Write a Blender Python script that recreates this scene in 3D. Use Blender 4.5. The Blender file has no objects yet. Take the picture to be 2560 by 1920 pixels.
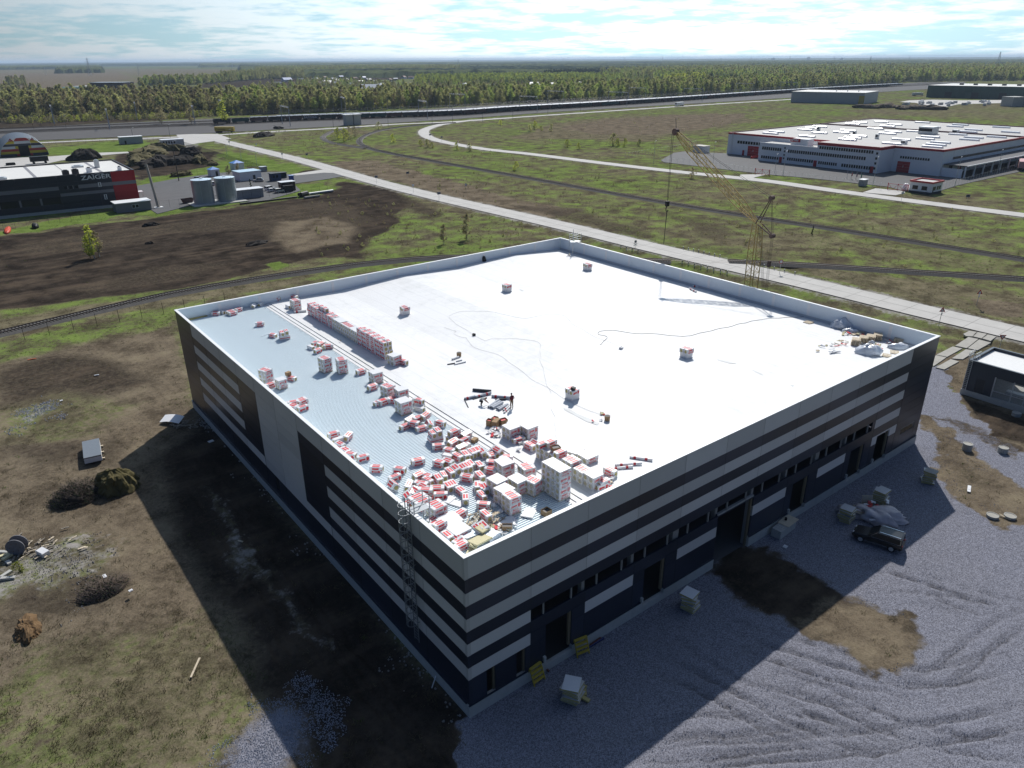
import bpy, bmesh, math, random
import numpy as np
from mathutils import Vector, Matrix
rnd = random.Random(7)
R = math.radians
scene = bpy.context.scene
COL = scene.collection

# ------------------------------------------------------------------ camera
CAM = (-23.078, -35.376, 46.94)
F_PX, PITCH, ROLL, YAW = 1838.05, 0.416025, -0.006082, 0.659566
_fw = Vector((math.sin(YAW) * math.cos(PITCH), math.cos(YAW) * math.cos(PITCH), -math.sin(PITCH)))
_r0 = Vector((math.cos(YAW), -math.sin(YAW), 0)); _u0 = _r0.cross(_fw)
_rt = _r0 * math.cos(ROLL) + _u0 * math.sin(ROLL); _up = -_r0 * math.sin(ROLL) + _u0 * math.cos(ROLL)
cd = bpy.data.cameras.new('camera'); cam = bpy.data.objects.new('camera', cd); COL.objects.link(cam)
cd.sensor_width = 36.0; cd.lens = F_PX / 2560 * 36.0; cd.clip_end = 60000; cd.clip_start = 0.5
m = Matrix(((_rt.x, _up.x, -_fw.x, CAM[0]), (_rt.y, _up.y, -_fw.y, CAM[1]), (_rt.z, _up.z, -_fw.z, CAM[2]), (0, 0, 0, 1)))
cam.matrix_world = m
scene.camera = cam
scene.render.resolution_x = 1024; scene.render.resolution_y = 768

def ray(x, y):
    return _fw * F_PX + _rt * (x - 1280) + _up * (960 - y)
def at(x, y, z=0.0):
    """photo pixel (2560 wide) -> point on the level z"""
    d = ray(x, y); t = (z - CAM[2]) / min(d.z, -2.0)
    return Vector((CAM[0] + d.x * t, CAM[1] + d.y * t, z))
def horizon(x): return 960 + (_fw.z * F_PX + _rt.z * (x - 1280)) / _up.z
def win(x0, y0, s):
    return lambda x, y: (x0 + x * s, y0 + y * s)
OV = win(0, 0, 1.15732)          # whole photograph
ZA = win(0, 120, .38879)         # enlarged windows of the photograph used for measuring
ZB = win(800, 120, .40687)
ZC = win(1660, 120, .40687)
ZR = win(420, 580, .28933)
ZN = win(940, 980, .31646)
ZM = win(1060, 560, .31646)
ZE = win(1600, 580, .43400)
ZL = win(0, 740, .28933)
ZG = win(1660, 940, .40687)
ZH = win(960, 1060, .14467)
ZK = win(960, 1250, .15371)
ZD = win(1200, 1030, .16275)
ZP = win(2060, 780, .11754)
ZS = win(430, 380, .20344)
ZZ = win(0, 340, .19439)
ZAR = win(1920, 280, .28933)
ZSB = win(2300, 740, .20489)
ZW = win(1130, 940, .09042)
ZLL = win(0, 1200, .43407)
ZX = win(0, 1160, .18081)
Z5 = win(1500, 1400, .4792)
Z6 = win(440, 860, .38582)

# ------------------------------------------------------------------ sky, sun, exposure
SUN_AZ, SUN_EL = R(40.3), R(42.8)        # towards the sun, angle from +x
SUN = Vector((math.cos(SUN_AZ) * math.cos(SUN_EL), math.sin(SUN_AZ) * math.cos(SUN_EL), math.sin(SUN_EL)))
world = bpy.data.worlds.new('World'); scene.world = world; world.use_nodes = True
nt = world.node_tree; nt.nodes.clear()
def N(t, ty, **kw):
    n = t.nodes.new(ty)
    for k, v in kw.items(): setattr(n, k, v)
    return n
def S(t, node, idx, v):
    if isinstance(v, bpy.types.NodeSocket): t.links.new(v, node.inputs[idx])
    else: node.inputs[idx].default_value = v
def mth(t, op, a, b=None, c=None, clamp=False):
    n = N(t, 'ShaderNodeMath', operation=op); n.use_clamp = clamp
    S(t, n, 0, a)
    if b is not None: S(t, n, 1, b)
    if c is not None: S(t, n, 2, c)
    return n.outputs[0]
def mixc(t, f, a, b, blend='MIX'):
    n = N(t, 'ShaderNodeMix', data_type='RGBA', blend_type=blend)
    S(t, n, 0, f); S(t, n, 6, a if isinstance(a, bpy.types.NodeSocket) else (*a, 1)); S(t, n, 7, b if isinstance(b, bpy.types.NodeSocket) else (*b, 1))
    return n.outputs[2]
def sstep(t, v, a, b):
    n = N(t, 'ShaderNodeMapRange', interpolation_type='SMOOTHSTEP'); S(t, n, 0, v); S(t, n, 1, a); S(t, n, 2, b); return n.outputs[0]
def noise(t, vec, scale, detail=4, rough=.55):
    n = N(t, 'ShaderNodeTexNoise'); S(t, n, 'Scale', scale); S(t, n, 'Detail', detail); S(t, n, 'Roughness', rough)
    if vec is not None: t.links.new(vec, n.inputs['Vector'])
    return n.outputs[0]
sky = N(nt, 'ShaderNodeTexSky', sky_type='NISHITA'); sky.sun_disc = False
sky.sun_elevation = SUN_EL; sky.sun_rotation = math.pi / 2 - SUN_AZ
sky.air_density = 1.0; sky.dust_density = .3; sky.ozone_density = 2.0
geo = N(nt, 'ShaderNodeTexCoord')
sep = N(nt, 'ShaderNodeSeparateXYZ'); nt.links.new(geo.outputs['Generated'], sep.inputs[0])
zz = mth(nt, 'ADD', mth(nt, 'MAXIMUM', sep.outputs[2], 0.0), 0.10)
pl = N(nt, 'ShaderNodeCombineXYZ')
S(nt, pl, 0, mth(nt, 'DIVIDE', sep.outputs[0], zz)); S(nt, pl, 1, mth(nt, 'DIVIDE', sep.outputs[1], zz)); S(nt, pl, 2, 8.3)
n1 = noise(nt, pl.outputs[0], .75, 8, .60)
n2 = noise(nt, pl.outputs[0], 3.0, 6, .6)
cl = mth(nt, 'ADD', n1, mth(nt, 'MULTIPLY', mth(nt, 'SUBTRACT', n2, .5), .35))
cover = sstep(nt, cl, .36, .56)
core = sstep(nt, cl, .60, .78)
dot = N(nt, 'ShaderNodeVectorMath', operation='DOT_PRODUCT'); nt.links.new(geo.outputs['Generated'], dot.inputs[0]); dot.inputs[1].default_value = SUN
fwd = mth(nt, 'POWER', mth(nt, 'MAXIMUM', mth(nt, 'MULTIPLY_ADD', dot.outputs['Value'], .5, .5), 0.0), 8.0)   # clouds glow towards the sun
lum = mth(nt, 'MULTIPLY_ADD', fwd, 84.0, .30)
lumc = N(nt, 'ShaderNodeVectorMath', operation='SCALE'); lumc.inputs[0].default_value = (.95, 1.0, 1.03); S(nt, lumc, 3, lum)
dark = N(nt, 'ShaderNodeVectorMath', operation='SCALE'); dark.inputs[0].default_value = (.82, .93, .99); S(nt, dark, 3, lum)
cc = mixc(nt, core, lumc.outputs[0], dark.outputs[0])
veil = N(nt, 'ShaderNodeVectorMath', operation='SCALE'); veil.inputs[0].default_value = (.58, .86, .96); S(nt, veil, 3, lum)   # thin high cloud
blue = mixc(nt, 1.0, sky.outputs[0], (.70, .95, 1.35), 'MULTIPLY')
path = mth(nt, 'DIVIDE', .085, mth(nt, 'ADD', mth(nt, 'MAXIMUM', sep.outputs[2], 0.0), .02))      # more air and cloud in line of sight towards the horizon
thick = mth(nt, 'SUBTRACT', 1.0, mth(nt, 'POWER', 2.718, mth(nt, 'MULTIPLY', path, -1.0)))
skyc = mixc(nt, mth(nt, 'MULTIPLY', cover, mth(nt, 'MULTIPLY_ADD', thick, .75, .10)), mixc(nt, mth(nt, 'MULTIPLY', thick, .8), blue, veil.outputs[0]), cc)
bg = N(nt, 'ShaderNodeBackground'); nt.links.new(skyc, bg.inputs[0]); bg.inputs[1].default_value = 0.05
wo = N(nt, 'ShaderNodeOutputWorld'); nt.links.new(bg.outputs[0], wo.inputs[0])
sd = bpy.data.lights.new('sun', 'SUN'); sd.energy = 4.3; sd.angle = R(.53); sd.color = (1, .955, .89)
so = bpy.data.objects.new('sun', sd); COL.objects.link(so); so.rotation_euler = SUN.to_track_quat('Z', 'Y').to_euler(); so.location = (60, 60, 200)
vs = scene.view_settings; vs.view_transform = 'Standard'; vs.look = 'None'; vs.exposure = 0.12; vs.gamma = 1; vs.use_curve_mapping = False
scene.render.engine = 'CYCLES'
scene.cycles.max_bounces = 6; scene.cycles.transparent_max_bounces = 16; scene.cycles.volume_bounces = 0

HAZE = 5.5e-5            # air density per metre
# ------------------------------------------------------------------ helpers
def tag(o, label=None, cat=None, group=None, kind=None):
    if label: o['label'] = label
    if cat: o['category'] = cat
    if group: o['group'] = group
    if kind: o['kind'] = kind
    return o
def thing(name, label, cat, loc=(0, 0, 0), rz=0.0, group=None):
    o = bpy.data.objects.new(name, None); COL.objects.link(o); o.empty_display_size = .3
    o.location = loc; o.rotation_euler = (0, 0, rz)
    return tag(o, label, cat, group)
def obj(name, mesh, parent=None, loc=(0, 0, 0), rot=(0, 0, 0), sc=None):
    o = bpy.data.objects.new(name, mesh); COL.objects.link(o); o.location = loc; o.rotation_euler = rot
    if sc is not None: o.scale = sc if hasattr(sc, '__len__') else (sc, sc, sc)
    if parent: o.parent = parent
    return o
class MB:
    """collects shapes, becomes one mesh"""
    def __init__(s): s.v = []; s.f = []; s.m = []
    def add(s, vs, fs, mi=0):
        b = len(s.v); s.v += [tuple(v) for v in vs]; s.f += [tuple(b + i for i in f) for f in fs]; s.m += [mi] * len(fs); return s
    def box(s, a, b, mi=0, M=None):
        x0, y0, z0 = a; x1, y1, z1 = b
        vs = [Vector(p) for p in ((x0, y0, z0), (x1, y0, z0), (x1, y1, z0), (x0, y1, z0), (x0, y0, z1), (x1, y0, z1), (x1, y1, z1), (x0, y1, z1))]
        if M: vs = [M @ v for v in vs]
        return s.add(vs, ((0, 3, 2, 1), (4, 5, 6, 7), (0, 1, 5, 4), (1, 2, 6, 5), (2, 3, 7, 6), (3, 0, 4, 7)), mi)
    def cbox(s, c, sz, mi=0, rot=(0, 0, 0)):
        from mathutils import Euler
        M = Matrix.Translation(c) @ Euler(rot).to_matrix().to_4x4(); h = [q / 2 for q in sz]
        return s.box([-q for q in h], h, mi, M)
    def tube(s, p, q, r, n=6, mi=0, r2=None, cap=True):
        p = Vector(p); q = Vector(q); d = (q - p)
        if d.length < 1e-6: return s
        d.normalize(); u = d.orthogonal().normalized(); w = d.cross(u); r2 = r if r2 is None else r2
        vs = [p + (u * math.cos(2 * math.pi * i / n) + w * math.sin(2 * math.pi * i / n)) * r for i in range(n)] + \
             [q + (u * math.cos(2 * math.pi * i / n) + w * math.sin(2 * math.pi * i / n)) * r2 for i in range(n)]
        fs = [(i, (i + 1) % n, n + (i + 1) % n, n + i) for i in range(n)]
        if cap: fs += [tuple(range(n - 1, -1, -1)), tuple(range(n, 2 * n))]
        return s.add(vs, fs, mi)
    def bar(s, p, q, w=.1, mi=0): return s.tube(p, q, w * .7071, 4, mi)
    def path(s, pts, r, n=5, mi=0):
        for a, b in zip(pts[:-1], pts[1:]): s.tube(a, b, r, n, mi, cap=False)
        return s
    def prism(s, poly, z0, z1, mi=0):
        n = len(poly)
        vs = [(x, y, z0) for x, y in poly] + [(x, y, z1) for x, y in poly]
        fs = [(i, (i + 1) % n, n + (i + 1) % n, n + i) for i in range(n)] + [tuple(range(n - 1, -1, -1)), tuple(range(n, 2 * n))]
        return s.add(vs, fs, mi)
    def mesh(s, name, mats, smooth=False):
        me = bpy.data.meshes.new(name); me.from_pydata(s.v, [], s.f)
        for mm in (mats if isinstance(mats, (list, tuple)) else [mats]): me.materials.append(mm)
        if any(s.m): me.polygons.foreach_set('material_index', s.m)
        if smooth: me.polygons.foreach_set('use_smooth', [True] * len(s.f))
        me.update(); return me
    def build(s, name, mats, parent=None, loc=(0, 0, 0), rot=(0, 0, 0), smooth=False):
        return obj(name, s.mesh(name, mats, smooth), parent, loc, rot)
def B(name, a, b, mats, parent=None, loc=(0, 0, 0), rot=(0, 0, 0)):
    return MB().box(a, b).build(name, mats, parent, loc, rot)
def clone(o, parent=None):
    c = o.copy(); COL.objects.link(c); c.parent = parent
    for ch in list(o.children): clone(ch, c)
    return c
UNITS = ['', 'first', 'second', 'third', 'fourth', 'fifth', 'sixth', 'seventh', 'eighth', 'ninth', 'tenth', 'eleventh', 'twelfth', 'thirteenth', 'fourteenth', 'fifteenth', 'sixteenth', 'seventeenth', 'eighteenth', 'nineteenth']
TENS = {2: ('twenty', 'twentieth'), 3: ('thirty', 'thirtieth'), 4: ('forty', 'fortieth'), 5: ('fifty', 'fiftieth'), 6: ('sixty', 'sixtieth'), 7: ('seventy', 'seventieth'), 8: ('eighty', 'eightieth'), 9: ('ninety', 'ninetieth')}
def ordn(n):
    if n < 20: return UNITS[n]
    if n >= 100: return 'hundred and ' + ordn(n - 100) if n > 100 else 'hundredth'
    t, u = divmod(n, 10)
    return TENS[t][1] if u == 0 else TENS[t][0] + '-' + UNITS[u]

# numpy noise
def _hash(ix, iy, seed):
    h = (ix.astype(np.int64) * 374761393 + iy.astype(np.int64) * 668265263 + seed * 1442695041) & 0xffffffff
    h = ((h ^ (h >> 13)) * 1274126177) & 0xffffffff
    return ((h ^ (h >> 16)) & 0xffff) / 65535.0
def vnoise(x, y, seed=0):
    ix = np.floor(x); iy = np.floor(y); fx = x - ix; fy = y - iy
    fx = fx * fx * (3 - 2 * fx); fy = fy * fy * (3 - 2 * fy)
    a = _hash(ix, iy, seed); b = _hash(ix + 1, iy, seed); c = _hash(ix, iy + 1, seed); d = _hash(ix + 1, iy + 1, seed)
    return (a * (1 - fx) + b * fx) * (1 - fy) + (c * (1 - fx) + d * fx) * fy
def fbm(x, y, o=4, seed=0):
    v = 0; a = .5; t = 0
    for k in range(o): v = v + a * vnoise(x * 2 ** k, y * 2 ** k, seed + k); t += a; a *= .5
    return v / t
def pxy(pts, f=None, z=0.0):
    """photo points -> list of ground points"""
    return [at(*(f(*p) if f else p), z) for p in pts]
def sdist(X, Y, poly):
    """signed distance (positive inside) of points to a polygon"""
    P = np.array([(p[0], p[1]) for p in poly]); d2 = np.full(X.shape, 1e18); inside = np.zeros(X.shape, bool)
    for i in range(len(P)):
        a = P[i]; b = P[(i + 1) % len(P)]; e = b - a
        t = np.clip(((X - a[0]) * e[0] + (Y - a[1]) * e[1]) / (e @ e + 1e-12), 0, 1)
        d2 = np.minimum(d2, (X - a[0] - t * e[0]) ** 2 + (Y - a[1] - t * e[1]) ** 2)
        c = ((a[1] > Y) != (b[1] > Y)); xi = a[0] + (Y - a[1]) / (e[1] if abs(e[1]) > 1e-12 else 1e-12) * e[0]
        inside ^= c & (X < xi)
    d = np.sqrt(d2); return np.where(inside, d, -d)
def ldist(X, Y, pts):
    d2 = np.full(X.shape, 1e18)
    for a, b in zip(pts[:-1], pts[1:]):
        a = np.array((a[0], a[1])); e = np.array((b[0], b[1])) - a
        t = np.clip(((X - a[0]) * e[0] + (Y - a[1]) * e[1]) / (e @ e + 1e-12), 0, 1)
        d2 = np.minimum(d2, (X - a[0] - t * e[0]) ** 2 + (Y - a[1] - t * e[1]) ** 2)
    return np.sqrt(d2)
def smooth_line(pts, step=6.0):
    """Catmull-Rom through points"""
    P = [Vector((p[0], p[1], 0)) for p in pts]; P = [P[0] * 2 - P[1]] + P + [P[-1] * 2 - P[-2]]; out = []
    for i in range(1, len(P) - 2):
        n = max(2, int((P[i + 1] - P[i]).length / step))
        for k in range(n):
            t = k / n; a, b, c, d = P[i - 1:i + 3]
            out.append(.5 * ((2 * b) + (c - a) * t + (2 * a - 5 * b + 4 * c - d) * t * t + (3 * b - a - 3 * c + d) * t ** 3))
    out.append(P[-2]); return out
def offset_line(L, d):
    out = []
    for i, p in enumerate(L):
        t = (L[min(i + 1, len(L) - 1)] - L[max(i - 1, 0)]).normalized(); out.append(p + Vector((-t.y, t.x, 0)) * d)
    return out
def ribbon(mb, L, d0, d1, z, mi=0, z1=None):
    a = offset_line(L, d0); b = offset_line(L, d1); n = len(L)
    mb.add([(p.x, p.y, z) for p in a] + [(p.x, p.y, z if z1 is None else z1) for p in b], [(i, i + 1, n + i + 1, n + i) for i in range(n - 1)], mi)
    return mb

# ------------------------------------------------------------------ materials
MATS = {}
def mat(name, col, rough=.7, metal=0.0, var=.12, vscale=3.0, spec=.3, bump=0.0, bscale=20.0, alpha=None, trans=None, emit=None):
    if name in MATS: return MATS[name]
    M = bpy.data.materials.new(name); M.use_nodes = True; t = M.node_tree; b = t.nodes['Principled BSDF']
    tc = N(t, 'ShaderNodeTexCoord')
    if var > 0:
        nz = noise(t, tc.outputs['Object'], vscale, 5, .6)
        c = mixc(t, nz, tuple(q * (1 - var) for q in col), tuple(min(1, q * (1 + var)) for q in col)); t.links.new(c, b.inputs['Base Color'])
    else: b.inputs['Base Color'].default_value = (*col, 1)
    b.inputs['Roughness'].default_value = rough; b.inputs['Metallic'].default_value = metal; b.inputs['Specular IOR Level'].default_value = spec
    if bump:
        bn = N(t, 'ShaderNodeBump'); bn.inputs['Strength'].default_value = bump; bn.inputs['Distance'].default_value = .05
        t.links.new(noise(t, tc.outputs['Object'], bscale, 5, .65), bn.inputs['Height']); t.links.new(bn.outputs[0], b.inputs['Normal'])
    if alpha is not None: b.inputs['Alpha'].default_value = alpha
    if trans:
        o = t.nodes['Material Output']; tr = N(t, 'ShaderNodeBsdfTranslucent'); tr.inputs[0].default_value = (*trans, 1)
        oi = N(t, 'ShaderNodeObjectInfo'); gn = mth(t, 'MULTIPLY_ADD', oi.outputs['Random'], .75, .6); gc_ = N(t, 'ShaderNodeCombineXYZ'); S(t, gc_, 0, gn); S(t, gc_, 1, gn); S(t, gc_, 2, gn)      # every tree a little lighter or darker
        if var > 0: t.links.new(mixc(t, 1.0, c, gc_.outputs[0], 'MULTIPLY'), b.inputs['Base Color'])
        t.links.new(mixc(t, 1.0, trans, gc_.outputs[0], 'MULTIPLY'), tr.inputs[0])
        ad = N(t, 'ShaderNodeMixShader'); ad.inputs[0].default_value = .5
        t.links.new(b.outputs[0], ad.inputs[1]); t.links.new(tr.outputs[0], ad.inputs[2]); t.links.new(ad.outputs[0], o.inputs[0])
    MATS[name] = M; return M
concrete = mat('concrete', (.42, .42, .40), .85, var=.18, vscale=1.5, bump=.2)
old_concrete = mat('old_concrete', (.36, .345, .31), .9, var=.28, vscale=.8, bump=.3)
panel_light = mat('panel_light', (.50, .50, .51), .42, .1, .05, .6)
panel_dark = mat('panel_dark', (.022, .029, .050), .33, .15, .10, .6, spec=.5)
white_metal = mat('white_metal', (.78, .79, .80), .45, 0, .04)
inner_white = mat('inner_white', (.70, .77, .82), .5, 0, .05, 1.0)
galv = mat('galvanised', (.52, .55, .57), .42, .6, .15, 4)
dark_metal = mat('dark_metal', (.03, .03, .035), .5, .3)
black = mat('black', (.012, .012, .014), .6)
film_white = mat('film_white', (.70, .70, .71), .35, 0, .06, 6, spec=.5, bump=.25, bscale=9)
print_red = mat('print_red', (.62, .035, .045), .4, 0, .1, 8)
print_pale = mat('print_pale', (.62, .055, .065), .4, 0, .3, 8)
wool = mat('mineral_wool', (.42, .36, .16), .95, 0, .2, 14, bump=.3)
wool_pale = mat('wool_pale', (.58, .53, .34), .95, 0, .15, 5)
cardboard = mat('cardboard', (.34, .23, .13), .85, 0, .15)
wood = mat('pale_wood', (.56, .48, .36), .8, 0, .25, 6)
old_wood = mat('old_wood', (.26, .23, .19), .9, 0, .3, 6)
red_paint = mat('red_paint', (.42, .025, .035), .5, 0, .1)
yellow_paint = mat('yellow_paint', (.42, .32, .05), .5, 0, .2)
white_paint = mat('white_paint', (.74, .75, .75), .6, 0, .08, 1.0)
white_brick = mat('white_brick', (.80, .81, .82), .7, 0, .08, 2.0)
glass = mat('glass', (.015, .018, .022), .12, 0, 0, spec=.25)
rubber = mat('rubber', (.015, .015, .015), .8)
rust = mat('rust', (.16, .075, .045), .85, 0, .4, 6)
steel_rail = mat('steel_rail', (.10, .07, .055), .45, .5, .2)
rail_top = mat('rail_top', (.35, .33, .31), .35, .8, .1)
# ------------------------------------------------------------------ ground: one sheet out to the horizon
def build_ground():
    base = math.pi / 2 - YAW
    ang = list(np.arange(-56, 56.01, .21)) + list(np.arange(59, 304, 5.0))
    rr = [4.0, 12.0, 20.0, 26.0]; r = 30.0
    while r < 420: rr.append(r); r *= 1.0055
    while r < 40000: rr.append(r); r *= 1.03
    A = np.radians(np.array(ang)); RR = np.array(rr)
    na, nr = len(A), len(RR)
    X = CAM[0] + RR[:, None] * np.cos(base - A)[None, :]; Y = CAM[1] + RR[:, None] * np.sin(base - A)[None, :]
    X = X.ravel(); Y = Y.ravel(); RD = np.repeat(RR, na)
    wx = X + (fbm(X * .11, Y * .11, 4, 3) - .5) * np.clip(RD * .03, 4, 60); wy = Y + (fbm(X * .11, Y * .11, 4, 9) - .5) * np.clip(RD * .03, 4, 60)
    fx = X + (fbm(X * .7, Y * .7, 3, 5) - .5) * 3; fy = Y + (fbm(X * .7, Y * .7, 3, 6) - .5) * 3
    ch = np.zeros((6, len(X)))           # gravel, soil, tan, green, dry, dust
    K = dict(gravel=0, soil=1, tan=2, green=3, dry=4, dust=5)
    def zone(kind, pts, f=OV, soft=3.0, amt=1.0, fine=False):
        poly = pxy(pts, f); xs = [p.x for p in poly]; ys = [p.y for p in poly]; mgn = soft * 3 + 60
        sel = np.where((X > min(xs) - mgn) & (X < max(xs) + mgn) & (Y > min(ys) - mgn) & (Y < max(ys) + mgn))[0]
        if len(sel) == 0: return
        d = sdist((fx if fine else wx)[sel], (fy if fine else wy)[sel], poly)
        w = np.clip(d / soft + .5, 0, 1); w = w * w * (3 - 2 * w) * amt
        ch[:, sel] *= (1 - w); ch[K[kind], sel] += w
    far = np.clip((RD - 1500) / 1200, 0, .97); ch[1] += far * .45; ch[3] += far * .55          # distant wooded country
    # far fields
    zone('dry', [(-400, 206), (-400, 151), (300, 148.5), (620, 150), (420, 165), (300, 178), (250, 196)], soft=40)
    zone('tan', [(-400, 196), (-400, 160), (260, 156), (300, 168), (200, 190)], soft=60, amt=.9)
    zone('dust', [(-400, 200), (-400, 156), (280, 152), (380, 162), (220, 192)], soft=60, amt=.25)
    zone('soil', [(405, 190), (450, 180), (520, 172), (640, 163), (660, 170), (640, 188)], soft=12)
    zone('soil', [(690, 172), (820, 164), (980, 160), (860, 172)], soft=12)
    zone('green', [(780, 160), (870, 158), (830, 166)], soft=12)
    zone('dry', [(1100, 300), (1180, 268), (1330, 252), (1560, 246), (1640, 262), (1500, 275), (1400, 305), (1250, 300)], soft=14, amt=.9)
    zone('tan', [(1200, 275), (1300, 258), (1450, 248), (1620, 245), (1560, 272), (1420, 292), (1280, 290)], soft=16, amt=.85)
    zone('dry', [(1800, 238), (2300, 215), (2300, 255), (2000, 250)], soft=14, amt=.5)
    # dirt between road and curved track
    zone('tan', [(715, 350), (800, 346), (960, 386), (1110, 430), (1260, 455), (1180, 476), (1000, 428), (840, 390), (740, 370)], soft=6, amt=1)
    zone('soil', [(1080, 440), (1250, 450), (1400, 500), (1500, 560), (1420, 540), (1250, 480)], soft=7, amt=.5)
    zone('soil', [(1400, 450), (1560, 480), (1640, 530), (1560, 560), (1500, 500)], soft=7, amt=.45)
    zone('dry', [(1700, 560), (2212, 640), (2212, 700), (1750, 590)], soft=5, amt=.7)
    zone('tan', [(2070, 640), (2212, 655), (2212, 690), (2120, 672)], soft=2, amt=.7)
    zone('dry', [(1450, 530), (1900, 470), (2212, 540), (2212, 600), (1800, 540)], soft=8, amt=.5)
    # left industrial yard
    zone('green', [(70, 330), (110, 318), (300, 300), (345, 322), (160, 342)], soft=4)
    zone('green', [(490, 326), (560, 338), (735, 384), (700, 392), (560, 362), (470, 338)], soft=4)
    zone('green', [(-300, 520), (-300, 480), (0, 478), (255, 447), (300, 462), (340, 468), (440, 448), (560, 438), (690, 424), (720, 408), (640, 395), (560, 430), (430, 440), (330, 452), (290, 440), (0, 470)], soft=3)
    zone('green', [(-300, 505), (0, 498), (140, 470), (262, 452), (250, 474), (0, 508)], soft=2)
    zone('green', [(290, 398), (420, 384), (520, 370), (560, 352), (470, 345), (430, 352), (350, 368)], soft=4, amt=.85)
    zone('green', [(655, 398), (705, 393), (720, 404), (690, 418), (640, 415)], soft=2)
    zone('soil', [(230, 358), (270, 330), (400, 312), (470, 330), (450, 360), (380, 372), (300, 390), (280, 370)], soft=6, amt=.85)
    zone('dust', [(335, 308), (420, 303), (425, 318), (360, 325)], soft=3)
    zone('soil', [(620, 376), (700, 362), (735, 376), (700, 384)], soft=4, amt=.8)
    # the big dug-over field
    zone('soil', [(-400, 720), (-400, 520), (0, 512), (180, 488), (300, 474), (430, 455), (560, 442), (700, 418), (745, 392), (840, 405), (870, 440), (855, 480), (800, 520), (775, 556), (640, 560), (560, 585), (490, 606), (280, 640), (0, 666)], soft=6)
    zone('tan', [(170, 505), (300, 486), (560, 450), (690, 428), (750, 440), (820, 470), (770, 520), (660, 548), (580, 535), (540, 498), (380, 505), (240, 540), (40, 556), (20, 530)], soft=7, amt=.42)
    zone('tan', [(600, 478), (700, 468), (775, 492), (760, 525), (650, 545), (590, 520)], soft=5, amt=.6)
    zone('tan', [(120, 620), (330, 575), (520, 560), (420, 600), (200, 640)], soft=6, amt=.4)
    zone('green', [(565, 572), (590, 562), (625, 570), (600, 582)], soft=2)
    zone('soil', [(430, 520), (560, 505), (600, 530), (540, 560), (450, 560)], soft=6, amt=.6)
    zone('green', [(880, 560), (920, 520), (980, 490), (1090, 515), (1180, 520), (1040, 545), (900, 590)], soft=9, amt=.45)
    zone('soil', [(745, 392), (840, 402), (960, 460), (940, 478), (850, 440)], soft=6, amt=.6)
    zone('dry', [(-400, 740), (0, 672), (280, 645), (500, 612), (700, 588), (640, 612), (380, 655), (0, 715)], soft=4, amt=.75)
    zone('green', [(0, 668), (500, 606), (760, 565), (800, 575), (500, 618), (0, 690)], soft=3, amt=.5)
    # left yard beside the hall
    zone('green', [(-200, 770), (0, 735), (380, 655), (390, 690), (200, 735), (0, 785)], soft=3, amt=.5)
    zone('tan', [(-200, 1100), (-200, 820), (0, 780), (200, 735), (385, 700), (425, 870), (1010, 1560), (960, 1800), (-300, 1800)], soft=6, amt=.72)
    zone('soil', [(0, 800), (110, 760), (240, 770), (330, 820), (250, 850), (120, 880), (0, 880)], soft=6, amt=.6)
    zone('soil', [(0, 960), (160, 930), (270, 960), (230, 1010), (60, 1010)], soft=6, amt=.5)
    zone('dry', [(0, 880), (120, 840), (300, 870), (200, 930), (0, 960)], soft=6, amt=.5)
    zone('soil', [(330, 1010), (420, 900), (470, 930), (1010, 1550), (1000, 1800), (700, 1750), (560, 1440), (440, 1220)], soft=5, amt=.85)
    zone('dust', [(430, 1050), (462, 1062), (540, 1190), (700, 1380), (716, 1412), (640, 1340), (520, 1200), (470, 1110)], soft=2.0, amt=.55, fine=True)
    zone('dust', [(470, 1200), (540, 1180), (560, 1230), (500, 1270)], soft=2.0, amt=.4, fine=True)
    zone('soil', [(0, 1180), (100, 1165), (260, 1230), (250, 1300), (150, 1330), (0, 1350)], soft=5, amt=.55)
    zone('dust', [(-60, 1240), (40, 1190), (150, 1150), (250, 1180), (210, 1230), (130, 1250), (150, 1290), (60, 1270), (-20, 1300)], soft=4, amt=.5, fine=True)
    zone('dry', [(100, 1400), (420, 1330), (560, 1500), (500, 1700), (100, 1760), (-100, 1600)], soft=9, amt=.65)
    zone('soil', [(80, 1560), (260, 1570), (240, 1640), (60, 1640)], soft=6, amt=.45)
    zone('dust', [(40, 905), (70, 880), (115, 872), (105, 895), (60, 915)], soft=4, amt=.45, fine=True)
    zone('tan', [(2020, 760), (2400, 790), (2400, 1020), (2150, 960), (2050, 830)], soft=2, amt=.75)
    zone('soil', [(2075, 862), (2212, 905), (2400, 960), (2400, 1000), (2160, 940)], soft=2, amt=.8)
    zone('soil', [(-300, 300), (-300, 262), (0, 256), (370, 244), (600, 238), (600, 246), (400, 256), (200, 270)], soft=14, amt=.7)
    # gravel yard
    zone('gravel', [(1008, 1548), (990, 1590), (1010, 1660), (960, 1800), (2700, 2000), (2700, 1010), (2330, 990), (2205, 975), (2120, 915), (2075, 868), (2055, 812), (2035, 785), (1990, 800), (1900, 900)], soft=.9, fine=True)
    zone('gravel', [(575, 1530), (640, 1500), (680, 1530), (675, 1600), (640, 1660), (600, 1800), (430, 1800), (480, 1640), (530, 1580)], soft=4.5, amt=.8)
    zone('tan', [(1560, 240), (1660, 262), (1770, 330), (1850, 420), (1990, 520), (2200, 690), (2330, 900), (2080, 925), (1930, 845), (1800, 765), (1730, 700), (1665, 570), (1700, 440), (1590, 300)], f=ZG, soft=2.2, fine=True)
    zone('green', [(1700, 520), (1900, 520), (2040, 640), (1980, 800), (1850, 720)], f=ZG, soft=3, amt=.35)
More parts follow.
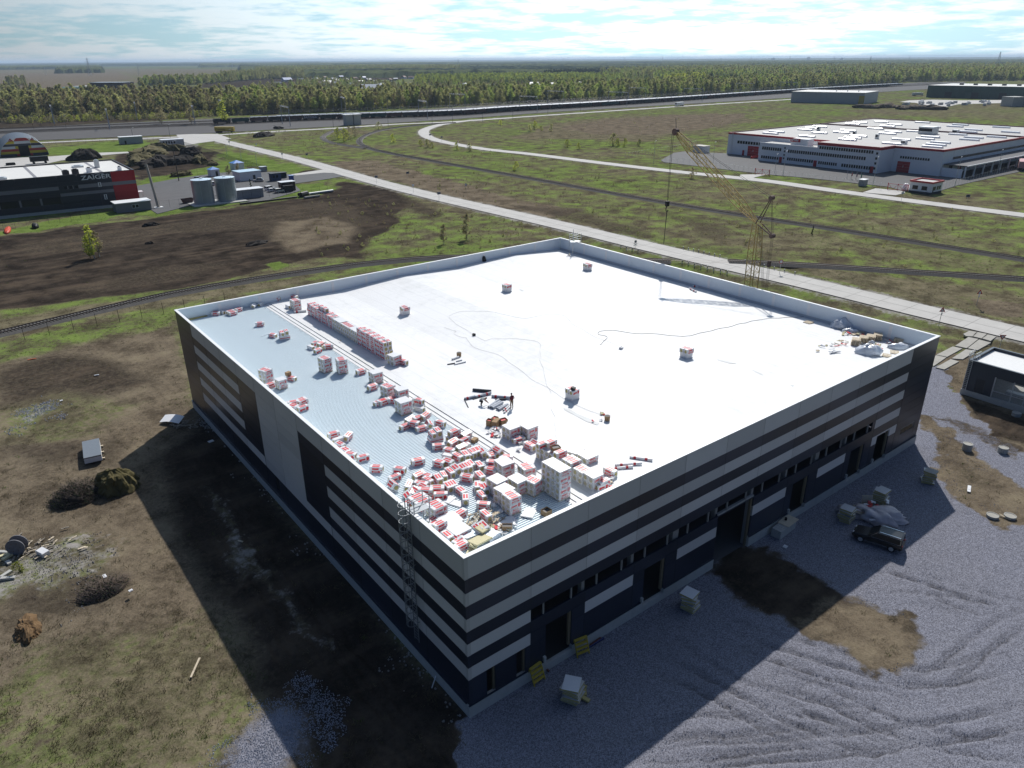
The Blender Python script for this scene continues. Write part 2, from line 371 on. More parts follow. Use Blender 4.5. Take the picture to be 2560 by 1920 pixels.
    zone('soil', [(560, 20), (660, 130), (800, 230), (930, 300), (1060, 385), (1250, 430), (1400, 565), (1480, 580), (1600, 500), (1610, 330), (1560, 270), (1420, 250), (1270, 190), (1100, 60), (900, -60), (640, -90), (600, -40)], f=Z5, soft=4.5, amt=.95, fine=True)
    zone('tan', [(1050, 330), (1200, 210), (1420, 260), (1590, 290), (1610, 480), (1480, 570), (1300, 470), (1130, 390)], f=Z5, soft=3.0, amt=1, fine=True)  # sunlight on the gate's dirt spill painted in as paler ground
    zone('soil', [(2010, 895), (2080, 905), (2212, 965), (2212, 1000), (2130, 960)], soft=1.5, amt=.6, fine=True)
    d = ldist(fx, fy, TRACK2); wgt = np.clip((11 - d) / 6, 0, 1) * .55 * np.clip(fbm(X * .03, Y * .03, 3, 91) * 2.2 - .5, 0, 1); ch[:] *= (1 - wgt); ch[2] += wgt * .6; ch[1] += wgt * .4
    # kerb-side bands of the roads get dusty shoulders
    for L, w in ((ROAD1, 7.5), (ROAD2, 6.0), (ROAD3, 6.5)):
        d = ldist(fx, fy, L); wgt = np.clip((w - d) / 3.0, 0, 1) * .75; ch[:] *= (1 - wgt); ch[5] += wgt
    Z = (fbm(X * .22, Y * .22, 4, 11) - .5) * .22 + (fbm(X * 1.1, Y * 1.1, 3, 17) - .5) * .09
    Z = Z * (1 - .65 * ch[0])
    # wheel ruts in the gravel and the mud
    RUT = np.zeros(len(X))
    ruts = [([(330, 460), (520, 590), (700, 690), (900, 800), (1180, 930), (1500, 1060)], Z5), ([(250, 560), (480, 660), (700, 790), (1000, 960), (1250, 1080)], Z5),
            ([(560, 380), (760, 470), (1000, 560), (1250, 640), (1500, 690), (1760, 740)], Z5), ([(620, 350), (830, 430), (1080, 500), (1400, 600), (1720, 650)], Z5),
            ([(680, 700), (900, 760), (1150, 830), (1350, 860), (1520, 840)], Z5), ([(620, 760), (850, 850), (1050, 910), (1220, 910)], Z5),
            ([(100, 1050), (500, 1040), (800, 1010), (1100, 980), (1300, 1000)], Z5), ([(330, 950), (560, 910), (760, 920), (900, 905)], Z5),
            ([(1650, 130), (1760, 200), (1900, 260), (2100, 300)], Z5), ([(1520, 220), (1640, 230), (1850, 250), (2000, 255)], Z5),
            ([(1620, 290), (1700, 310), (1900, 330)], Z5), ([(1600, 1010), (1800, 950), (2000, 920), (2150, 880)], Z5), ([(1160, 985), (1330, 990), (1500, 1000)], Z5),
            ([(1290, 840), (1360, 760), (1390, 690)], Z5), ([(1360, 850), (1420, 760), (1450, 690)], Z5), ([(1100, 760), (1200, 710), (1250, 650)], Z5)]
    ruts += [([(300, 1085), (700, 1060), (1200, 1030), (1700, 960), (2100, 900), (2400, 820)], Z5), ([(900, 640), (1200, 760), (1500, 900), (1900, 1010), (2300, 1060)], Z5), ([(1300, 20), (1600, 90), (1900, 190), (2300, 300)], Z5), ([(1750, 700), (1950, 560), (2100, 420), (2300, 330)], Z5), ([(1200, 560), (1500, 640), (1800, 650), (2200, 560)], Z5)]
    near = RD < 130; nx_, ny_ = X[near], Y[near]; wob = fbm(nx_ * .3, ny_ * .3, 3, 61); zr_ = np.zeros(near.sum()); rt_ = np.zeros(near.sum())
    for pts, f in ruts:
        L0 = smooth_line(pxy(pts, f), 1.0); L0 = L0[0:1] + L0 + L0[-1:]
        for off, k in ((0, 1), (.38, .55), (1.75, .8), (2.1, .5)):
            L = offset_line(L0, off + .001); d = ldist(nx_ + (fx - X)[near] * .2, ny_ + (fy - Y)[near] * .2, L); e0 = np.minimum(np.hypot(nx_ - L[0].x, ny_ - L[0].y), np.hypot(nx_ - L[-1].x, ny_ - L[-1].y)); k = k * np.clip(e0 / 5, 0, 1) * np.clip(wob * 2.4 - .3, .3, 1)
            rt_ = np.maximum(rt_, k * np.exp(-(d / .12) ** 2)); zr_ += k * (-.17 * np.exp(-(d / .15) ** 2) + .06 * np.exp(-((d - .36) / .15) ** 2))
    RUT[near] = rt_; Z[near] += np.clip(zr_, -.22, .12)
    for pts in ([(1370, 900), (1410, 860), (1500, 820), (1600, 790)], [(1390, 920), (1450, 850), (1640, 810)], [(900, 1130), (930, 1190), (1000, 1250), (1110, 1310)], [(1030, 1130), (1060, 1100), (1180, 1060)], [(1200, 1120), (1210, 1240), (1330, 1330)],
                [(960, 1100), (1000, 1080), (1120, 1030), (1300, 960)], [(560, 630), (700, 700), (800, 740)], [(0, 1590), (160, 1500), (330, 1410)], [(60, 1620), (250, 1540), (420, 1450)]):
        L = smooth_line(pxy(pts, ZL), 1.2); d = ldist(X, Y, L); Z = Z - .10 * np.exp(-(d / .25) ** 2) + .05 * np.exp(-((d - .5) / .25) ** 2)
    for off in np.linspace(0, 1, 7):      # tracks of tyres running along the long wall
        L = [Vector((-3.0 - off * 6.5, 66 - off * 10, 0)), Vector((-3.4 - off * 6.0, 30, 0)), Vector((-4.0 - off * 5.0, -12, 0))]
        d = ldist(X + (fx - X) * .4, Y, smooth_line(L, 3)); Z = Z - .09 * np.exp(-(d / .25) ** 2) + .04 * np.exp(-((d - .5) / .25) ** 2)
    rough_soil = ch[1] * np.clip((420 - RD) / 200, 0, 1)
    Z = Z + rough_soil * (fbm(X * .8, Y * .8, 3, 23) - .5) * .35
    fade = np.clip((330 - RD) / 160, 0, 1); Z = Z * fade - .11
    for L, w in ((ROAD1, 5.5), (ROAD2, 5.0), (ROAD3, 5.2), (TRACK1, 2.2), (TRACK2, 2.2)):
        d = ldist(X, Y, L); k = np.clip((w + 2.5 - d) / 2.5, 0, 1); Z = Z * (1 - k) - .10 * k
    d = ldist(X, Y, offset_line(ROAD1, -9.0)); Z = Z - .5 * np.exp(-(d / 1.5) ** 2) * fade          # roadside ditches
    d = ldist(X, Y, offset_line(ROAD1, 9.5)); Z = Z - .45 * np.exp(-(d / 1.5) ** 2) * fade
    inb = (X > -1.2) & (X < 73) & (Y > -1.2) & (Y < 72.5); Z = np.where(inb, -.10, Z)
    Z = np.minimum(Z, .12)
    me = bpy.data.meshes.new('ground'); nv = na * nr
    idx = np.arange(nr * na).reshape(nr, na); a = idx[:-1, :]; b = idx[1:, :]; a2 = np.roll(a, -1, 1); b2 = np.roll(b, -1, 1)
    quads = np.stack([a, a2, b2, b], -1).reshape(-1, 4)
    hub = nv; V = np.concatenate([np.stack([X, Y, Z], 1), [[CAM[0], CAM[1], -.1]]])
    nq = len(quads); me.vertices.add(nv + 1); me.vertices.foreach_set('co', V.ravel())
    tri = np.array([(idx[0, i], hub, idx[0, (i + 1) % na]) for i in range(na)])
    loops = np.concatenate([quads.ravel(), tri.ravel()]); me.loops.add(len(loops)); me.loops.foreach_set('vertex_index', loops)
    me.polygons.add(nq + na); me.polygons.foreach_set('loop_start', np.concatenate([np.arange(nq) * 4, nq * 4 + np.arange(na) * 3]))
    me.polygons.foreach_set('use_smooth', np.ones(nq + na, bool)); me.update(calc_edges=True); me.validate()
    for nm, k in (('zone_a', 0), ('zone_b', 3)):
        at_ = me.color_attributes.new(nm, 'FLOAT_COLOR', 'POINT'); c = np.ones((nv + 1, 4)); c[:nv, :3] = ch[k:k + 3].T; c[:nv, 3] = RUT; c[nv] = 0
        at_.data.foreach_set('color', c.ravel())
    if me.polygons[0].normal.z < 0: me.flip_normals()
    me.materials.append(ground_mat()); o = obj('ground', me); tag(o, kind='structure'); return o

def ground_mat():
    M = bpy.data.materials.new('ground'); M.use_nodes = True; t = M.node_tree; b = t.nodes['Principled BSDF']
    g = N(t, 'ShaderNodeNewGeometry'); P = g.outputs['Position']
    za = N(t, 'ShaderNodeVertexColor', layer_name='zone_a'); zb = N(t, 'ShaderNodeVertexColor', layer_name='zone_b')
    sa = N(t, 'ShaderNodeSeparateColor'); t.links.new(za.outputs[0], sa.inputs[0]); sb = N(t, 'ShaderNodeSeparateColor'); t.links.new(zb.outputs[0], sb.inputs[0])
    nL = noise(t, P, .018, 5, .6); nM = noise(t, P, .16, 6, .65); nF = noise(t, P, 1.3, 5, .65); nX = noise(t, P, 7.0, 3, .6)
    def crisp(m, lo=.25, hi=.75, k=2.0):
        v = mth(t, 'ADD', m, mth(t, 'MULTIPLY', mth(t, 'SUBTRACT', mth(t, 'MULTIPLY_ADD', nF, .6, mth(t, 'MULTIPLY', nM, .4)), .5), k))
        return mth(t, 'MULTIPLY', sstep(t, v, lo, hi), sstep(t, m, .0, .12))
    f1 = mth(t, 'MULTIPLY_ADD', nX, .55, mth(t, 'MULTIPLY', nF, .45))
    nY = noise(t, P, 3.1, 4, .7)
    f1 = mth(t, 'MULTIPLY_ADD', nY, .45, mth(t, 'MULTIPLY', f1, .6)); f1 = mth(t, 'MULTIPLY_ADD', nM, .55, mth(t, 'MULTIPLY', f1, .55)); f2 = sstep(t, f1, .40, .72)
    dry = mixc(t, f2, (.048, .041, .027), (.210, .182, .116))
    grn = mixc(t, f2, (.048, .070, .017), (.185, .245, .066))
    gfac = sstep(t, mth(t, 'ADD', mth(t, 'MULTIPLY', nM, .75), mth(t, 'MULTIPLY', nL, .6)), .58, .80)
    meadow = mixc(t, gfac, dry, grn)
    brush = sstep(t, noise(t, P, .055, 5, .7), .55, .66)
    meadow = mixc(t, mth(t, 'MULTIPLY', brush, .75), meadow, mixc(t, f2, (.034, .026, .020), (.130, .104, .072)))
    straw = sstep(t, noise(t, P, .09, 6, .75), .56, .68); meadow = mixc(t, mth(t, 'MULTIPLY', straw, .6), meadow, mixc(t, f2, (.10, .085, .05), (.235, .205, .125)))
    bare = mth(t, 'ADD', mth(t, 'ADD', sa.outputs[0], sa.outputs[1]), sa.outputs[2])
    c = mixc(t, crisp(sb.outputs[1]), meadow, dry)
    c = mixc(t, sstep(t, bare, .35, .8), c, mixc(t, f2, (.05, .041, .031), (.17, .14, .10)))
    c = mixc(t, crisp(sb.outputs[0]), c, mixc(t, mth(t, 'MULTIPLY', nM, .5), grn, (.12, .185, .04)))
    tan = mixc(t, f2, (.060, .047, .034), (.215, .175, .125)); tan = mixc(t, mth(t, 'MULTIPLY', sstep(t, nM, .50, .7), .35), tan, dry)
    soil = mixc(t, f2, (.018, .015, .013), (.060, .048, .038)); mp = N(t, 'ShaderNodeMapping'); t.links.new(P, mp.inputs[0]); mp.inputs['Scale'].default_value = (.03, .34, 1); mp.inputs['Rotation'].default_value = (0, 0, .18)
    nS = noise(t, mp.outputs[0], 1.0, 6, .65); soil = mixc(t, mth(t, 'MULTIPLY', sstep(t, mth(t, 'MULTIPLY_ADD', nS, .6, mth(t, 'MULTIPLY', nM, .4)), .46, .64), .62), soil, (.105, .080, .058))
    c = mixc(t, crisp(sa.outputs[2]), c, tan)
    c = mixc(t, crisp(sa.outputs[1]), c, soil)
    c = mixc(t, crisp(sb.outputs[2], k=2.6), c, mixc(t, f2, (.13, .125, .11), (.32, .30, .28)))
    vo = N(t, 'ShaderNodeTexVoronoi'); vo.inputs['Scale'].default_value = 15.0; t.links.new(P, vo.inputs['Vector'])
    vs_ = N(t, 'ShaderNodeSeparateColor'); t.links.new(vo.outputs['Color'], vs_.inputs[0])
    grav = mixc(t, vs_.outputs[0], (.07, .073, .095), (.31, .32, .385))
    grav = mixc(t, mth(t, 'MULTIPLY', nM, .45), grav, (.19, .185, .19))
    grav = mixc(t, mth(t, 'MULTIPLY', za.outputs[1], .8), grav, (.045, .043, .046)); gm = crisp(sa.outputs[0], .3, .7, 1.3); c = mixc(t, gm, c, grav)
    t.links.new(c, b.inputs['Base Color']); b.inputs['Roughness'].default_value = .95; b.inputs['Specular IOR Level'].default_value = 0
    h = mth(t, 'ADD', mth(t, 'MULTIPLY', nF, .35), mth(t, 'MULTIPLY', nX, .22))
    h = mth(t, 'ADD', h, mth(t, 'MULTIPLY', mth(t, 'MULTIPLY', mth(t, 'SUBTRACT', .6, vo.outputs['Distance']), gm), .10))
    bp = N(t, 'ShaderNodeBump'); bp.inputs['Strength'].default_value = .8; bp.inputs['Distance'].default_value = .25
    t.links.new(h, bp.inputs['Height']); t.links.new(bp.outputs[0], b.inputs['Normal'])
    return M

# ------------------------------------------------------------------ roads and tracks (centre lines read from the photograph)
ROAD1 = smooth_line(pxy([(470, 341), (530, 347), (575, 358), (700, 388), (778, 408), (942, 455), (1085, 491), (1207, 519), (1400, 563), (1598, 611), (1817, 662), (2034, 712), (2300, 776), (2560, 837), (3000, 940), (3500, 1060)]))
ROAD2 = smooth_line(pxy([(-500, 380), (-120, 366), (97, 357), (272, 349), (486, 341), (661, 330), (836, 321), (983, 311), (1138, 304), (1398, 286), (1700, 266), (1823, 258), (1969, 249), (2150, 236)]), 12)
ROAD3 = smooth_line(pxy([(1260, 296), (1180, 301), (1110, 310), (1068, 322), (1060, 334), (1090, 350), (1199, 371), (1333, 386), (1500, 407), (1700, 430), (1904, 451), (2067, 474), (2230, 496), (2392, 517), (2560, 538), (2900, 582), (3400, 650)]))
TRACK1 = smooth_line(pxy([(-500, 950), (-200, 884), (0, 835), (230, 781), (420, 738), (600, 706), (700, 690), (900, 662), (1100, 645), (1300, 643), (1480, 648), (1676, 654), (1821, 655), (2034, 665), (2251, 679), (2560, 699), (3000, 730), (3400, 760)]))
TRACK2 = smooth_line(pxy([(1138, 307), (1040, 314), (963, 324), (915, 338), (898, 354), (922, 370), (983, 385), (1125, 411), (1288, 440), (1492, 477), (1680, 510), (1863, 540), (2067, 571), (2230, 597), (2560, 650), (3000, 720)]))
SPUR = smooth_line(pxy([(900, 319), (840, 326), (812, 338), (808, 346), (830, 357), (880, 366), (915, 371)]))
ground = build_ground()
road_mat = mat('road_concrete', (.45, .435, .41), .85, 0, .22, .22, bump=.1, bscale=6)
joint_mat = mat('road_joint', (.13, .125, .115), .9)
asphalt = mat('asphalt', (.085, .085, .088), .85, 0, .25, .25, bump=.15, bscale=8)
ballast = mat('ballast', (.105, .098, .092), .95, 0, .35, .6, bump=.6, bscale=5)
embank = mat('embankment', (.078, .074, .074), .95, 0, .3, .25, bump=.5, bscale=2)
def road(name, L, w, z, slabs=True, cut=None):
    e = thing(name, None, None); tag(e, kind='structure')
    s = ribbon(MB(), L, -w / 2, w / 2, z).build('road_slab', road_mat, e)
    if slabs:
        mb = MB(); ribbon(mb, L, -.06, .06, z + .006)
        dist = 0.0; nxt = 3.0; H = offset_line(L, w / 2); G = offset_line(L, -w / 2)
        for i in range(len(L) - 1):
            seg = (L[i + 1] - L[i]).length
            while nxt < dist + seg:
                t = (nxt - dist) / seg; a = H[i].lerp(H[i + 1], t); c = G[i].lerp(G[i + 1], t); dr = (L[i + 1] - L[i]).normalized() * .035
                mb.add([(*(a - dr).xy, z + .004), (*(a + dr).xy, z + .004), (*(c + dr).xy, z + .004), (*(c - dr).xy, z + .004)], [(0, 1, 2, 3)]); nxt += 6.0
            dist += seg
            if (L[i] - Vector((CAM[0], CAM[1], 0))).length > 420 and slabs == 'near': break
        mb.build('slab_joints', joint_mat, e)
    return e
road('main_road', ROAD1, 8.6, .06)
road('frontage_road', ROAD2, 7.5, .050, False)
road('loop_road', ROAD3, 7.6, .055, False)
# flat yards
def yard(name, pts, f, z, m_, skirt=None):
    P = pxy(pts, f); mb = MB().prism([(p.x, p.y) for p in P], -.3, z); o = mb.build(name, m_); tag(o, kind='structure'); return o
yard('parking_yard', [(292, 402), (380, 386), (470, 374), (520, 369), (556, 371), (600, 372), (640, 379), (700, 373), (735, 374), (742, 381), (700, 388), (642, 396), (605, 402), (640, 402), (650, 412), (560, 437), (470, 430), (420, 442), (340, 462), (305, 440)], OV, .045, asphalt)
yard('hangar_driveway', [(-60, 352), (0, 342), (110, 338), (210, 330), (330, 326), (215, 336), (130, 347), (90, 356), (60, 360), (-60, 372)], OV, .045, road_mat)
yard('junction_apron', [(380, 290), (470, 289), (500, 300), (430, 309), (350, 324), (300, 320), (390, 303)], OV, .045, road_mat)
yard('side_lane', [(620, 378), (700, 366), (740, 372), (735, 381), (650, 388)], OV, .042, road_mat)
yard('factory_yard', [(-20, 690), (60, 645), (120, 636), (390, 648), (900, 640), (1720, 740), (2300, 600), (2300, 735), (1800, 845), (1690, 880), (1480, 880), (1370, 852), (900, 800), (640, 778), (0, 702)], ZC, .045, asphalt)
yard('gate_lane', [(470, 778), (640, 775), (540, 800), (560, 812), (460, 800)], ZC, .048, road_mat)
yard('gate_apron', [(1300, 862), (1480, 880), (1480, 892), (1420, 905), (1220, 888)], ZC, .048, road_mat)
yard('depot_yard', [(1170, 250), (1300, 258), (1480, 295), (1540, 298), (1660, 270), (2400, 250), (2400, 230), (1700, 238), (1450, 232), (1250, 238)], win(1900, 180, .29837), .05, road_mat)
# embankment and freight tracks of the main line
EMB = pxy([(-500, 345), (0, 322), (290, 308), (560, 296), (860, 284), (1140, 269), (1400, 254), (1700, 239), (2000, 222), (2300, 206), (2420, 205), (2330, 222), (2000, 243), (1700, 261), (1400, 279), (1138, 298), (860, 315), (486, 335), (97, 351), (-500, 374)])
mb = MB().prism([(p.x, p.y) for p in EMB], -.4, .10); tag(mb.build('railway_embankment', embank), kind='structure')
# ------------------------------------------------------------------ railway tracks
sleeper_m = mat('sleeper', (.13, .12, .11), .9, 0, .3, 2)
def track(name, L, near_only=None, skip=None, z=.0, sleepers=True):
    e = thing(name, None, None); tag(e, kind='structure')
    a = offset_line(L, 2.1); b = offset_line(L, 1.35); c = offset_line(L, -1.35); d = offset_line(L, -2.1); n = len(L)
    keep = [i for i in range(n - 1) if not (skip and (skip[0] - (L[i] + L[i + 1]) / 2).length < skip[1])]
    mb = MB(); h = z + .30
    mb.add([(*p.xy, z - .12) for p in a] + [(*p.xy, h) for p in b] + [(*p.xy, h) for p in c] + [(*p.xy, z - .12) for p in d],
           [(k * n + i, k * n + i + 1, (k + 1) * n + i + 1, (k + 1) * n + i) for k in range(3) for i in keep])
    mb.build('ballast_bed', ballast, e)
    for s in (-.76, .76):
        mb = MB(); zz_ = h + .12; q = [offset_line(L, s - .06), offset_line(L, s - .05), offset_line(L, s + .05), offset_line(L, s + .06)]
        hh = [zz_, zz_ + .17, zz_ + .17, zz_]
        mb.add([(*p.xy, hh[k]) for k in range(4) for p in q[k]], [(k * n + i, k * n + i + 1, (k + 1) * n + i + 1, (k + 1) * n + i) for k in range(3) for i in keep])
        mb.build('rail', steel_rail, e)
    if sleepers:
        mb = MB(); acc = 0; nxt = 0
        for i in range(n - 1):
            sg = L[i + 1] - L[i]; ln = sg.length
            while nxt < acc + ln:
                p = L[i].lerp(L[i + 1], (nxt - acc) / ln)
                if i in keep: mb.cbox((p.x, p.y, h + .045), (.25, 2.5, .15), 0, (0, 0, math.atan2(sg.y, sg.x)))
                nxt += .62
            acc += ln
        o = mb.build('sleepers', sleeper_m, e); tag(o, kind='stuff')
    return e
cross = at(1748, 652)
nearT1 = [p for p in TRACK1 if (p - Vector((CAM[0], CAM[1], 0))).length < 330]
track('siding_track', nearT1, skip=(cross, 7.5))
track('curved_track', [p for p in TRACK2 if (p - Vector((CAM[0], CAM[1], 0))).length < 700])
track('spur_track', SPUR, sleepers=False)
mb = MB()
for s in (-.76, .76):
    ctr = [p for p in TRACK1 if (p - cross).length < 8.5]
    ribbon(mb, ctr, s - .05, s + .05, .085)
tag(mb.build('crossing_rails', steel_rail), kind='structure')
MAIN = smooth_line(pxy([(-500, 352), (0, 333), (290, 321), (533, 312), (630, 308), (800, 301), (1125, 290), (1288, 279), (1492, 267), (1700, 253), (1863, 241), (2067, 227), (2230, 217), (2400, 208)]), 14)
for k, dd in enumerate((-7, 0, 6.0, 12.0, 34, 39)):
    L = offset_line(MAIN, dd if dd else .001); track('main_line_track', L, z=.15, sleepers=False)
# overhead line portals
port_m = mat('portal_steel', (.36, .38, .42), .6, .2)
def portal(name, base, span, h, dirv, label):
    e = thing(name, label, 'gantry', base, math.atan2(dirv.y, dirv.x), 'overhead line portals along the railway')
    for y in (0, span):
        mb = MB(); mb.tube((0, y, 0), (0, y, h), .28, 6, 0, .2); mb.build('mast', port_m, e)
    mb = MB()
    for (x, z) in ((-.35, h - .1), (.35, h - .1), (-.35, h - 1.0), (.35, h - 1.0)): mb.bar((x, 0, z), (x, span, z), .12)
    n = max(4, int(span / 2.2))
    for i in range(n):
        a, b = i * span / n, (i + 1) * span / n
        for x in (-.35, .35): mb.bar((x, a, h - 1.0), (x, b, h - .1), .07); mb.bar((x, b, h - 1.0), (x, b, h - .1), .07)
    mb.build('beam', port_m, e); return e
md = lambda i: (MAIN[min(i + 1, len(MAIN) - 1)] - MAIN[max(i - 1, 0)]).normalized()
PORT = [(136, 311), (275, 325), (344, 301), (489, 313), (560, 293), (726, 316), (865, 284), (1069, 297), (1163, 272), (1343, 281), (1409, 262), (1567, 266), (1613, 251), (1755, 254), (1880, 236), (1990, 232)]
for k, q in enumerate(PORT):
    b_ = at(*q); i = min(range(len(MAIN)), key=lambda j: (MAIN[j] - b_).length); d = md(i)
    portal('catenary_portal', b_, 26 if k > 4 else 18, 14.5, d, 'grey lattice overhead line portal, %s from the left along the railway' % ordn(k + 1))
mb = MB()
for dd in (0.0, 6.0, 12.0):
    for zz_ in (7.2, 8.6): mb.path([Vector((p.x, p.y, zz_)) for p in offset_line(MAIN, dd + .001)], .035, 3)
tag(mb.build('overhead_wires', dark_metal), 'thin dark overhead wires strung along the freight railway', 'wires')
# ------------------------------------------------------------------ freight trains
wag_cols = [(.05, .045, .045), (.10, .05, .045), (.03, .09, .08), (.09, .085, .085), (.055, .07, .06), (.13, .06, .05), (.03, .035, .05)]
wag_m = [mat('wagon_%d' % i, c, .7, 0, .3, .8) for i, c in enumerate(wag_cols)]
wag_names = ['black', 'dark brown', 'dark green', 'grey', 'dull green', 'rusty brown', 'dark blue']
wag_top = mat('wagon_top', (.24, .27, .32), .5, .2, .2, .5)
lading = mat('wagon_load', (.05, .05, .055), .95, 0, .4, 1)
def wagon_meshes(mi, covered):
    mb = MB(); L, w = 13.2, 3.1
    mb.box((-L / 2, -w / 2, 1.15), (L / 2, w / 2, 3.55))
    for k in range(15):
        x = -L / 2 + .25 + k * (L - .5) / 14
        for s in (-1, 1): mb.box((x - .09, s * w / 2 - .11 if s < 0 else s * w / 2 + .005, 1.1), (x + .09, s * w / 2 - .005 if s < 0 else s * w / 2 + .11, 3.50))
    body = mb.mesh('wagon_body', wag_m[mi])
    tp = MB()
    if covered:
        prof = [(-1.6, 3.56), (-1.2, 3.86), (0, 4.05), (1.2, 3.86), (1.6, 3.56)]
        tp.add([(x, y, z) for x in (-L / 2 - .1, L / 2 + .1) for y, z in prof], [(i, i + 1, 6 + i, 5 + i) for i in range(4)] + [(0, 4, 9, 5), (4, 3, 2, 1, 0), (5, 6, 7, 8, 9)])
        top = tp.mesh('wagon_roof', wag_top)
    else:
        for k in range(10):
            x = -L / 2 + .4 + k * 1.37; tp.cbox((x + .6, 0, 3.60 + .1 * (k % 3)), (1.4, 2.9, .35 + .1 * (k % 2)))
        top = tp.mesh('wagon_load', lading)
    bg = MB()
    bg.box((-1.3, -.95, .55), (1.3, .95, 1.12))
    for x in (-.9, .9):
        for y in (-.85, .85): bg.tube((x, y - .08, .475), (x, y + .08, .475), .475, 10)
    return body, top, bg.mesh('bogie', black)
WM = {(i, c): wagon_meshes(i, c) for i in range(len(wag_m)) for c in (0, 1)}
def train(L, start, n, which, covered, pick, shift=0.0, zt=.75):
    # arc-length placement from the point nearest to `start`
    cum = [0]
    for a, b in zip(L[:-1], L[1:]): cum.append(cum[-1] + (b - a).length)
    i0 = min(range(len(L)), key=lambda j: (L[j] - start).length); s0 = cum[i0] + shift
    for k in range(n):
        s = s0 + 7 + k * 14.4
        if s > cum[-1] - 8: break
        i = max(j for j in range(len(cum)) if cum[j] <= s); i = min(i, len(L) - 2)
        t = (s - cum[i]) / (cum[i + 1] - cum[i]); p = L[i].lerp(L[i + 1], t); d = L[i + 1] - L[i]
        mi = pick(k); body, top, bog = WM[(mi, covered)]
        e = thing('freight_wagon', '%s %s freight wagon, %s from the left end of the %s train' % (wag_names[mi], 'covered' if covered else 'open', ordn(k + 1), which), 'wagon', (p.x, p.y, zt - .12), math.atan2(d.y, d.x), 'wagons of the freight trains')
        obj('body', body, e); obj('roof' if covered else 'load', top, e)
        if k < 60:
            obj('bogie', bog, e, (-4.6, 0, 0)); obj('bogie', bog, e, (4.6, 0, 0))
        WAG.append(e)
WAG = []
seq = [0, 2, 5, 0, 1, 0, 4, 1, 2, 2, 5, 3, 0, 4, 0, 1, 1, 6, 4, 0]
train(offset_line(MAIN, .001), at(533, 312), 80, 'nearest', 0, lambda k: seq[k % 20])
train(offset_line(MAIN, 6.0), at(640, 308), 82, 'middle', 1, lambda k: [6, 3, 6, 0, 5, 6][(k * 7) % 6])
train(offset_line(MAIN, 12.0), at(720, 304), 80, 'farthest', 1, lambda k: [3, 6, 0, 3][(k * 3) % 4])
# ------------------------------------------------------------------ the big hall
HX, HY, HZ = 72.0, 71.5, 15.0
hall = thing('warehouse_hall', 'large new hall with dark and light grey striped panel walls and white roof', 'building', (0, 0, 0))
ROWS = [(13.10, 15.0), (11.90, 13.10), (10.72, 11.90), (9.55, 10.72), (8.36, 9.55), (7.20, 8.36), (6.02, 7.20), (4.85, 6.02), (3.65, 4.85), (1.12, 3.65)]
XJ = [0, 6.1, 12.0, 17.95, 23.8, 29.7, 35.5, 41.5, 47.5, 53.4, 59.3, 65.4, 72.0]
YJ = [0, 6.0, 11.9, 17.8, 23.55, 29.5, 35.4, 41.2, 47.1, 52.9, 58.7, 64.5, 71.5]
TH = .12; G = .012
PLS = [mat('panel_light_%d' % i, (.60 * k, .60 * k, .61 * k), .42, .1, .05, .6) for i, k in enumerate((.93, 1, 1.06))]; PDS = [mat('panel_dark_%d' % i, (.022 * k, .029 * k, .050 * k), .33, .15, .1, .6, spec=.5) for i, k in enumerate((.85, 1, 1.25))]
def panel(axis, a, b, z0, z1, light):
    """one sandwich panel on the front (axis x) or the long left wall (axis y)"""
    if b - a < .05 or z1 - z0 < .05: return
    m_ = rnd.choice(PLS if light else PDS)
    if axis == 'x': B('wall_panel', (a + G, 0, z0 + G), (b - G, TH, z1 - G), m_, hall)
    else: B('wall_panel', (0, a + G, z0 + G), (TH, b - G, z1 - G), m_, hall)
def panel_hole(axis, a, b, z0, z1, light, holes):
    """panel with rectangular openings cut out of it, split in pieces round them"""
    hs = sorted([h for h in holes if h[0] < b - .05 and h[1] > a + .05 and h[2] < z1 - .02 and h[3] > z0 + .02])
    x = a
    for h in hs:
        h0, h1 = max(h[0], a), min(h[1], b)
        panel(axis, x, h0, z0, z1, light)
        if h[2] > z0 + .05: panel(axis, h0, h1, z0, h[2], light)
        if h[3] < z1 - .05: panel(axis, h0, h1, h[3], z1, light)
        x = h1
    panel(axis, x, b, z0, z1, light)
# openings on the front: x0, x1, z0, z1
DOORS = [(1.70, 2.52, 1.12, 3.60), (4.65, 5.55, 1.12, 3.60), (7.70, 10.55, 1.12, 4.78), (19.4, 22.2, 1.12, 4.70), (29.7, 35.45, .0, 6.22), (42.75, 45.75, 1.12, 4.72), (54.6, 57.65, 1.12, 4.66), (60.6, 63.7, 1.12, 4.64), (66.9, 70.6, 2.78, 3.62)]
WINS = (6.2, 58.6)
for k in range(12):
    a, b = XJ[k], XJ[k + 1]
    for r, (z0, z1) in enumerate(ROWS):
        if k == 11: light = False
        elif k in (0, 10): light = r % 2 == 0
        else: light = r in (0, 2, 4) or (r == 8 and k in (2, 4, 6, 8))
        if r == 6 and 1 <= k <= 9:
            if k == 9: panel('x', 58.7, b, z0, z1, False)
            continue
        panel_hole('x', a if k else -.0, b, z0, z1, light, DOORS)
for k in range(12):
    a, b = YJ[k], YJ[k + 1]
    for r, (z0, z1) in enumerate(ROWS):
        if k <= 3: light = r % 2 == 0
        elif k in (4, 7): light = r in (0, 8)
        elif k in (5, 6): light = r < 9
        elif k <= 10: light = r % 2 == 0
        else: light = False
        panel_hole('y', a + (TH + .004 if k == 0 else 0), b, z0, z1, light, [(37.6, 38.6, 1.9, 3.6)])
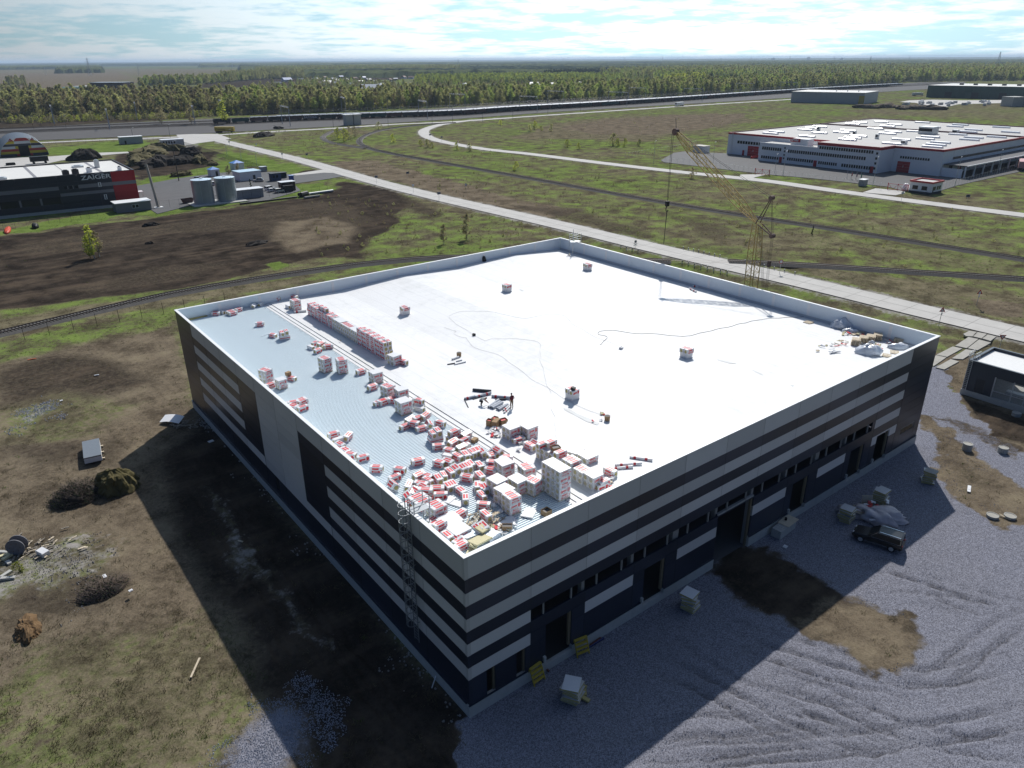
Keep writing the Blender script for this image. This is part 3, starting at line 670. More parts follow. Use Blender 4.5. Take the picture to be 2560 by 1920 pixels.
# cover strips over the vertical joints, corner flashings
strip_l = mat('joint_strip_light', (.44, .44, .45), .4, .2, .03); strip_d = mat('joint_strip_dark', (.035, .04, .05), .4, .2, .03)
for k in range(1, 12):
    for r, (z0, z1) in enumerate(ROWS):
        lf = (k <= 10 and r in (0, 2, 4))
        if r == 6 and 1 <= k <= 9: continue
        x = XJ[k]
        if any(d[0] < x + .05 and d[1] > x - .05 and d[2] < z1 and d[3] > z0 for d in DOORS): continue
        B('joint_strip', (x - .035, -.014, z0 + G), (x + .035, -.002, z1 - G), strip_l if lf else strip_d, hall)
        y = YJ[k]; ll = (r == 0) or (k in (5, 6) and r < 9) or (r % 2 == 0 and k != 4 and k != 7 and k < 11 and not (k == 5 and r < 8))
        B('joint_strip', (-.014, y - .035, z0 + G), (-.002, y + .035, z1 - G), strip_l if ll and k < 11 else strip_d, hall)
for r, (z0, z1) in enumerate(ROWS):
    m_ = panel_light if r % 2 == 0 else panel_dark
    B('corner_flashing', (-.02, -.02, z0 + G), (.30, -.004, z1 - G), m_, hall)
    B('corner_flashing', (-.02, -.003, z0 + G), (-.004, .30, z1 - G), m_, hall)
# back walls: outer faces never face the photograph, inner parapet faces do
B('back_wall', (HX - TH, TH + .01, 0), (HX, HY - TH - .01, 13.0), panel_dark, hall)
B('back_wall', (TH + .01, HY - TH, 0), (HX, HY, 13.0), panel_dark, hall)
for k in range(12):
    a, b = XJ[k] + (TH if k == 0 else 0), XJ[k + 1] - (.2 if k == 11 else 0)
    B('parapet_panel', (a + .01, HY - .2, 12.4), (b - .01, HY - TH - .002 + .12, 14.97), inner_white, hall)
    a, b = YJ[k] + (TH if k == 0 else 0), YJ[k + 1] - (.2 if k == 11 else 0)
    B('parapet_panel', (HX - .2, a + .01, 12.1), (HX - .001, b - .01, 14.97), inner_white, hall)
    if k:
        B('parapet_clip', (XJ[k] - .22, HY - .235, 13.0), (XJ[k] + .22, HY - .202, 14.8), white_metal, hall)
        B('parapet_clip', (HX - .235, YJ[k] - .22, 12.6), (HX - .202, YJ[k] + .22, 14.8), white_metal, hall)
B('parapet_lining', (.14, .20, 12.4), (.2, HY - .25, 14.96), inner_white, hall)
B('parapet_lining', (.21, .14, 12.4), (HX - .25, .2, 14.96), inner_white, hall)
for nm, a, b in (('coping', (-.06, -.06, 15.0), (HX + .06, .30, 15.07)), ('coping', (-.06, .302, 15.0), (.30, HY - .302, 15.068)), ('coping', (-.06, HY - .30, 15.0), (HX + .06, HY + .06, 15.066)), ('coping', (HX - .30, .303, 15.0), (HX + .06, HY - .303, 15.064))):
    B(nm, a, b, white_metal, hall)
# plinth of precast blocks with drip flashing
def plinth(a, b, axis):
    if axis == 'x': B('plinth_block', (a + .01, -.12, -.5), (b - .01, .25, 1.10), concrete, hall); B('drip_flashing', (a, -.17, 1.102), (b, -.001, 1.135), panel_dark, hall)
    else: B('plinth_block', (-.12, a + .01, -.5), (.25, b - .01, 1.10), concrete, hall); B('drip_flashing', (-.17, a, 1.102), (-.001, b, 1.135), panel_dark, hall)
for k in range(12):
    a, b = XJ[k], XJ[k + 1]
    segs = [(a, b)] if k != 5 else [(b - .05, b)]
    for s in segs:
        cut = [d for d in DOORS if d[2] < 1.3 and d[3] < 6 and s[0] < d[0] < s[1] and d[1] - d[0] > 2]
        x = s[0] if k else -.12
        for d in cut:
            plinth(x, d[0] - .05, 'x'); B('plinth_block', (d[0] - .04, -.12, -.5), (d[1] + .04, .25, .62), concrete, hall)
            B('threshold', (d[0] - .3, -.2, 1.10), (d[0] - .06, .1, 1.62), concrete, hall); x = d[1] + .05
        plinth(x, s[1], 'x')
    plinth(YJ[k] + (.26 if k == 0 else 0), YJ[k + 1], 'y')
# door frames, concrete columns and mullions
frame = mat('door_post', (.20, .165, .11), .8, 0, .2); colm = mat('column_concrete', (.27, .27, .27), .8)
for d in DOORS[:8]:
    w = .22 if d[1] - d[0] > 2 else .12
    B('door_post', (d[1] - w, .13, d[2] - .1), (d[1] + .02, .35, d[3]), frame, hall)
    B('door_reveal', (d[0] - .02, .13, d[2] - .1), (d[0] + .05, .35, d[3]), panel_dark, hall)
B('gate_lintel', (29.7, .02, 6.03), (35.45, .30, 6.24), mat('lintel', (.34, .34, .34), .7), hall)
for k in range(1, 10):
    x = XJ[k]; wide = k in (4, 8)
    B('column', (x - (.45 if wide else .17), .3, 0), (x + (.35 if wide else .17), .75, 13), colm, hall)
    for dx in (1.35, 4.35):
        if x + dx < 58.5: B('window_mullion', (x + dx - .06, .02, 6.03), (x + dx + .06, .16, 7.19), colm, hall)
    e_ = min(XJ[k + 1], 58.7)
    B('window_sill', (x + .2 if k == 1 else x, -.05, 6.0), (e_, .16, 6.06), panel_dark, hall)
for (a, b, z0, z1) in ((66.9, 70.6, 2.78, 3.62),):
    B('window_frame', (a, .03, z0), (a + .09, .10, z1), colm, hall); B('window_frame', (b - .09, .03, z0), (b, .10, z1), colm, hall)
    B('window_frame', (a + .09, .03, z1 - .09), (b - .09, .10, z1), colm, hall); B('window_pane', (a + .09, .05, z0), (b - .09, .07, z1 - .09), glass, hall)
B('hatch', (.03, 37.62, 1.92), (.08, 38.58, 3.58), dark_metal, hall)
B('hall_floor', (.3, .3, -.05), (HX - .3, HY - .3, .02), mat('dark_floor', (.10, .10, .10), .9), hall)
for (x, y) in [(12 * i, 12 * j) for i in range(1, 6) for j in range(1, 5)]: B('inner_column', (x - .2, y - .2, .02), (x + .2, y + .2, 12.3), colm, hall)
# roof: deck sheets, stepped insulation edge, membrane with gentle ridges
deck_m = mat('deck_steel', (.66, .74, .78), .5, .05, .05, 1.0)
DK = 13.28; EDGE = 12.3
mb = MB(); nr_ = 5; pw = 1.0 / nr_; L_ = EDGE - .25
prof = []; nr_ = 4; pw = .25
for k in range(nr_):
    y = k * pw; prof += [(y, 0), (y + pw * .42, 0), (y + pw * .50, .10), (y + pw * .92, .10)]
prof.append((1.0, 0)); n = len(prof)
mb.add([(x, y, z) for x in (0, L_) for y, z in prof], [(i, n + i, n + i + 1, i + 1) for i in range(n - 1)])
sheet = mb.mesh('decking_sheet', deck_m)
for k in range(71): obj('decking_sheet', sheet, hall, (.21, .22 + k * 1.0, DK))
def roof_z(x):
    P_ = [(EDGE, 13.50), (15, 13.50), (25, 13.20), (36.4, 13.72), (47, 13.25), (59.8, 13.62), (72, 12.75)]
    for (a, za), (b, zb) in zip(P_[:-1], P_[1:]):
        if x <= b: t = max(0, (x - a) / (b - a)); return za + (zb - za) * t
    return 12.75
def rz_at(x): return DK + .055 if x < EDGE else roof_z(x)
def on_roof(px, py, up=0.0):
    """photo pixel -> point on the roof surface (raised by up)"""
    p = at(px, py, 13.3 + up)
    for _ in range(4): p = at(px, py, rz_at(p.x) + up)
    return p
def membrane_mat():
    M = bpy.data.materials.new('roof_membrane'); M.use_nodes = True; t = M.node_tree; b = t.nodes['Principled BSDF']
    g = N(t, 'ShaderNodeNewGeometry'); sp = N(t, 'ShaderNodeSeparateXYZ'); t.links.new(g.outputs['Position'], sp.inputs[0])
    def stripe(ax, per, wd):
        f = mth(t, 'FRACT', mth(t, 'DIVIDE', sp.outputs[ax], per)); return mth(t, 'LESS_THAN', f, wd / per)
    nz = noise(t, g.outputs['Position'], .13, 5, .6); nf = noise(t, g.outputs['Position'], .9, 6, .7)
    mp = N(t, 'ShaderNodeMapping'); t.links.new(g.outputs['Position'], mp.inputs[0]); mp.inputs['Scale'].default_value = (.9, .05, 1)
    ns = noise(t, mp.outputs[0], 1.0, 5, .65)
    c = mixc(t, sstep(t, mth(t, 'MULTIPLY_ADD', nf, .5, mth(t, 'MULTIPLY', nz, .5)), .45, .68), (.70, .705, .71), (.60, .61, .61))
    c = mixc(t, mth(t, 'MULTIPLY', sstep(t, ns, .56, .72), .35), c, (.50, .50, .48))
    ln = mth(t, 'MULTIPLY', stripe(0, 2.05, .09), .35); c = mixc(t, ln, c, (.45, .46, .49))
    t.links.new(c, b.inputs['Base Color']); b.inputs['Roughness'].default_value = .55; b.inputs['Specular IOR Level'].default_value = .3
    bp = N(t, 'ShaderNodeBump'); bp.inputs['Strength'].default_value = .12; bp.inputs['Distance'].default_value = .05; t.links.new(nf, bp.inputs['Height']); t.links.new(bp.outputs[0], b.inputs['Normal'])
    return M
memb = membrane_mat()
xs = [EDGE + 1.55, 15, 20, 25, 30, 36.4, 42, 47, 53, 59.8, 66, 71.79]
ys = list(np.linspace(.21, HY - .21, 30)); mb = MB()
rr_ = np.random.RandomState(4)
vs_ = [(x, y, roof_z(x) + (rr_.rand() - .5) * .03) for x in xs for y in ys]
mb.add(vs_, [(i * 30 + j, (i + 1) * 30 + j, (i + 1) * 30 + j + 1, i * 30 + j + 1) for i in range(len(xs) - 1) for j in range(29)])
mb.build('roof_membrane', memb, hall)
seam = mat('roof_seam', (.52, .56, .60), .6)
for k, (x0, x1, z) in enumerate(((EDGE, EDGE + .40, 13.36), (EDGE + .44, EDGE + .95, 13.43), (EDGE + 1.0, EDGE + 1.58, 13.51))):
    B('insulation_step', (x0, .22, 13.2), (x1, HY - .25, z), memb, hall)
mb = MB()
for k in range(230):
    y = 4 + k * .29
    if y > 70: break
    mb.box((EDGE - .32, y, DK + .055), (EDGE - .24, y + .10, DK + .075))
o = mb.build('screw_row', dark_metal, hall); tag(o, kind='stuff')
B('membrane_upstand', (HX - .30, .22, 12.6), (HX - .24, HY - .25, 13.15), mat('upstand', (.5, .53, .56), .6), hall)
lad_m = mat('ladder_steel', (.27, .29, .31), .5, .4)
# caged ladder on the long wall with its landing rails
lad = obj('roof_ladder', None, hall, (0, 7.3, 0)); lad.empty_display_size = .2
LX = -.22; LT = 15.0
for dy in (-.34, .34):
    MB().bar((LX, dy, 2.4), (LX, dy, LT + 1.3), .065).build('stile', lad_m, lad)
for k in range(42):
    z = 2.6 + k * .31
    if z < LT + .1: MB().bar((LX, -.34, z), (LX, .34, z), .035).build('rung', lad_m, lad)
hp = MB()
arc = [(LX - .02, -.36), (LX - .28, -.42), (LX - .58, -.36), (LX - .76, -.15), (LX - .76, .15), (LX - .58, .36), (LX - .28, .42), (LX - .02, .36)]
for (p, q) in zip(arc[:-1], arc[1:]): hp.bar((*p, 0), (*q, 0), .045)
hoop = hp.mesh('hoop', lad_m)
for k in range(17):
    z = 4.4 + k * .72
    if z < LT + 1.2: obj('hoop', hoop, lad, (0, 0, z))
for p in (arc[2], arc[3], arc[4], arc[5]): MB().bar((*p, 4.4), (*p, LT + 1.2), .03).build('cage_strap', lad_m, lad)
for z in (4.5, 7.4, 10.3, 13.2): 
    for dy in (-.34, .34): MB().bar((-.005, dy, z), (LX, dy, z), .05).build('bracket', lad_m, lad)
MB().box((.05, -.5, 15.09), (1.5, .5, 15.12)).build('landing_grid', lad_m, lad)
for dy in (-.5, .5):
    for x in (.08, 1.45): MB().bar((x, dy, 15.1), (x, dy, 16.2), .055).build('guard_post', lad_m, lad)
    for z in (15.65, 16.2): MB().bar((.08, dy, z), (1.45, dy, z), .05).build('guard_rail', lad_m, lad)
for dy in (-.45, .45): MB().bar((1.4, dy, 13.35), (1.4, dy, 15.09), .06).build('landing_leg', lad_m, lad)
# second ladder landing at the far corner
lad2 = obj('roof_ladder', None, hall, (HX, 67.0, 0)); lad2.empty_display_size = .2
for dy in (-.5, .5):
    for x in (-1.3, .8): MB().bar((x, dy, 13.0 if x < 0 else 15.0), (x, dy, 16.6), .07).build('guard_post', galv, lad2)
    for z in (15.7, 16.1, 16.55): MB().bar((-1.3, dy, z), (.8, dy, z), .06).build('guard_rail', galv, lad2)
MB().box((-1.3, -.5, 15.1), (.8, .5, 15.14)).build('landing_grid', galv, lad2)
MB().tube((-1.6, -.9, 13.0), (-1.6, -.9, 17.8), .05).build('lightning_rod', galv, lad2)
# ------------------------------------------------------------------ things on the hall's roof
PACKS = []          # (object, position)
def pack_mesh(L=1.18, W=.58, Hh=.60, style=0):
    mb = MB(); b = .035; l, w, h = L / 2, W / 2, Hh
    # body with softened edges: chamfered cross-section along the length
    prof = [(-w + b, 0), (w - b, 0), (w, b), (w, h - b), (w - b, h), (-w + b, h), (-w, h - b), (-w, b)]
    vs = [(x, y * k, (z - h / 2) * k + h / 2) for x, k in ((-l, .94), (-l + b, 1), (l - b, 1), (l, .94)) for y, z in prof]
    fs = [(r * 8 + i, (r + 1) * 8 + i, (r + 1) * 8 + (i + 1) % 8, r * 8 + (i + 1) % 8) for r in range(3) for i in range(8)] + [tuple(range(8)), tuple(range(31, 23, -1))]
    mb.add(vs, fs, 0)
    e = .004
    if style < 2:
        for s in (-1, 1):      # printed red blocks on both long sides and on top
            y = s * (w + e)
            for (x0, x1, z0, z1) in (((-l * .62, l * .62, h * .12, h * .42), (-l * .55, l * .45, h * .58, h * .86)) if style == 0 else ((-l * .8, l * .25, h * .2, h * .62), (l * .4, l * .8, h * .15, h * .8))):
                q = [(x0, y, z0), (x1, y, z0), (x1, y, z1), (x0, y, z1)]; mb.add(q if s < 0 else q[::-1], [(0, 1, 2, 3)], 1)
            mb.add([(-l * .40, s * (w + 2 * e), h * .22), (l * .35, s * (w + 2 * e), h * .22), (l * .35, s * (w + 2 * e), h * .32), (-l * .40, s * (w + 2 * e), h * .32)][::1 if s < 0 else -1], [(0, 1, 2, 3)], 2)
            ring = [(l * .82 + .05 * math.cos(a) * 1.2, y, h * .5 + .06 * math.sin(a)) for a in [i * math.pi / 4 for i in range(8)]]
            mb.add(ring if s < 0 else ring[::-1], [tuple(range(8))], 1)
        for (y0, y1) in ((-w * .75, -w * .1), (w * .15, w * .7)):
            mb.add([(-l * .6, y0, h + e), (l * .55, y0, h + e), (l * .55, y1, h + e), (-l * .6, y1, h + e)], [(0, 1, 2, 3)], 3)
    for s in (-1, 1):          # bare wool shows in an oval at both ends
        ov = [(s * (l + e), math.cos(a) * w * .66, h / 2 + math.sin(a) * h * .36) for a in [i * math.pi / 5 for i in range(10)]]
        mb.add(ov if s > 0 else ov[::-1], [tuple(range(10))], 4)
    return mb
PM = [film_white, print_red, film_white, print_pale, wool]
pack_meshes = [pack_mesh(style=0).mesh('wool_pack', PM), pack_mesh(L=1.12, W=.52, Hh=.56, style=1).mesh('wool_pack', PM), pack_mesh(style=0, Hh=.52).mesh('wool_pack', PM), pack_mesh(L=1.0, W=.55, Hh=.5, style=2).mesh('wool_pack', PM)]
def img_yaw(px, py, ang, z):
    a = at(px, py, z); b = at(px + 8 * math.cos(R(ang)), py + 8 * math.sin(R(ang)), z); d = b - a
    return math.atan2(d.y, d.x)
def pack(q, ang, up=0.0, tilt=(0, 0), style=None, upend=False, yaw=None, label=None, cat='insulation pack', group=None, pos=None):
    st = rnd.choice([0, 0, 0, 1, 2]) if style is None else style
    p = pos if pos is not None else on_roof(*q, up + .3)
    z = p.z - .3
    rz = img_yaw(*q, ang, p.z) if yaw is None else yaw
    rot = (tilt[0], tilt[1], rz)
    o = obj('wool_pack', pack_meshes[st], None, (p.x, p.y, z + (abs(tilt[0]) * .25 + abs(tilt[1]) * .5)), rot, (rnd.uniform(.94, 1.06), rnd.uniform(.94, 1.06), rnd.uniform(.95, 1.04)))
    if upend: o.rotation_euler = (0, R(90), rz); o.location.z = z + .58
    o['tilted'] = 1 if (tilt[0] or tilt[1]) else 0
    if label: tag(o, label, cat, group)
    else: PACKS.append(o)
    return o
def packs(f, lst):
    for t in lst:
        x, y, a = t[:3]; kw = t[3] if len(t) > 3 else {}
        pack(f(x, y), a, **kw)
T = lambda a, b=0: dict(tilt=(R(a), R(b)))
# the jumble on the bare deck (measured in an enlarged window)
packs(ZH, [(940, 385, -5), (1130, 455, 12), (1175, 325, -30, T(20)), (1400, 300, -28, T(-12)), (1180, 235, -22), (1210, 150, -22, dict(up=.55)), (1300, 220, -28, T(-25)), (1410, 190, -28, T(14)), (1385, 390, -18),
 (1270, 570, 28), (1400, 545, 45), (1460, 525, 45), (1520, 505, 45), (1578, 485, 45), (1640, 465, 46), (1715, 500, 50, T(18)),
 (585, 650, -12, T(8)), (270, 795, 8), (185, 930, -22), (955, 685, 14), (1110, 665, 18, T(10)),
 (1140, 840, 40), (1255, 785, 42, T(14)), (1370, 765, 45, T(10)), (1445, 745, 45), (1490, 695, 48), (1650, 720, 48), (1880, 680, 5, dict(up=.35)), (1860, 800, 12, T(12)), (1930, 520, 38, T(30)), (1980, 470, 30, dict(up=.3, tilt=(R(25), 0))), (1870, 545, -20, T(20)),
 (590, 895, -25, T(18)), (740, 905, 15), (760, 985, 28), (935, 950, 52), (1020, 905, 55, T(-8)), (1440, 930, 10, T(10)), (1660, 905, 45), (200, 1060, 40, T(50)), (410, 1080, -65, T(12)), (640, 1050, 10), (690, 1100, 25, T(14)),
 (1110, 1085, 50), (1190, 1045, 50), (1330, 1155, 38), (720, 1165, 3, dict(up=.25)), (920, 1130, -2, T(10)), (980, 1235, -3), (1410, 1295, 88), (1615, 1085, 88), (1690, 1235, 45), (1755, 1125, 55, T(12)), (1720, 1405, 5),
 (440, 1260, 55, T(25)), (500, 1190, -60, T(15)), (1690, 1110, 55), (2090, 640, 25, dict(up=.4)), (2120, 600, 0), (1330, 420, -24, T(12)), (1100, 560, 12, dict(style=3)), (560, 1180, 30, T(20))])
# pairs on a white box, and the cluster above the jumble
packs(ZN, [(230, 270, -22), (265, 225, -30, T(12)), (300, 250, 10, dict(up=.2)), (390, 195, -28, dict(up=.4, tilt=(R(15), R(-8)))), (437, 258, 60, T(55)), (360, 285, -15), (505, 255, 15, T(-12)), (335, 215, -20, dict(up=.25)), (20, 85, -20), (130, 68, 10), (340, 70, 15, dict(up=.5)), (345, 108, 10, dict(style=3)), (350, 130, 20, dict(style=3)), (60, 80, -20)])
packs(ZR, [(415, 702, 0, T(10)), (560, 703, -12), (610, 672, -18), (540, 690, -15, dict(up=.1)), (612, 632, -22, T(40)), (705, 600, -8, dict(up=.3)), (700, 620, -8), (850, 583, 75, dict(upend=True)), (1090, 563, 12), (795, 798, -5), (905, 892, 10), (1270, 962, -25), (1318, 972, -25, T(12)), (1292, 1025, -22, T(10)), (1385, 990, -8), (1665, 1208, -16, T(8)), (1068, 1262, 12), (885, 1325, -20), (1150, 1458, -22, T(8)), (1165, 1522, -18), (1090, 1512, 15, T(8)), (1060, 1485, -10), (1765, 1342, -18, T(8)), (1850, 1468, -16), (1940, 1448, -14, T(8)), (2165, 1468, 20, T(12)), (2170, 1512, 5, dict(style=3)), (1040, 640, 25, dict(style=3)), (940, 575, 0, T(12)), (1235, 995, 20, dict(style=3)), (735, 640, -40, dict(style=3, tilt=(R(30), 0))), (800, 622, -30, dict(style=3)), (465, 692, 10, dict(style=3))])
packs(Z6, [(1020, 588, -15), (1112, 602, -45, T(12)), (1050, 622, -20, dict(style=3)), (1070, 655, 25, T(10)), (1130, 720, 10), (1100, 690, 30), (1212, 738, -14), (1300, 808, 2), (820, 375, -22), (760, 385, -10)])
# close to the near corner
packs(ZK, [(800, 335, -30), (845, 385, -30), (900, 455, -27), (905, 415, -27, dict(up=.45)), (1030, 600, 40), (1075, 560, 40), (1255, 745, -27), (1220, 680, -30), (1240, 225, -32), (1655, 255, 40, dict(up=.25)), (1545, 480, 40, T(20)), (1640, 450, 45, T(15)), (1190, 610, 40, T(14)), (1100, 520, 40, dict(up=.1)), (960, 330, -28, dict(up=.05, style=2)), (420, 60, -30), (530, 60, -30), (600, 110, 20)])
packs(ZD, [(760, 525, 28), (865, 490, 30, T(30)), (590, 420, -14), (540, 380, 30), (2000, 920, 25), (1900, 1080, -25, dict(up=.2)), (1870, 1130, -20), (960, 500, -20, dict(up=1.15)), (1080, 480, -24, dict(up=1.15)), (1230, 640, -22, dict(up=1.1))])
# roof vents: white upstands, most with packs laid on top as a lid
def vent(q, sx, label, lid=2, sz=1.08):
    p = on_roof(*q); e = thing('roof_vent', label, 'vent', p, 0, 'vent upstands on the white roof')
    MB().box((-sz / 2, -sz / 2, -.2), (sz / 2, sz / 2, .62)).build('upstand', film_white, e)
    MB().box((-sz / 2 - .06, -sz / 2 - .06, -.15), (sz / 2 + .06, sz / 2 + .06, .05)).build('collar', memb, e)
    for k in range(lid):
        pack(q, 0, pos=Vector((p.x + rnd.uniform(-.05, .05), p.y - .32 + .64 * k, p.z + .62 + .3)), yaw=R(rnd.uniform(-4, 4)), label='insulation pack lying as a lid on the %s, %s one' % (sx, 'nearer' if k == 0 else 'farther'), group='packs lying on vent upstands')
vent(ZM(1290, 366), 'vent by the far corner', 'white vent upstand nearest the far corner of the white roof')
vent(ZM(655, 532), 'far middle vent', 'white vent upstand left of the middle of the white roof')
vent(ZM(2070, 1052), 'right-hand lone vent', 'white vent upstand standing alone towards the right of the white roof')
vent(ZM(1172, 1378), 'vent by the workers', 'white vent upstand with a dark bag, right of the standing worker')
vent(ZR(2047, 710), 'vent beyond the pack wall', 'white vent upstand beyond the long wall of stacked packs')
bag = MB(); bag.cbox((0, 0, .15), (.5, .4, .3), 0, (.2, .1, .4)); bag.cbox((.25, .1, .1), (.35, .3, .2), 0, (0, .3, .9))
p = on_roof(*ZM(1178, 1310), 1.25); tag(bag.build('tool_bag', black, None, (p.x, p.y, rz_at(p.x) + 1.25)), 'black tool bag lying on the vent right of the workers', 'bag')
def crate(q, label, packs_on=2):
    p = on_roof(*q); e = thing('white_box', label, 'box', p, R(-10)); MB().box((-.65, -.45, 0), (.65, .45, .62)).build('body', film_white, e); MB().box((-.66, -.46, .26), (.66, .46, .34)).build('tape', print_pale, e)
    for k in range(packs_on): pack(q, 0, pos=Vector((p.x - .3 + .6 * k, p.y, p.z + .62 + .3)), yaw=R(80))
crate(ZR(1010, 925), 'white wrapped box carrying two packs, far part of the deck')
crate(ZH(890, 300), 'white wrapped box carrying packs at the top of the jumble')
# wrapped pallets of packs
film_m = bpy.data.materials.new('stretch_film'); film_m.use_nodes = True
t = film_m.node_tree; b_ = t.nodes['Principled BSDF']; b_.inputs['Base Color'].default_value = (.85, .86, .88, 1); b_.inputs['Roughness'].default_value = .2
tc = N(t, 'ShaderNodeTexCoord'); b_.inputs['Specular IOR Level'].default_value = .6
t.links.new(mth(t, 'MULTIPLY_ADD', noise(t, tc.outputs['Object'], 2.6, 5, .7), 1.5, -.52, True), b_.inputs['Alpha'])
bp = N(t, 'ShaderNodeBump'); bp.inputs['Strength'].default_value = .5; bp.inputs['Distance'].default_value = .04; t.links.new(noise(t, tc.outputs['Object'], 7, 4, .6), bp.inputs['Height']); t.links.new(bp.outputs[0], b_.inputs['Normal'])
pmesh = {}
def small_pack(l, w, h):
    k = (round(l, 2), round(w, 2), round(h, 2))
    if k not in pmesh: pmesh[k] = [pack_mesh(l, w, h, s).mesh('wool_pack', PM) for s in (0, 1)]
    return pmesh[k]
def wrapped(q, label, n=(1, 2, 2), yaw=0.0, cell=(1.15, .6, .55), white_top=True, pallet=True, pos=None, up=0.0, film=True):
    p = pos if pos is not None else on_roof(*q, up)
    e = thing('wrapped_pallet', label, 'wrapped pallet', p, yaw, 'film-wrapped pallets of packs on the roof')
    z0 = 0.0
    if pallet:
        z0 = .14; L, W = n[0] * cell[0], n[1] * cell[1]; mb = MB()
        for x in (-.45, 0, .45): mb.box((-L / 2, x * W - .05, 0), (L / 2, x * W + .05, .10))
        for x in np.linspace(-L / 2 + .06, L / 2 - .06, 5): mb.box((x - .05, -W / 2, .10), (x + .05, W / 2, .135))
        mb.build('pallet', wood, e)
    for i in range(n[0]):
        for j in range(n[1]):
            for k in range(n[2]):
                mm_ = small_pack(cell[0] - .01, cell[1] - .01, cell[2] - .005)
                obj('pack', mm_[(i + j + k) % 2], e, ((i - (n[0] - 1) / 2) * cell[0], (j - (n[1] - 1) / 2) * cell[1], z0 + k * cell[2]), (0, 0, rnd.uniform(-.03, .03)))
    L, W, T_ = n[0] * cell[0] / 2 + .02, n[1] * cell[1] / 2 + .02, n[2] * cell[2]
    if film:
        mb = MB(); a = [(-L, -W), (L, -W), (L, W), (-L, W)]
        lv = [z0 + .02, z0 + T_ * .35, z0 + T_ * .7, z0 + T_ + .02]
        vs = [(x * (1 + rnd.uniform(-.015, .02)), y * (1 + rnd.uniform(-.015, .02)), z) for z in lv for x, y in a]
        mb.add(vs, [(r * 4 + i, r * 4 + (i + 1) % 4, (r + 1) * 4 + (i + 1) % 4, (r + 1) * 4 + i) for r in range(3) for i in range(4)])
        mb.build('film_wrap', film_m, e)
        if white_top and n != (1, 2, 3): MB().box((-L * .98, -W * .98, z0 + T_ + .005), (L * .98, W * .98, z0 + T_ + .03)).build('film_cap', film_white, e)
    return e
W2 = dict(n=(1, 2, 2)); C6 = dict(n=(1, 2, 3))
wrapped(ZR(1108, 668), 'wrapped cube of packs beside the far end of the long pack wall', n=(1, 2, 3), cell=(1.2, .65, .5), white_top=False, pallet=False)
wrapped(ZR(1365, 1205), 'white wrapped cube of packs, left of a neighbouring cube on mid deck', yaw=R(8), **C6)
wrapped(ZR(1508, 1215), 'white wrapped cube of packs with red side, right of a neighbouring cube on mid deck', yaw=R(-14), **C6)
wrapped(ZR(855, 1300), 'white wrapped cube of packs against the left parapet', yaw=R(20), n=(1, 2, 3), cell=(1.1, .6, .5))
wrapped(ZR(985, 1350), 'small torn wrapped stack beside the left parapet', yaw=R(5), n=(1, 2, 2), cell=(1.0, .5, .5))
wrapped(ZR(1800, 1300), 'white wrapped cube of packs topmost of the line along the deck edge', n=(1, 2, 2), cell=(1.2, .62, .6))
wrapped(ZR(1905, 1420), 'torn wrapped cube of packs second in the line along the deck edge', yaw=R(10), n=(1, 2, 2), cell=(1.2, .62, .6), white_top=False)
wrapped(ZR(2020, 1450), 'wrapped cube of packs behind the white box-like cube on the deck', yaw=R(-5), n=(1, 2, 2), cell=(1.2, .6, .6))
wrapped(ZR(2040, 1560), 'large white box-like wrapped cube with red rim on the deck', n=(1, 2, 2), cell=(1.35, .68, .65))
# tall wrapped pallet near the front
bp_ = at(*ZD(1215, 1400), 13.34)
tall = wrapped(None, 'tall white wrapped pallet standing near the front parapet', n=(1, 4, 5), cell=(1.25, .58, .54), pos=Vector((bp_.x + .68, bp_.y + 1.2, 13.34)))
# big wrapped blocks in front of the jumble
wrapped(ZH(2080, 880), 'wrapped block with white lid at the upper left of the five-block cluster', n=(1, 2, 2), cell=(1.3, .7, .62), yaw=R(-4))
wrapped(ZH(1960, 1200), 'long white wrapped block at the left of the five-block cluster', n=(1, 2, 2), cell=(1.25, .7, .65), yaw=R(4), up=.0)
wrapped(ZN(1120, 790), 'wrapped block with red checked side in the middle of the five-block cluster', n=(1, 2, 2), cell=(1.2, .7, .6), yaw=R(2))
wrapped(ZN(1240, 795), 'round-cornered wrapped block next to the tall white pallet', n=(1, 2, 2), cell=(1.15, .6, .6), yaw=R(12), white_top=False)
wrapped(ZN(1190, 680), 'torn wrapped block behind the round-cornered block', n=(1, 2, 2), cell=(1.2, .6, .55), yaw=R(-8), white_top=False)
wrapped(ZN(1015, 870), 'white strapped block at the lower left of the cluster', n=(1, 2, 2), cell=(1.3, .65, .6), yaw=R(6))
wrapped(ZN(1070, 945), 'nearest wrapped block with white lid and red label rows on its side', n=(1, 2, 3), cell=(1.15, .6, .5), yaw=R(-2))
wrapped(ZK(1080, 400), 'flat white wrapped block lying by the ladder landing', n=(1, 2, 1), cell=(1.6, .8, .55), yaw=R(-3), pallet=False)
wrapped(ZK(1210, 560), 'wrapped block lettered in red near the front corner', n=(1, 2, 1), cell=(1.5, .75, .6), yaw=R(4), pallet=False)
wrapped(ZK(860, 260), 'pinkish wrapped block behind the ladder landing rails', n=(1, 2, 2), cell=(1.3, .65, .5), yaw=R(3), white_top=False)
wrapped(ZH(620, 1400), 'wrapped block just behind the ladder hoop top', n=(1, 2, 1), cell=(1.5, .7, .6), yaw=R(2), white_top=False)
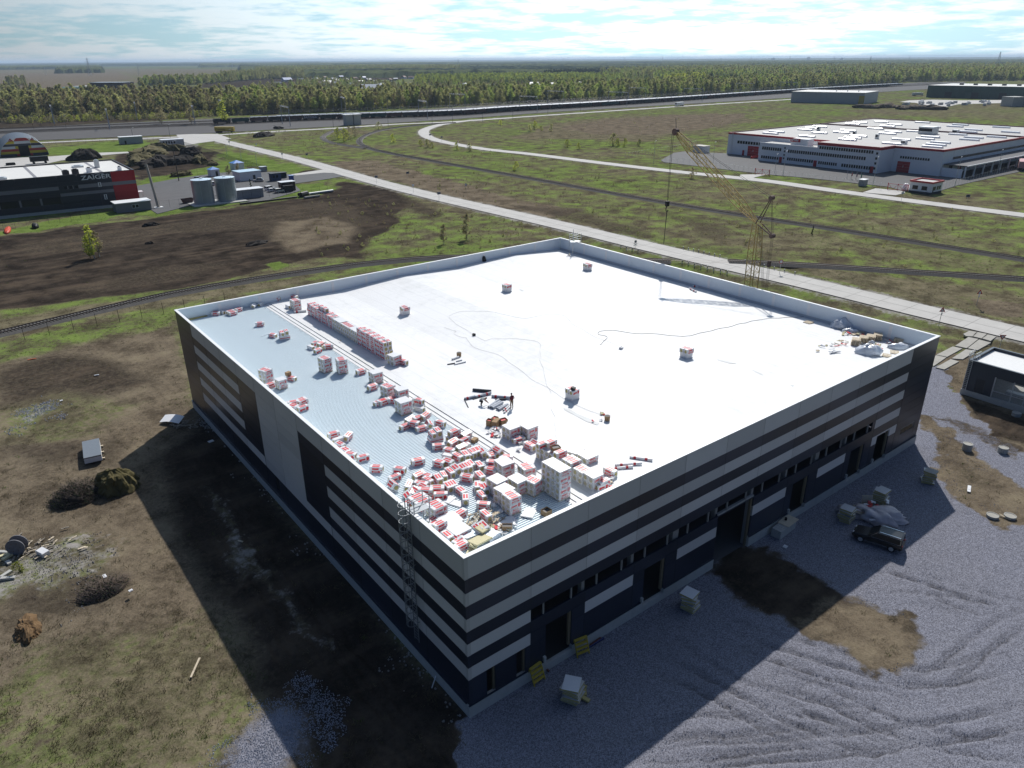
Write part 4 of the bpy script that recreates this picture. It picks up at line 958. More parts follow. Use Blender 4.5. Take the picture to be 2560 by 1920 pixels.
# right-hand stacks on the membrane
wrapped(ZD(480, 390), 'wrapped stack with white lid behind the cardboard boxes', n=(1, 2, 2), cell=(1.3, .65, .62), pallet=False)
wrapped(ZD(745, 380), 'wrapped stack with rows of red ends, right of the group near the workers', n=(1, 2, 2), cell=(1.3, .68, .62), pallet=False)
wrapped(ZD(560, 250), 'long wrapped stack at the back of the group near the workers', n=(1, 2, 1), cell=(1.4, .7, .6), pallet=False, yaw=R(90))
wrapped(ZD(960, 690), 'narrow red-sided stack at the upper end of the front row', n=(1, 1, 2), cell=(1.1, .6, .6), white_top=False, pallet=False)
wrapped(ZD(1060, 730), 'white wrapped stack second in the front row', n=(1, 2, 2), cell=(1.2, .6, .58), pallet=False)
wrapped(ZD(1190, 800), 'wrapped stack third in the front row', n=(1, 2, 2), cell=(1.2, .6, .55), white_top=False, pallet=False)
wrapped(ZD(1300, 860), 'wrapped stack with red scrawl on top in the front row', n=(1, 2, 2), cell=(1.2, .6, .56), white_top=False, pallet=False)
wrapped(ZD(1400, 950), 'white-topped wrapped stack behind the tall pallet', n=(1, 2, 3), cell=(1.25, .62, .5), pallet=False)
wrapped(ZD(1570, 1050), 'white wrapped stack with red belt in the front row', n=(1, 2, 2), cell=(1.2, .65, .6), white_top=False, pallet=False)
wrapped(ZD(1730, 1130), 'white wrapped stack with red patch, last whole one before the front parapet', n=(1, 2, 2), cell=(1.2, .65, .6), pallet=False)
wrapped(ZD(1650, 740), 'low wrapped stack on the far side of the front row', n=(1, 2, 1), cell=(1.4, .7, .6), pallet=False)
wrapped(ZD(1470, 660), 'low sagging wrapped stack behind the front row', n=(1, 2, 1), cell=(1.3, .6, .5), pallet=False, yaw=R(20))
# long wall of packs across the membrane
base0 = Vector((16.05, 62.3, 0)); yend = 39.9
cols = 19
for c in range(cols):
    y = base0.y - .6 - c * 1.19; film = 7 <= c <= 12
    if film:
        if c % 2:
            wrapped(None, 'white film-wrapped section of the long pack wall, %s from its far end' % ordn((c - 7) // 2 + 1), n=(1, 4, 3), cell=(1.15, .56, .54), pos=Vector((16.15, y - .6, roof_z(16))), pallet=False, white_top=c != 9)
        continue
    for lv in range(3 if c < 12 else 4):
        for dx in (0, .6):
            pack((0, 0), 0, pos=Vector((15.85 + dx + rnd.uniform(-.04, .04), y + rnd.uniform(-.03, .03), roof_z(16) + lv * .57 + .3)), yaw=R(90 + rnd.uniform(-3, 3)), style=rnd.choice([0, 1]),
                 label='long pack wall: %s column from far end, %s layer, %s row pack' % (ordn(c + 1), ['bottom', 'second', 'third', 'top'][lv], 'back' if dx else 'front'), group='packs stacked in the long wall')
for c in (7, 8):
    pack((0, 0), 0, pos=Vector((16.05, base0.y - c * 1.19 + 4.2, roof_z(16) + 3 * .57 + .3)), yaw=R(85), style=0, label='extra pack on top of the long pack wall, %s one' % ('farther' if c == 7 else 'nearer'), group='packs stacked in the long wall')
wrapped(ZR(1960, 1140), 'white wrapped cube at the near end of the long pack wall', n=(1, 2, 2), cell=(1.25, .65, .6), yaw=R(8), pallet=False)
pack(ZR(2035, 1125), 15, label='single pack leaning at the near end of the long pack wall')
# labels of loose packs: order of nearness to a landmark one can find
LM = {'the ladder landing': Vector((.8, 7.3, 0)), 'the tall white wrapped pallet': tall.location.copy(), 'the near roof corner': Vector((.3, .3, 0)), 'the far left roof corner': Vector((.3, 71, 0)),
      'the two cubes on mid deck': at(*ZR(1440, 1210), 13.3), 'the standing worker': at(*ZM(690, 1455), 13.3), 'the box-like white cube': at(*ZR(2040, 1560), 13.3), 'the left parapet stack': at(*ZR(985, 1350), 13.3)}
near = {k: [] for k in LM}
for o in PACKS:
    k = min(LM, key=lambda q: (o.location.xy - LM[q].xy).length); near[k].append(o)
for k, lst in near.items():
    lst.sort(key=lambda o: (o.location.xy - LM[k].xy).length)
    for i, o in enumerate(lst):
        look = 'tilted' if o['tilted'] else 'flat-lying'
        tag(o, '%s insulation pack, %s loose pack away from %s' % (look, ordn(i + 1), k), 'insulation pack', 'loose insulation packs on the roof')
for o in PACKS: del o['tilted']
for o in bpy.data.objects:
    if 'tilted' in o.keys(): del o['tilted']
# rolls of membrane
roll_grey = mat('roll_grey', (.42, .45, .50), .5, 0, .1); roll_dark = mat('roll_dark', (.045, .05, .06), .6)
def roll(f, a, b, r, m_, label, band=True, up=0.0, cat='roll'):
    p = on_roof(*f(*a), r + up); q = on_roof(*f(*b), r + up); c = (p + q) / 2; d = q - p; L = d.length; yaw = math.atan2(d.y, d.x)
    e = thing('membrane_roll', label, cat, (c.x, c.y, c.z - r), yaw, 'membrane rolls on the roof')
    MB().tube((-L / 2, 0, r), (L / 2, 0, r), r, 12).build('roll', m_, e, smooth=False)
    mb = MB().tube((-L / 2 - .02, 0, r), (-L / 2 + .005, 0, r), r * .45, 8); mb.build('core', black, e)
    if band:
        for x in (-.28, .22)[:2 if L > 2 else 1]: MB().tube((L * x - .12, 0, r), (L * x + .12, 0, r), r * 1.03, 12).build('label_band', red_paint, e)
    return e
roll(ZW, (575, 375), (1080, 425), .17, roll_dark, 'dark unlabelled roll at the back of the workers\' materials', False)
roll(ZW, (355, 625), (640, 565), .15, roll_grey, 'grey roll with red bands left of the crouching worker')
roll(ZW, (640, 575), (1075, 470), .15, roll_grey, 'grey roll with red bands touching the dark roll')
roll(ZW, (1100, 550), (1610, 605), .16, roll_grey, 'grey roll with red bands ending at the standing worker')
roll(ZW, (1420, 940), (1600, 800), .10, film_white, 'white roll at the standing worker\'s feet, farther one')
roll(ZW, (1440, 1010), (1630, 830), .10, film_white, 'white roll with red band at the standing worker\'s feet, nearer one')
roll(ZW, (340, 640), (450, 865), .05, roll_dark, 'thin dark pipe pointing towards the camera left of the workers', False, cat='pipe')
roll(ZW, (580, 640), (820, 570), .06, roll_dark, 'thin dark offcut behind the crouching worker', False, cat='pipe')
for i, (a, b, r) in enumerate((((1010, 850), (1290, 660), .14), ((1080, 860), (1340, 720), .17), ((1120, 880), (1400, 740), .15), ((1200, 650), (1490, 640), .10), ((1240, 900), (1500, 800), .15), ((1290, 930), (1540, 790), .14), ((1150, 780), (1250, 690), .12))):
    roll(ZW, a, b, r, roll_grey if i != 3 else roll_dark, 'crumpled grey membrane offcut in the pile between the workers, %s from the left' % ordn(i + 1), False, cat='membrane offcut')
roll(ZN, (2005, 512), (2185, 538), .12, film_white, 'white roll with red band lying alone near the front parapet')
roll(ZN, (1890, 575), (2100, 565), .12, film_white, 'white roll behind its twin near the front parapet')
roll(ZN, (1855, 605), (2030, 590), .12, film_white, 'white roll in front of its twin near the front parapet')
roll(ZN, (1125, 408), (1170, 395), .13, film_white, 'short white roll end beside the single standing pack', False)
roll(ZR, (1090, 692), (1195, 682), .16, film_white, 'white roll lying beside the far end of the long pack wall')
roll(ZM, (2120, 490), (2205, 500), .16, film_white, 'white roll near the far right parapet, farther one')
roll(ZM, (2100, 510), (2150, 535), .14, film_white, 'white roll near the far right parapet, nearer one')
roll(ZM, (222, 1068), (275, 1050), .12, film_white, 'short white roll beside a cardboard bucket on the open roof', False)
for i, (a, b) in enumerate((((185, 1108), (245, 1100)), ((240, 1110), (330, 1090)), ((255, 1085), (300, 1075)))):
    roll(ZM, a, b, .07, roll_dark if i == 0 else roll_grey, 'thin scrap strip on the open roof left of the workers, %s' % ('left end', 'right end', 'behind')[i], False, cat='scrap strip')
def bucket(q, label, r=.28, h=.5, m_=cardboard):
    p = on_roof(*q); e = thing('cardboard_tub', label, 'tub', p); MB().tube((0, 0, 0), (0, 0, h), r, 10, 0, r * 1.1, True).build('body', m_, e); MB().tube((0, 0, h + .003), (0, 0, h + .01), r * .95, 10).build('contents', black, e)
bucket(ZM(277, 1045), 'brown cardboard tub on the open roof left of the workers')
bucket(ZM(1447, 1550), 'brown cardboard tub amid scraps right of the stacks')
# cardboard boxes beside the stacks
def carton(q, sz, label, yaw=0.0, up=0.0, open_=True):
    p = on_roof(*q, up); e = thing('carton', label, 'carton', p, yaw); x, y, z = sz; t_ = .02; mb = MB()
    mb.box((-x / 2, -y / 2, 0), (x / 2, y / 2, .03))
    for a, b in (((-x / 2, -y / 2, .03), (x / 2, -y / 2 + t_, z)), ((-x / 2, y / 2 - t_, .03), (x / 2, y / 2, z)), ((-x / 2, -y / 2 + t_, .03), (-x / 2 + t_, y / 2 - t_, z)), ((x / 2 - t_, -y / 2 + t_, .03), (x / 2, y / 2 - t_, z))): mb.box(a, b)
    mb.build('walls', cardboard, e)
    if open_: MB().box((-x / 2 + .03, -y / 2 + .03, .05), (x / 2 - .03, y / 2 - .03, z * .8)).build('contents', print_red if open_ == 2 else dark_metal, e)
    else: MB().box((-x / 2 + .005, -y / 2 + .005, z), (x / 2 - .005, y / 2 - .005, z + .015)).build('lid', cardboard, e)
carton(ZD(245, 215), (1.0, .55, .65), 'closed brown carton beside the stacks near the workers', R(30), 0, False)
carton(ZD(145, 205), (.55, .5, .65), 'small brown carton left of the larger carton near the workers', R(30), 0, 2)
carton(ZD(230, 150), (.6, .5, .5), 'open carton with red contents behind the closed carton', R(20), 0, 2)
carton(ZD(360, 190), (.7, .6, .6), 'open carton with red contents between carton and stack', R(-10), 0, 2)
carton(ZD(1165, 590), (.75, .6, .4), 'open brown carton on top of the front row of stacks', R(-15), 1.2)
carton(ZR(1040, 1238), (.55, .45, .4), 'small brown carton on a loose pack by the left parapet', R(15), .55, False)
carton(ZH(1565, 310), (.7, .45, .35), 'torn brown carton at the deck edge', R(20), 0, False)
carton(ZN(1345, 970), (.7, .6, .5), 'open brown carton beside the front parapet', R(5))
carton(ZN(1035, 1085), (.8, .5, .4), 'open brown carton among scrap timber near the front parapet', R(-40))
# pallets (wood) and sacks in the right corner
def pallet_mesh():
    mb = MB(); L, W = 1.2, 1.0
    for y in np.linspace(-W / 2 + .06, W / 2 - .06, 7): mb.box((-L / 2, y - .05, .115), (L / 2, y + .05, .14))
    for x in (-L / 2 + .07, 0, L / 2 - .07): mb.box((x - .07, -W / 2, .09), (x + .07, W / 2, .114))
    for x in (-L / 2 + .07, 0, L / 2 - .07):
        for y in (-W / 2 + .07, 0, W / 2 - .07): mb.box((x - .07, y - .05, .022), (x + .07, y + .05, .089))
    for y in (-W / 2 + .07, 0, W / 2 - .07): mb.box((-L / 2, y - .05, 0), (L / 2, y + .05, .021))
    return mb.mesh('pallet', wood)
PAL = pallet_mesh()
def pallet(p, yaw, label, group=None, rot=None):
    o = obj('wooden_pallet', PAL, None, p, rot or (0, 0, yaw)); tag(o, label, 'pallet', group); return o
def pallet_stack(f, q, n, yaw, where):
    p = on_roof(*f(*q))
    for k in range(n): pallet((p.x + rnd.uniform(-.06, .06), p.y + rnd.uniform(-.06, .06), p.z + k * .143), R(yaw + rnd.uniform(-4, 4)), '%s pallet from the bottom of the %s' % (ordn(k + 1), where), 'pallets stacked in the right roof corner')
for x_, y_, n_, w_ in ((660, 700, 6, 'leftmost'), (830, 655, 6, 'second'), (980, 625, 6, 'third'), (1130, 590, 6, 'rightmost')): pallet_stack(ZP, (x_, y_), n_, 28, w_ + ' of four high stacks, right roof corner')
pallet_stack(ZP, (1560, 660), 5, 28, 'low stack, right roof corner')
p = on_roof(*ZP(1330, 940)); pallet((p.x, p.y, p.z), R(20), 'single pale pallet lying by the front parapet at the right roof corner')
p = on_roof(*ZP(1500, 870)); pallet((p.x, p.y, p.z), R(28), 'single pallet beside the front parapet under a plastic sheet')
p = on_roof(*ZE(970, 523)); pallet((p.x, p.y, p.z), R(0), 'single pallet lying on the white roof left of the rubbish corner')
def blob(name, label, cat, p, sz, m_, seed=0, lump=.28, group=None, parts=None, base_flat=.35, nu=18, nv=9, fr=1.6, rotz=None):
    rs = np.random.RandomState(seed); vs = []; 
    for j in range(nv + 1):
        ph = -math.pi / 2 + math.pi * j / nv
        for i in range(nu):
            th = 2 * math.pi * i / nu; x, y, z = math.cos(ph) * math.cos(th), math.cos(ph) * math.sin(th), math.sin(ph)
            k = 1 + lump * (2 * float(fbm(np.array([x * fr + seed * 3.1 + z]), np.array([y * fr - z * 1.3 + seed]), 5, seed)[0]) - 1) + (rs.rand() - .5) * .09
            vs.append((x * k * sz[0] / 2, y * k * sz[1] / 2, max(0.0 + .02 * rs.rand(), (z * k + base_flat) * sz[2] / (1 + base_flat))))
    fs = [(j * nu + i, j * nu + (i + 1) % nu, (j + 1) * nu + (i + 1) % nu, (j + 1) * nu + i) for j in range(nv) for i in range(nu)]
    me = MB().add(vs, fs).mesh(name, m_, smooth='earth' not in name); o = obj(name, me, None, p, (0, 0, rs.rand() * 6 if rotz is None else rotz)); tag(o, label, cat, group); return o
vr0 = math.atan2(_r0.y, _r0.x)
sack_m = mat('plastic_sack', (.62, .66, .72), .25, 0, .15, 5, spec=.6, bump=.8, bscale=5)
for i, (x, y, sx, sy, sz, lb) in enumerate(((400, 345, 3.4, 2.2, 1.3, 'large bluish plastic rubbish sack at the left of the right roof corner'), (1060, 440, 2.6, 1.6, 1.1, 'pinkish white plastic sack behind the pallet stacks'), (1310, 490, 2.6, 1.7, 1.3, 'white plastic sack with red scraps by the far parapet'),
        (950, 890, 3.0, 1.9, 1.2, 'full plastic sack in front of the high pallet stacks'), (1570, 780, 2.6, 1.1, .7, 'long plastic sheet bundle by the front parapet'), (670, 370, 1.2, .8, .5, 'small pink plastic bag among scraps'), (190, 240, .8, .7, .7, 'small round bag left of the large bluish sack'), (1000, 700, .8, .6, .6, 'small white bag on the rubbish pile'), (560, 440, 2.0, 1.2, .6, 'low reddish film heap before the large bluish sack'), (820, 400, 1.8, 1.1, .8, 'film heap between bluish and pinkish sacks'), (1780, 600, 1.4, .9, .6, 'film heap in the very right corner'), (1950, 620, 1.0, .8, .6, 'bluish bag in the very right corner'))):
    p = on_roof(*ZP(x, y)); blob('rubbish_sack', lb, 'sack', p, (sx, sy, sz), sack_m, i + 3, .5, 'rubbish sacks in the roof corner', nu=26, nv=12, fr=2.6, rotz=vr0)
scrapm = [film_white, print_red, wood, wool_pale, roll_grey, film_white]
def scraps(f, region, n, where, seed, big=.7, up=.0, group='scraps'):
    rs = random.Random(seed); x0, y0, x1, y1 = region; cols = ['white', 'red', 'wooden', 'yellowish', 'grey', 'white']
    for k in range(n):
        p = on_roof(*f(rs.uniform(x0, x1), rs.uniform(y0, y1))); mi = rs.randrange(6); w, d = rs.uniform(.25, big), rs.uniform(.12, .35)
        mb = MB(); mb.cbox((0, 0, .03), (w, d, .05)); mb.cbox((w * .35, 0, .07), (w * .4, d * .9, .03), 0, (0, -.25, .1))
        o = mb.build('scrap_piece', scrapm[mi], None, (p.x, p.y, p.z + up + rs.uniform(0, .25)), (rs.uniform(-.35, .35), rs.uniform(-.35, .35), rs.uniform(0, 6)))
        tag(o, '%s scrap piece in the litter %s' % (cols[mi], where), 'scrap', 'scrap pieces ' + where)
scraps(ZP, (380, 330, 1250, 520), 60, 'along the far parapet of the right roof corner', 1, 1.3)
scraps(ZP, (780, 690, 1180, 790), 20, 'beside the front plastic sack', 2, .9)
scraps(ZP, (1340, 560, 2050, 700), 30, 'in the very right roof corner', 3, 1.3)
scraps(ZP, (230, 600, 520, 740), 8, 'left of the high pallet stacks', 4)
scraps(ZP, (-150, 690, 330, 880), 10, 'on the open roof before the right corner', 5)
for i, (x, y, a, sx, sy) in enumerate(((1860, 640, 10, 2.0, 1.2), (1800, 720, 20, 1.6, 1.2), (230, 870, -20, 1.6, .3), (700, 480, -8, 2.0, .5))):
    p = on_roof(*ZP(x, y)); o = MB().cbox((0, 0, .04), (sx, sy, .06)).cbox((.2, .03, .10), (sx * .7, sy * .8, .05), 0, (0, .02, .1)).build('board', film_white if i < 3 else wood, None, (p.x, p.y, p.z + .1), (0, .04, R(a)))
    tag(o, ['large white board in the very right roof corner', 'white board beside the front parapet of the right corner', 'narrow pale strip on the open roof before the right corner', 'brown plank before the high pallet stacks'][i], 'board')
# near-corner litter: foil boards, yellow boards, timber scraps
def board(f, q, sz, yaw, m_, label, rot=(0, 0), up=.05):
    p = on_roof(*f(*q)); o = MB().cbox((0, 0, sz[2] / 2), sz).cbox((0, 0, sz[2] + .012), (sz[0] * .96, sz[1] * .96, .02)).build('board', m_, None, (p.x, p.y, p.z + up), (rot[0], rot[1], R(yaw))); tag(o, label, 'board'); return o
foil = mat('foil_board', (.66, .72, .76), .3, .2, .06)
board(ZK, (1390, 600), (1.7, 1.2, .35), -4, foil, 'silver faced board lying near the front corner')
board(ZK, (1610, 560), (1.1, .8, .08), 15, wool_pale, 'yellowish board lying over packs near the front corner', (.15, .1), .55)
board(ZK, (1560, 730), (1.7, 1.1, .10), 10, wool_pale, 'large yellowish board leaning at the near corner', (-.12, .1), .4)
board(ZK, (1450, 790), (.9, .6, .10), 55, wool_pale, 'dark yellowish board folded at the near corner', (.5, .2), .3)
board(ZK, (1400, 870), (1.6, .5, .05), 40, wool_pale, 'yellowish board along the front parapet corner', (0, .05), .1)
board(ZK, (1740, 610), (1.2, .9, .3), 12, sack_m, 'plastic covered slab near the front parapet')
board(ZH, (1130, 1330), (1.1, .7, .10), 20, film_white, 'white insulation slab lying flat on the deck')
board(ZH, (1240, 1385), (.75, 1.3, .06), 25, film_white, 'white sheet lying flat on the deck')
board(ZH, (800, 1290), (1.9, .7, .12), -2, print_pale, 'pinkish slab lying under a pack', (0, .05), .1)
board(ZN, (1210, 960), (1.6, 1.0, .06), 35, film_white, 'white torn sheet near the front parapet', (0, .08))
board(ZN, (1025, 1030), (1.7, .9, .08), -5, film_white, 'white slab near the scrap timber')
board(ZR, (705, 665), (1.6, 1.0, .05), -10, film_white, 'white sheet lying in the far left roof corner')
board(ZR, (260, 745), (2.6, .6, .08), 8, wool, 'olive strip of wool along the far left parapet')
board(ZR, (330, 720), (1.8, .4, .08), 10, wool, 'olive wool strip beside the far left parapet post')
board(ZR, (745, 630), (1.0, .5, .25), 40, wool_pale, 'yellow wool slab in the far left roof corner', (.3, 0), .1)
board(ZR, (1345, 1012), (.8, .5, .3), 50, wool_pale, 'yellow wool slab in the mid deck cluster', (.2, .2), .05)
board(ZR, (840, 895), (1.2, .12, .04), 20, foil, 'blue strip lying on the far deck')
board(ZL, (1640, 168), (.5, .3, .1), 0, wool, 'scrap of wool by the far left coping')
rs = random.Random(12)
for k in range(34):
    p = on_roof(*ZK(rs.uniform(1280, 1900), rs.uniform(250, 480))); L = rs.uniform(.6, 1.9)
    o = MB().cbox((0, 0, .05), (L, .09, .04)).cbox((L * .3, .02, .09), (.12, .3, .04)).build('timber_scrap', wood if k % 3 else old_wood, None, (p.x, p.y, p.z + rs.uniform(0, .35)), (rs.uniform(-.2, .2), rs.uniform(-.25, .25), rs.uniform(-.4, .9)))
    tag(o, 'splintered pallet timber in the heap by the front corner', 'timber', 'timber scraps by the front corner')
scraps(ZK, (1650, 430, 2150, 560), 16, 'along the front parapet near the corner', 21, 1.0)
scraps(ZK, (1780, 90, 1900, 200), 4, 'beside the nearest wrapped block', 22)
scraps(ZD, (120, 250, 330, 380), 12, 'below the cartons near the workers', 23)
scraps(ZD, (1850, 1020, 2050, 1180), 8, 'at the parapet end of the front row', 24)
scraps(ZD, (450, 330, 850, 620), 3, 'between stacks and front row', 25)
scraps(ZM, (1330, 1490, 1450, 1570), 5, 'around the tub right of the stacks', 26, .35)
scraps(ZR, (1470, 930, 1500, 960), 1, 'beside the deck edge', 27, .3)
scraps(ZM, (1130, 215, 1220, 250), 5, 'below the far corner landing', 28, 1.0)
scraps(ZM, (1770, 345, 1830, 390), 6, 'against the far right parapet', 29, .9)
# grey water marks left on the membrane
mark = mat('water_mark', (.46, .48, .49), .5, 0, .12, .8)
for f, P_ in ((ZM, [(1100, 1455), (1150, 1462), (1210, 1500), (1300, 1535), (1385, 1575), (1370, 1590), (1280, 1560), (1190, 1512), (1110, 1470)]), (ZE, [(440, 732), (500, 742), (560, 760), (520, 758), (450, 740)]), (ZE, [(640, 792), (700, 815), (710, 828), (660, 806)]), (ZE, [(860, 880), (890, 885), (880, 893)]), (ZM, [(750, 512), (790, 528), (770, 530)])):
    pts = [on_roof(*f(*q)) for q in P_]; MB().add([(p.x, p.y, rz_at(p.x) + .024) for p in pts], [tuple(range(len(pts)))]).build('water_mark', mark, hall)
# cables across the roof
def cable(f, pts, r, label, m_=None):
    L = smooth_line([on_roof(*f(*q)) for q in pts], .8); pp = [Vector((p.x + .12 * math.sin(i * .9), p.y + .1 * math.sin(i * 1.7), rz_at(p.x) + .045)) for i, p in enumerate(L)]
    tag(MB().path(pp, r, 4).build('cable', m_ or dark_metal), label, 'cable')
cab_grey = mat('cable_grey', (.42, .42, .42), .6)
cable(ZE, [(985, 490), (860, 493), (700, 505), (560, 535), (440, 562), (290, 597), (210, 600), (60, 587), (-60, 582), (-160, 567), (-230, 575), (-240, 590), (-200, 600), (-195, 615), (-215, 640), (-230, 650)], .026, 'dark power cable snaking across the right half of the roof')
cable(ZM, [(390, 880), (480, 925), (540, 908), (700, 910), (905, 932), (912, 1010), (950, 1200), (990, 1310), (1010, 1440), (1035, 1580), (1050, 1700)], .012, 'thin grey cable running from the roof middle to the front row', cab_grey)
cable(ZM, [(390, 880), (230, 770), (195, 730), (280, 695), (450, 690), (620, 712), (800, 748), (960, 715), (1100, 725), (1190, 800), (1350, 890), (1555, 975)], .012, 'thin grey cable looping over the middle of the roof', cab_grey)
cable(ZM, [(330, 900), (390, 970), (620, 1055), (800, 1190), (985, 1305), (1120, 1385), (1300, 1480), (1430, 1510)], .012, 'thin grey cable passing the vent near the workers', cab_grey)
cable(ZM, [(160, 820), (210, 840), (260, 850), (240, 870), (300, 900), (330, 900)], .012, 'coiled end of grey cable on the roof', cab_grey)
p = on_roof(*ZM(1557, 985)); o = MB().cbox((0, 0, .14), (.6, .4, .28)).cbox((0, 0, .33), (.3, .08, .08)).build('power_box', film_white, None, p, (0, 0, .4)); tag(o, 'small white power box at the end of the dark cable', 'power box')
p = on_roof(*ZM(395, 880)); o = MB().cbox((0, 0, .12), (.35, .3, .24)).tube((0, -.2, .12), (0, .2, .12), .16, 8).build('cable_reel', black, None, p); tag(o, 'small dark cable reel on the open roof', 'cable reel')
p = on_roof(*ZM(1795, 385)); blob('welding_machine', 'dark covered machine beside the far right parapet', 'machine', p, (1.6, 1.0, 1.0), roll_dark, 41, .3)
p = on_roof(*ZM(475, 295)); blob('dark_bag', 'dark bag leaning on the far left parapet', 'bag', p, (.7, .6, 1.0), black, 42, .3)
# ---- two roofers
skin_m = mat('skin', (.42, .25, .18), .6); hair_m = mat('hair', (.03, .022, .018), .7)
def person(label, p, yaw, joints, edges, radii, mats, pick, hair):
    me = bpy.data.meshes.new('person'); names = list(joints); me.from_pydata([joints[n_] for n_ in names], [(names.index(a), names.index(b)) for a, b in edges], [])
    o = bpy.data.objects.new('person', me); COL.objects.link(o); md_ = o.modifiers.new('skin', 'SKIN'); 
    if not me.skin_vertices: 
        bm = bmesh.new(); bm.from_mesh(me); bm.verts.layers.skin.verify(); bm.to_mesh(me); bm.free()
    for i, n_ in enumerate(names):
        r = radii[n_]; me.skin_vertices[0].data[i].radius = r if isinstance(r, tuple) else (r, r); me.skin_vertices[0].data[i].use_root = n_ == 'pelvis'
    s_ = o.modifiers.new('sub', 'SUBSURF'); s_.levels = 2; s_.render_levels = 2
    bpy.context.view_layer.update(); dg = bpy.context.evaluated_depsgraph_get(); nm = bpy.data.meshes.new_from_object(o.evaluated_get(dg))
    o.modifiers.clear(); o.data = nm; nm.materials.clear()
    for mm_ in mats: nm.materials.append(mm_)
    for pl_ in nm.polygons: pl_.material_index = pick(pl_.center); pl_.use_smooth = True
    o.location = p; o.rotation_euler = (0, 0, yaw); tag(o, label, 'person'); o.name = 'person'
    hc, hr = hair; hb = MB()
    for j in range(7):
        for i in range(12):
            ph = -.25 + (math.pi / 2 + .25) * j / 6; th = 2 * math.pi * i / 12; hb.v.append((hc[0] + hr * 1.05 * math.cos(ph) * math.cos(th), hc[1] + hr * math.cos(ph) * math.sin(th), hc[2] + hr * 1.15 * math.sin(ph)))
    hb.f = [(j * 12 + i, j * 12 + (i + 1) % 12, (j + 1) * 12 + (i + 1) % 12, (j + 1) * 12 + i) for j in range(6) for i in range(12)]; hb.m = [0] * len(hb.f)
    obj('hair', hb.mesh('hair', hair_m, True), o); return o
shirt = mat('maroon_shirt', (.10, .018, .03), .85); trous = mat('khaki_trousers', (.17, .12, .075), .85); shoe = mat('shoe', (.03, .025, .02), .7)
J = dict(pelvis=(0, 0, .96), waist=(.01, 0, 1.10), chest=(.02, 0, 1.33), neck=(.03, 0, 1.50), head0=(.07, 0, 1.60), head1=(.08, 0, 1.70), shL=(.01, .18, 1.42), elL=(-.06, .27, 1.14), haL=(.06, .24, .92), fiL=(.10, .22, .83), shR=(.01, -.18, 1.42), elR=(-.06, -.28, 1.15), haR=(.10, -.22, .98), fiR=(.15, -.18, .92),
         hiL=(0, .10, .92), knL=(.03, .12, .50), anL=(-.01, .13, .09), toL=(.15, .15, .04), hiR=(0, -.10, .92), knR=(.03, -.12, .50), anR=(-.01, -.13, .09), toR=(.15, -.15, .04))
Eg = [('pelvis', 'waist'), ('waist', 'chest'), ('chest', 'neck'), ('neck', 'head0'), ('head0', 'head1'), ('chest', 'shL'), ('shL', 'elL'), ('elL', 'haL'), ('haL', 'fiL'), ('chest', 'shR'), ('shR', 'elR'), ('elR', 'haR'), ('haR', 'fiR'), ('pelvis', 'hiL'), ('hiL', 'knL'), ('knL', 'anL'), ('anL', 'toL'), ('pelvis', 'hiR'), ('hiR', 'knR'), ('knR', 'anR'), ('anR', 'toR')]
Rd = dict(pelvis=(.15, .12), waist=(.145, .11), chest=(.16, .12), neck=.055, head0=(.085, .095), head1=(.08, .09), shL=.075, elL=.05, haL=.038, fiL=.03, shR=.075, elR=.05, haR=.038, fiR=.03, hiL=.10, knL=.07, anL=.05, toL=.042, hiR=.10, knR=.07, anR=.05, toR=.042)
vr = math.atan2(_r0.y, _r0.x)         # the photograph's rightward direction on the ground
p = on_roof(*ZW(1655, 900))
person('standing roofer in maroon shirt and khaki trousers looking down at the rolls', p, vr + R(128), J, Eg, Rd, [shirt, trous, skin_m, shoe], lambda c: 3 if c.z < .12 else 1 if (c.z < 1.0 and abs(c.y) < .2 and c.x < .14) else 2 if (c.z > 1.50 or c.z < 1.16 and abs(c.y) > .17) else 0, ((.055, 0, 1.68), .098))
J2 = dict(pelvis=(-.28, 0, .52), waist=(-.14, 0, .66), chest=(.10, 0, .78), neck=(.27, 0, .80), head0=(.37, 0, .78), head1=(.47, 0, .74), shL=(.14, .17, .76), elL=(.34, .24, .52), haL=(.52, .22, .30), fiL=(.60, .20, .22), shR=(.14, -.17, .76), elR=(.38, -.24, .56), haR=(.62, -.22, .36), fiR=(.70, -.20, .28),
          hiL=(-.26, .10, .48), knL=(.08, .16, .40), anL=(-.20, .15, .09), toL=(-.04, .16, .04), hiR=(-.26, -.10, .48), knR=(.06, -.16, .42), anR=(-.16, -.15, .09), toR=(0, -.16, .04))
p = on_roof(*ZW(840, 800)); wht = mat('grey_shirt', (.40, .42, .42), .85); dk = mat('dark_trousers', (.04, .03, .03), .85)
person('crouching roofer in pale grey shirt reaching forward over the roof', p, vr, J2, Eg, Rd, [wht, dk, skin_m, shoe], lambda c: 3 if c.z < .11 and c.x < .2 else 1 if (c.z < .58 and c.x < .18) else 2 if (c.x > .26 or (c.z < .5 and c.x > .3)) else 0, ((.42, 0, .79), .10))
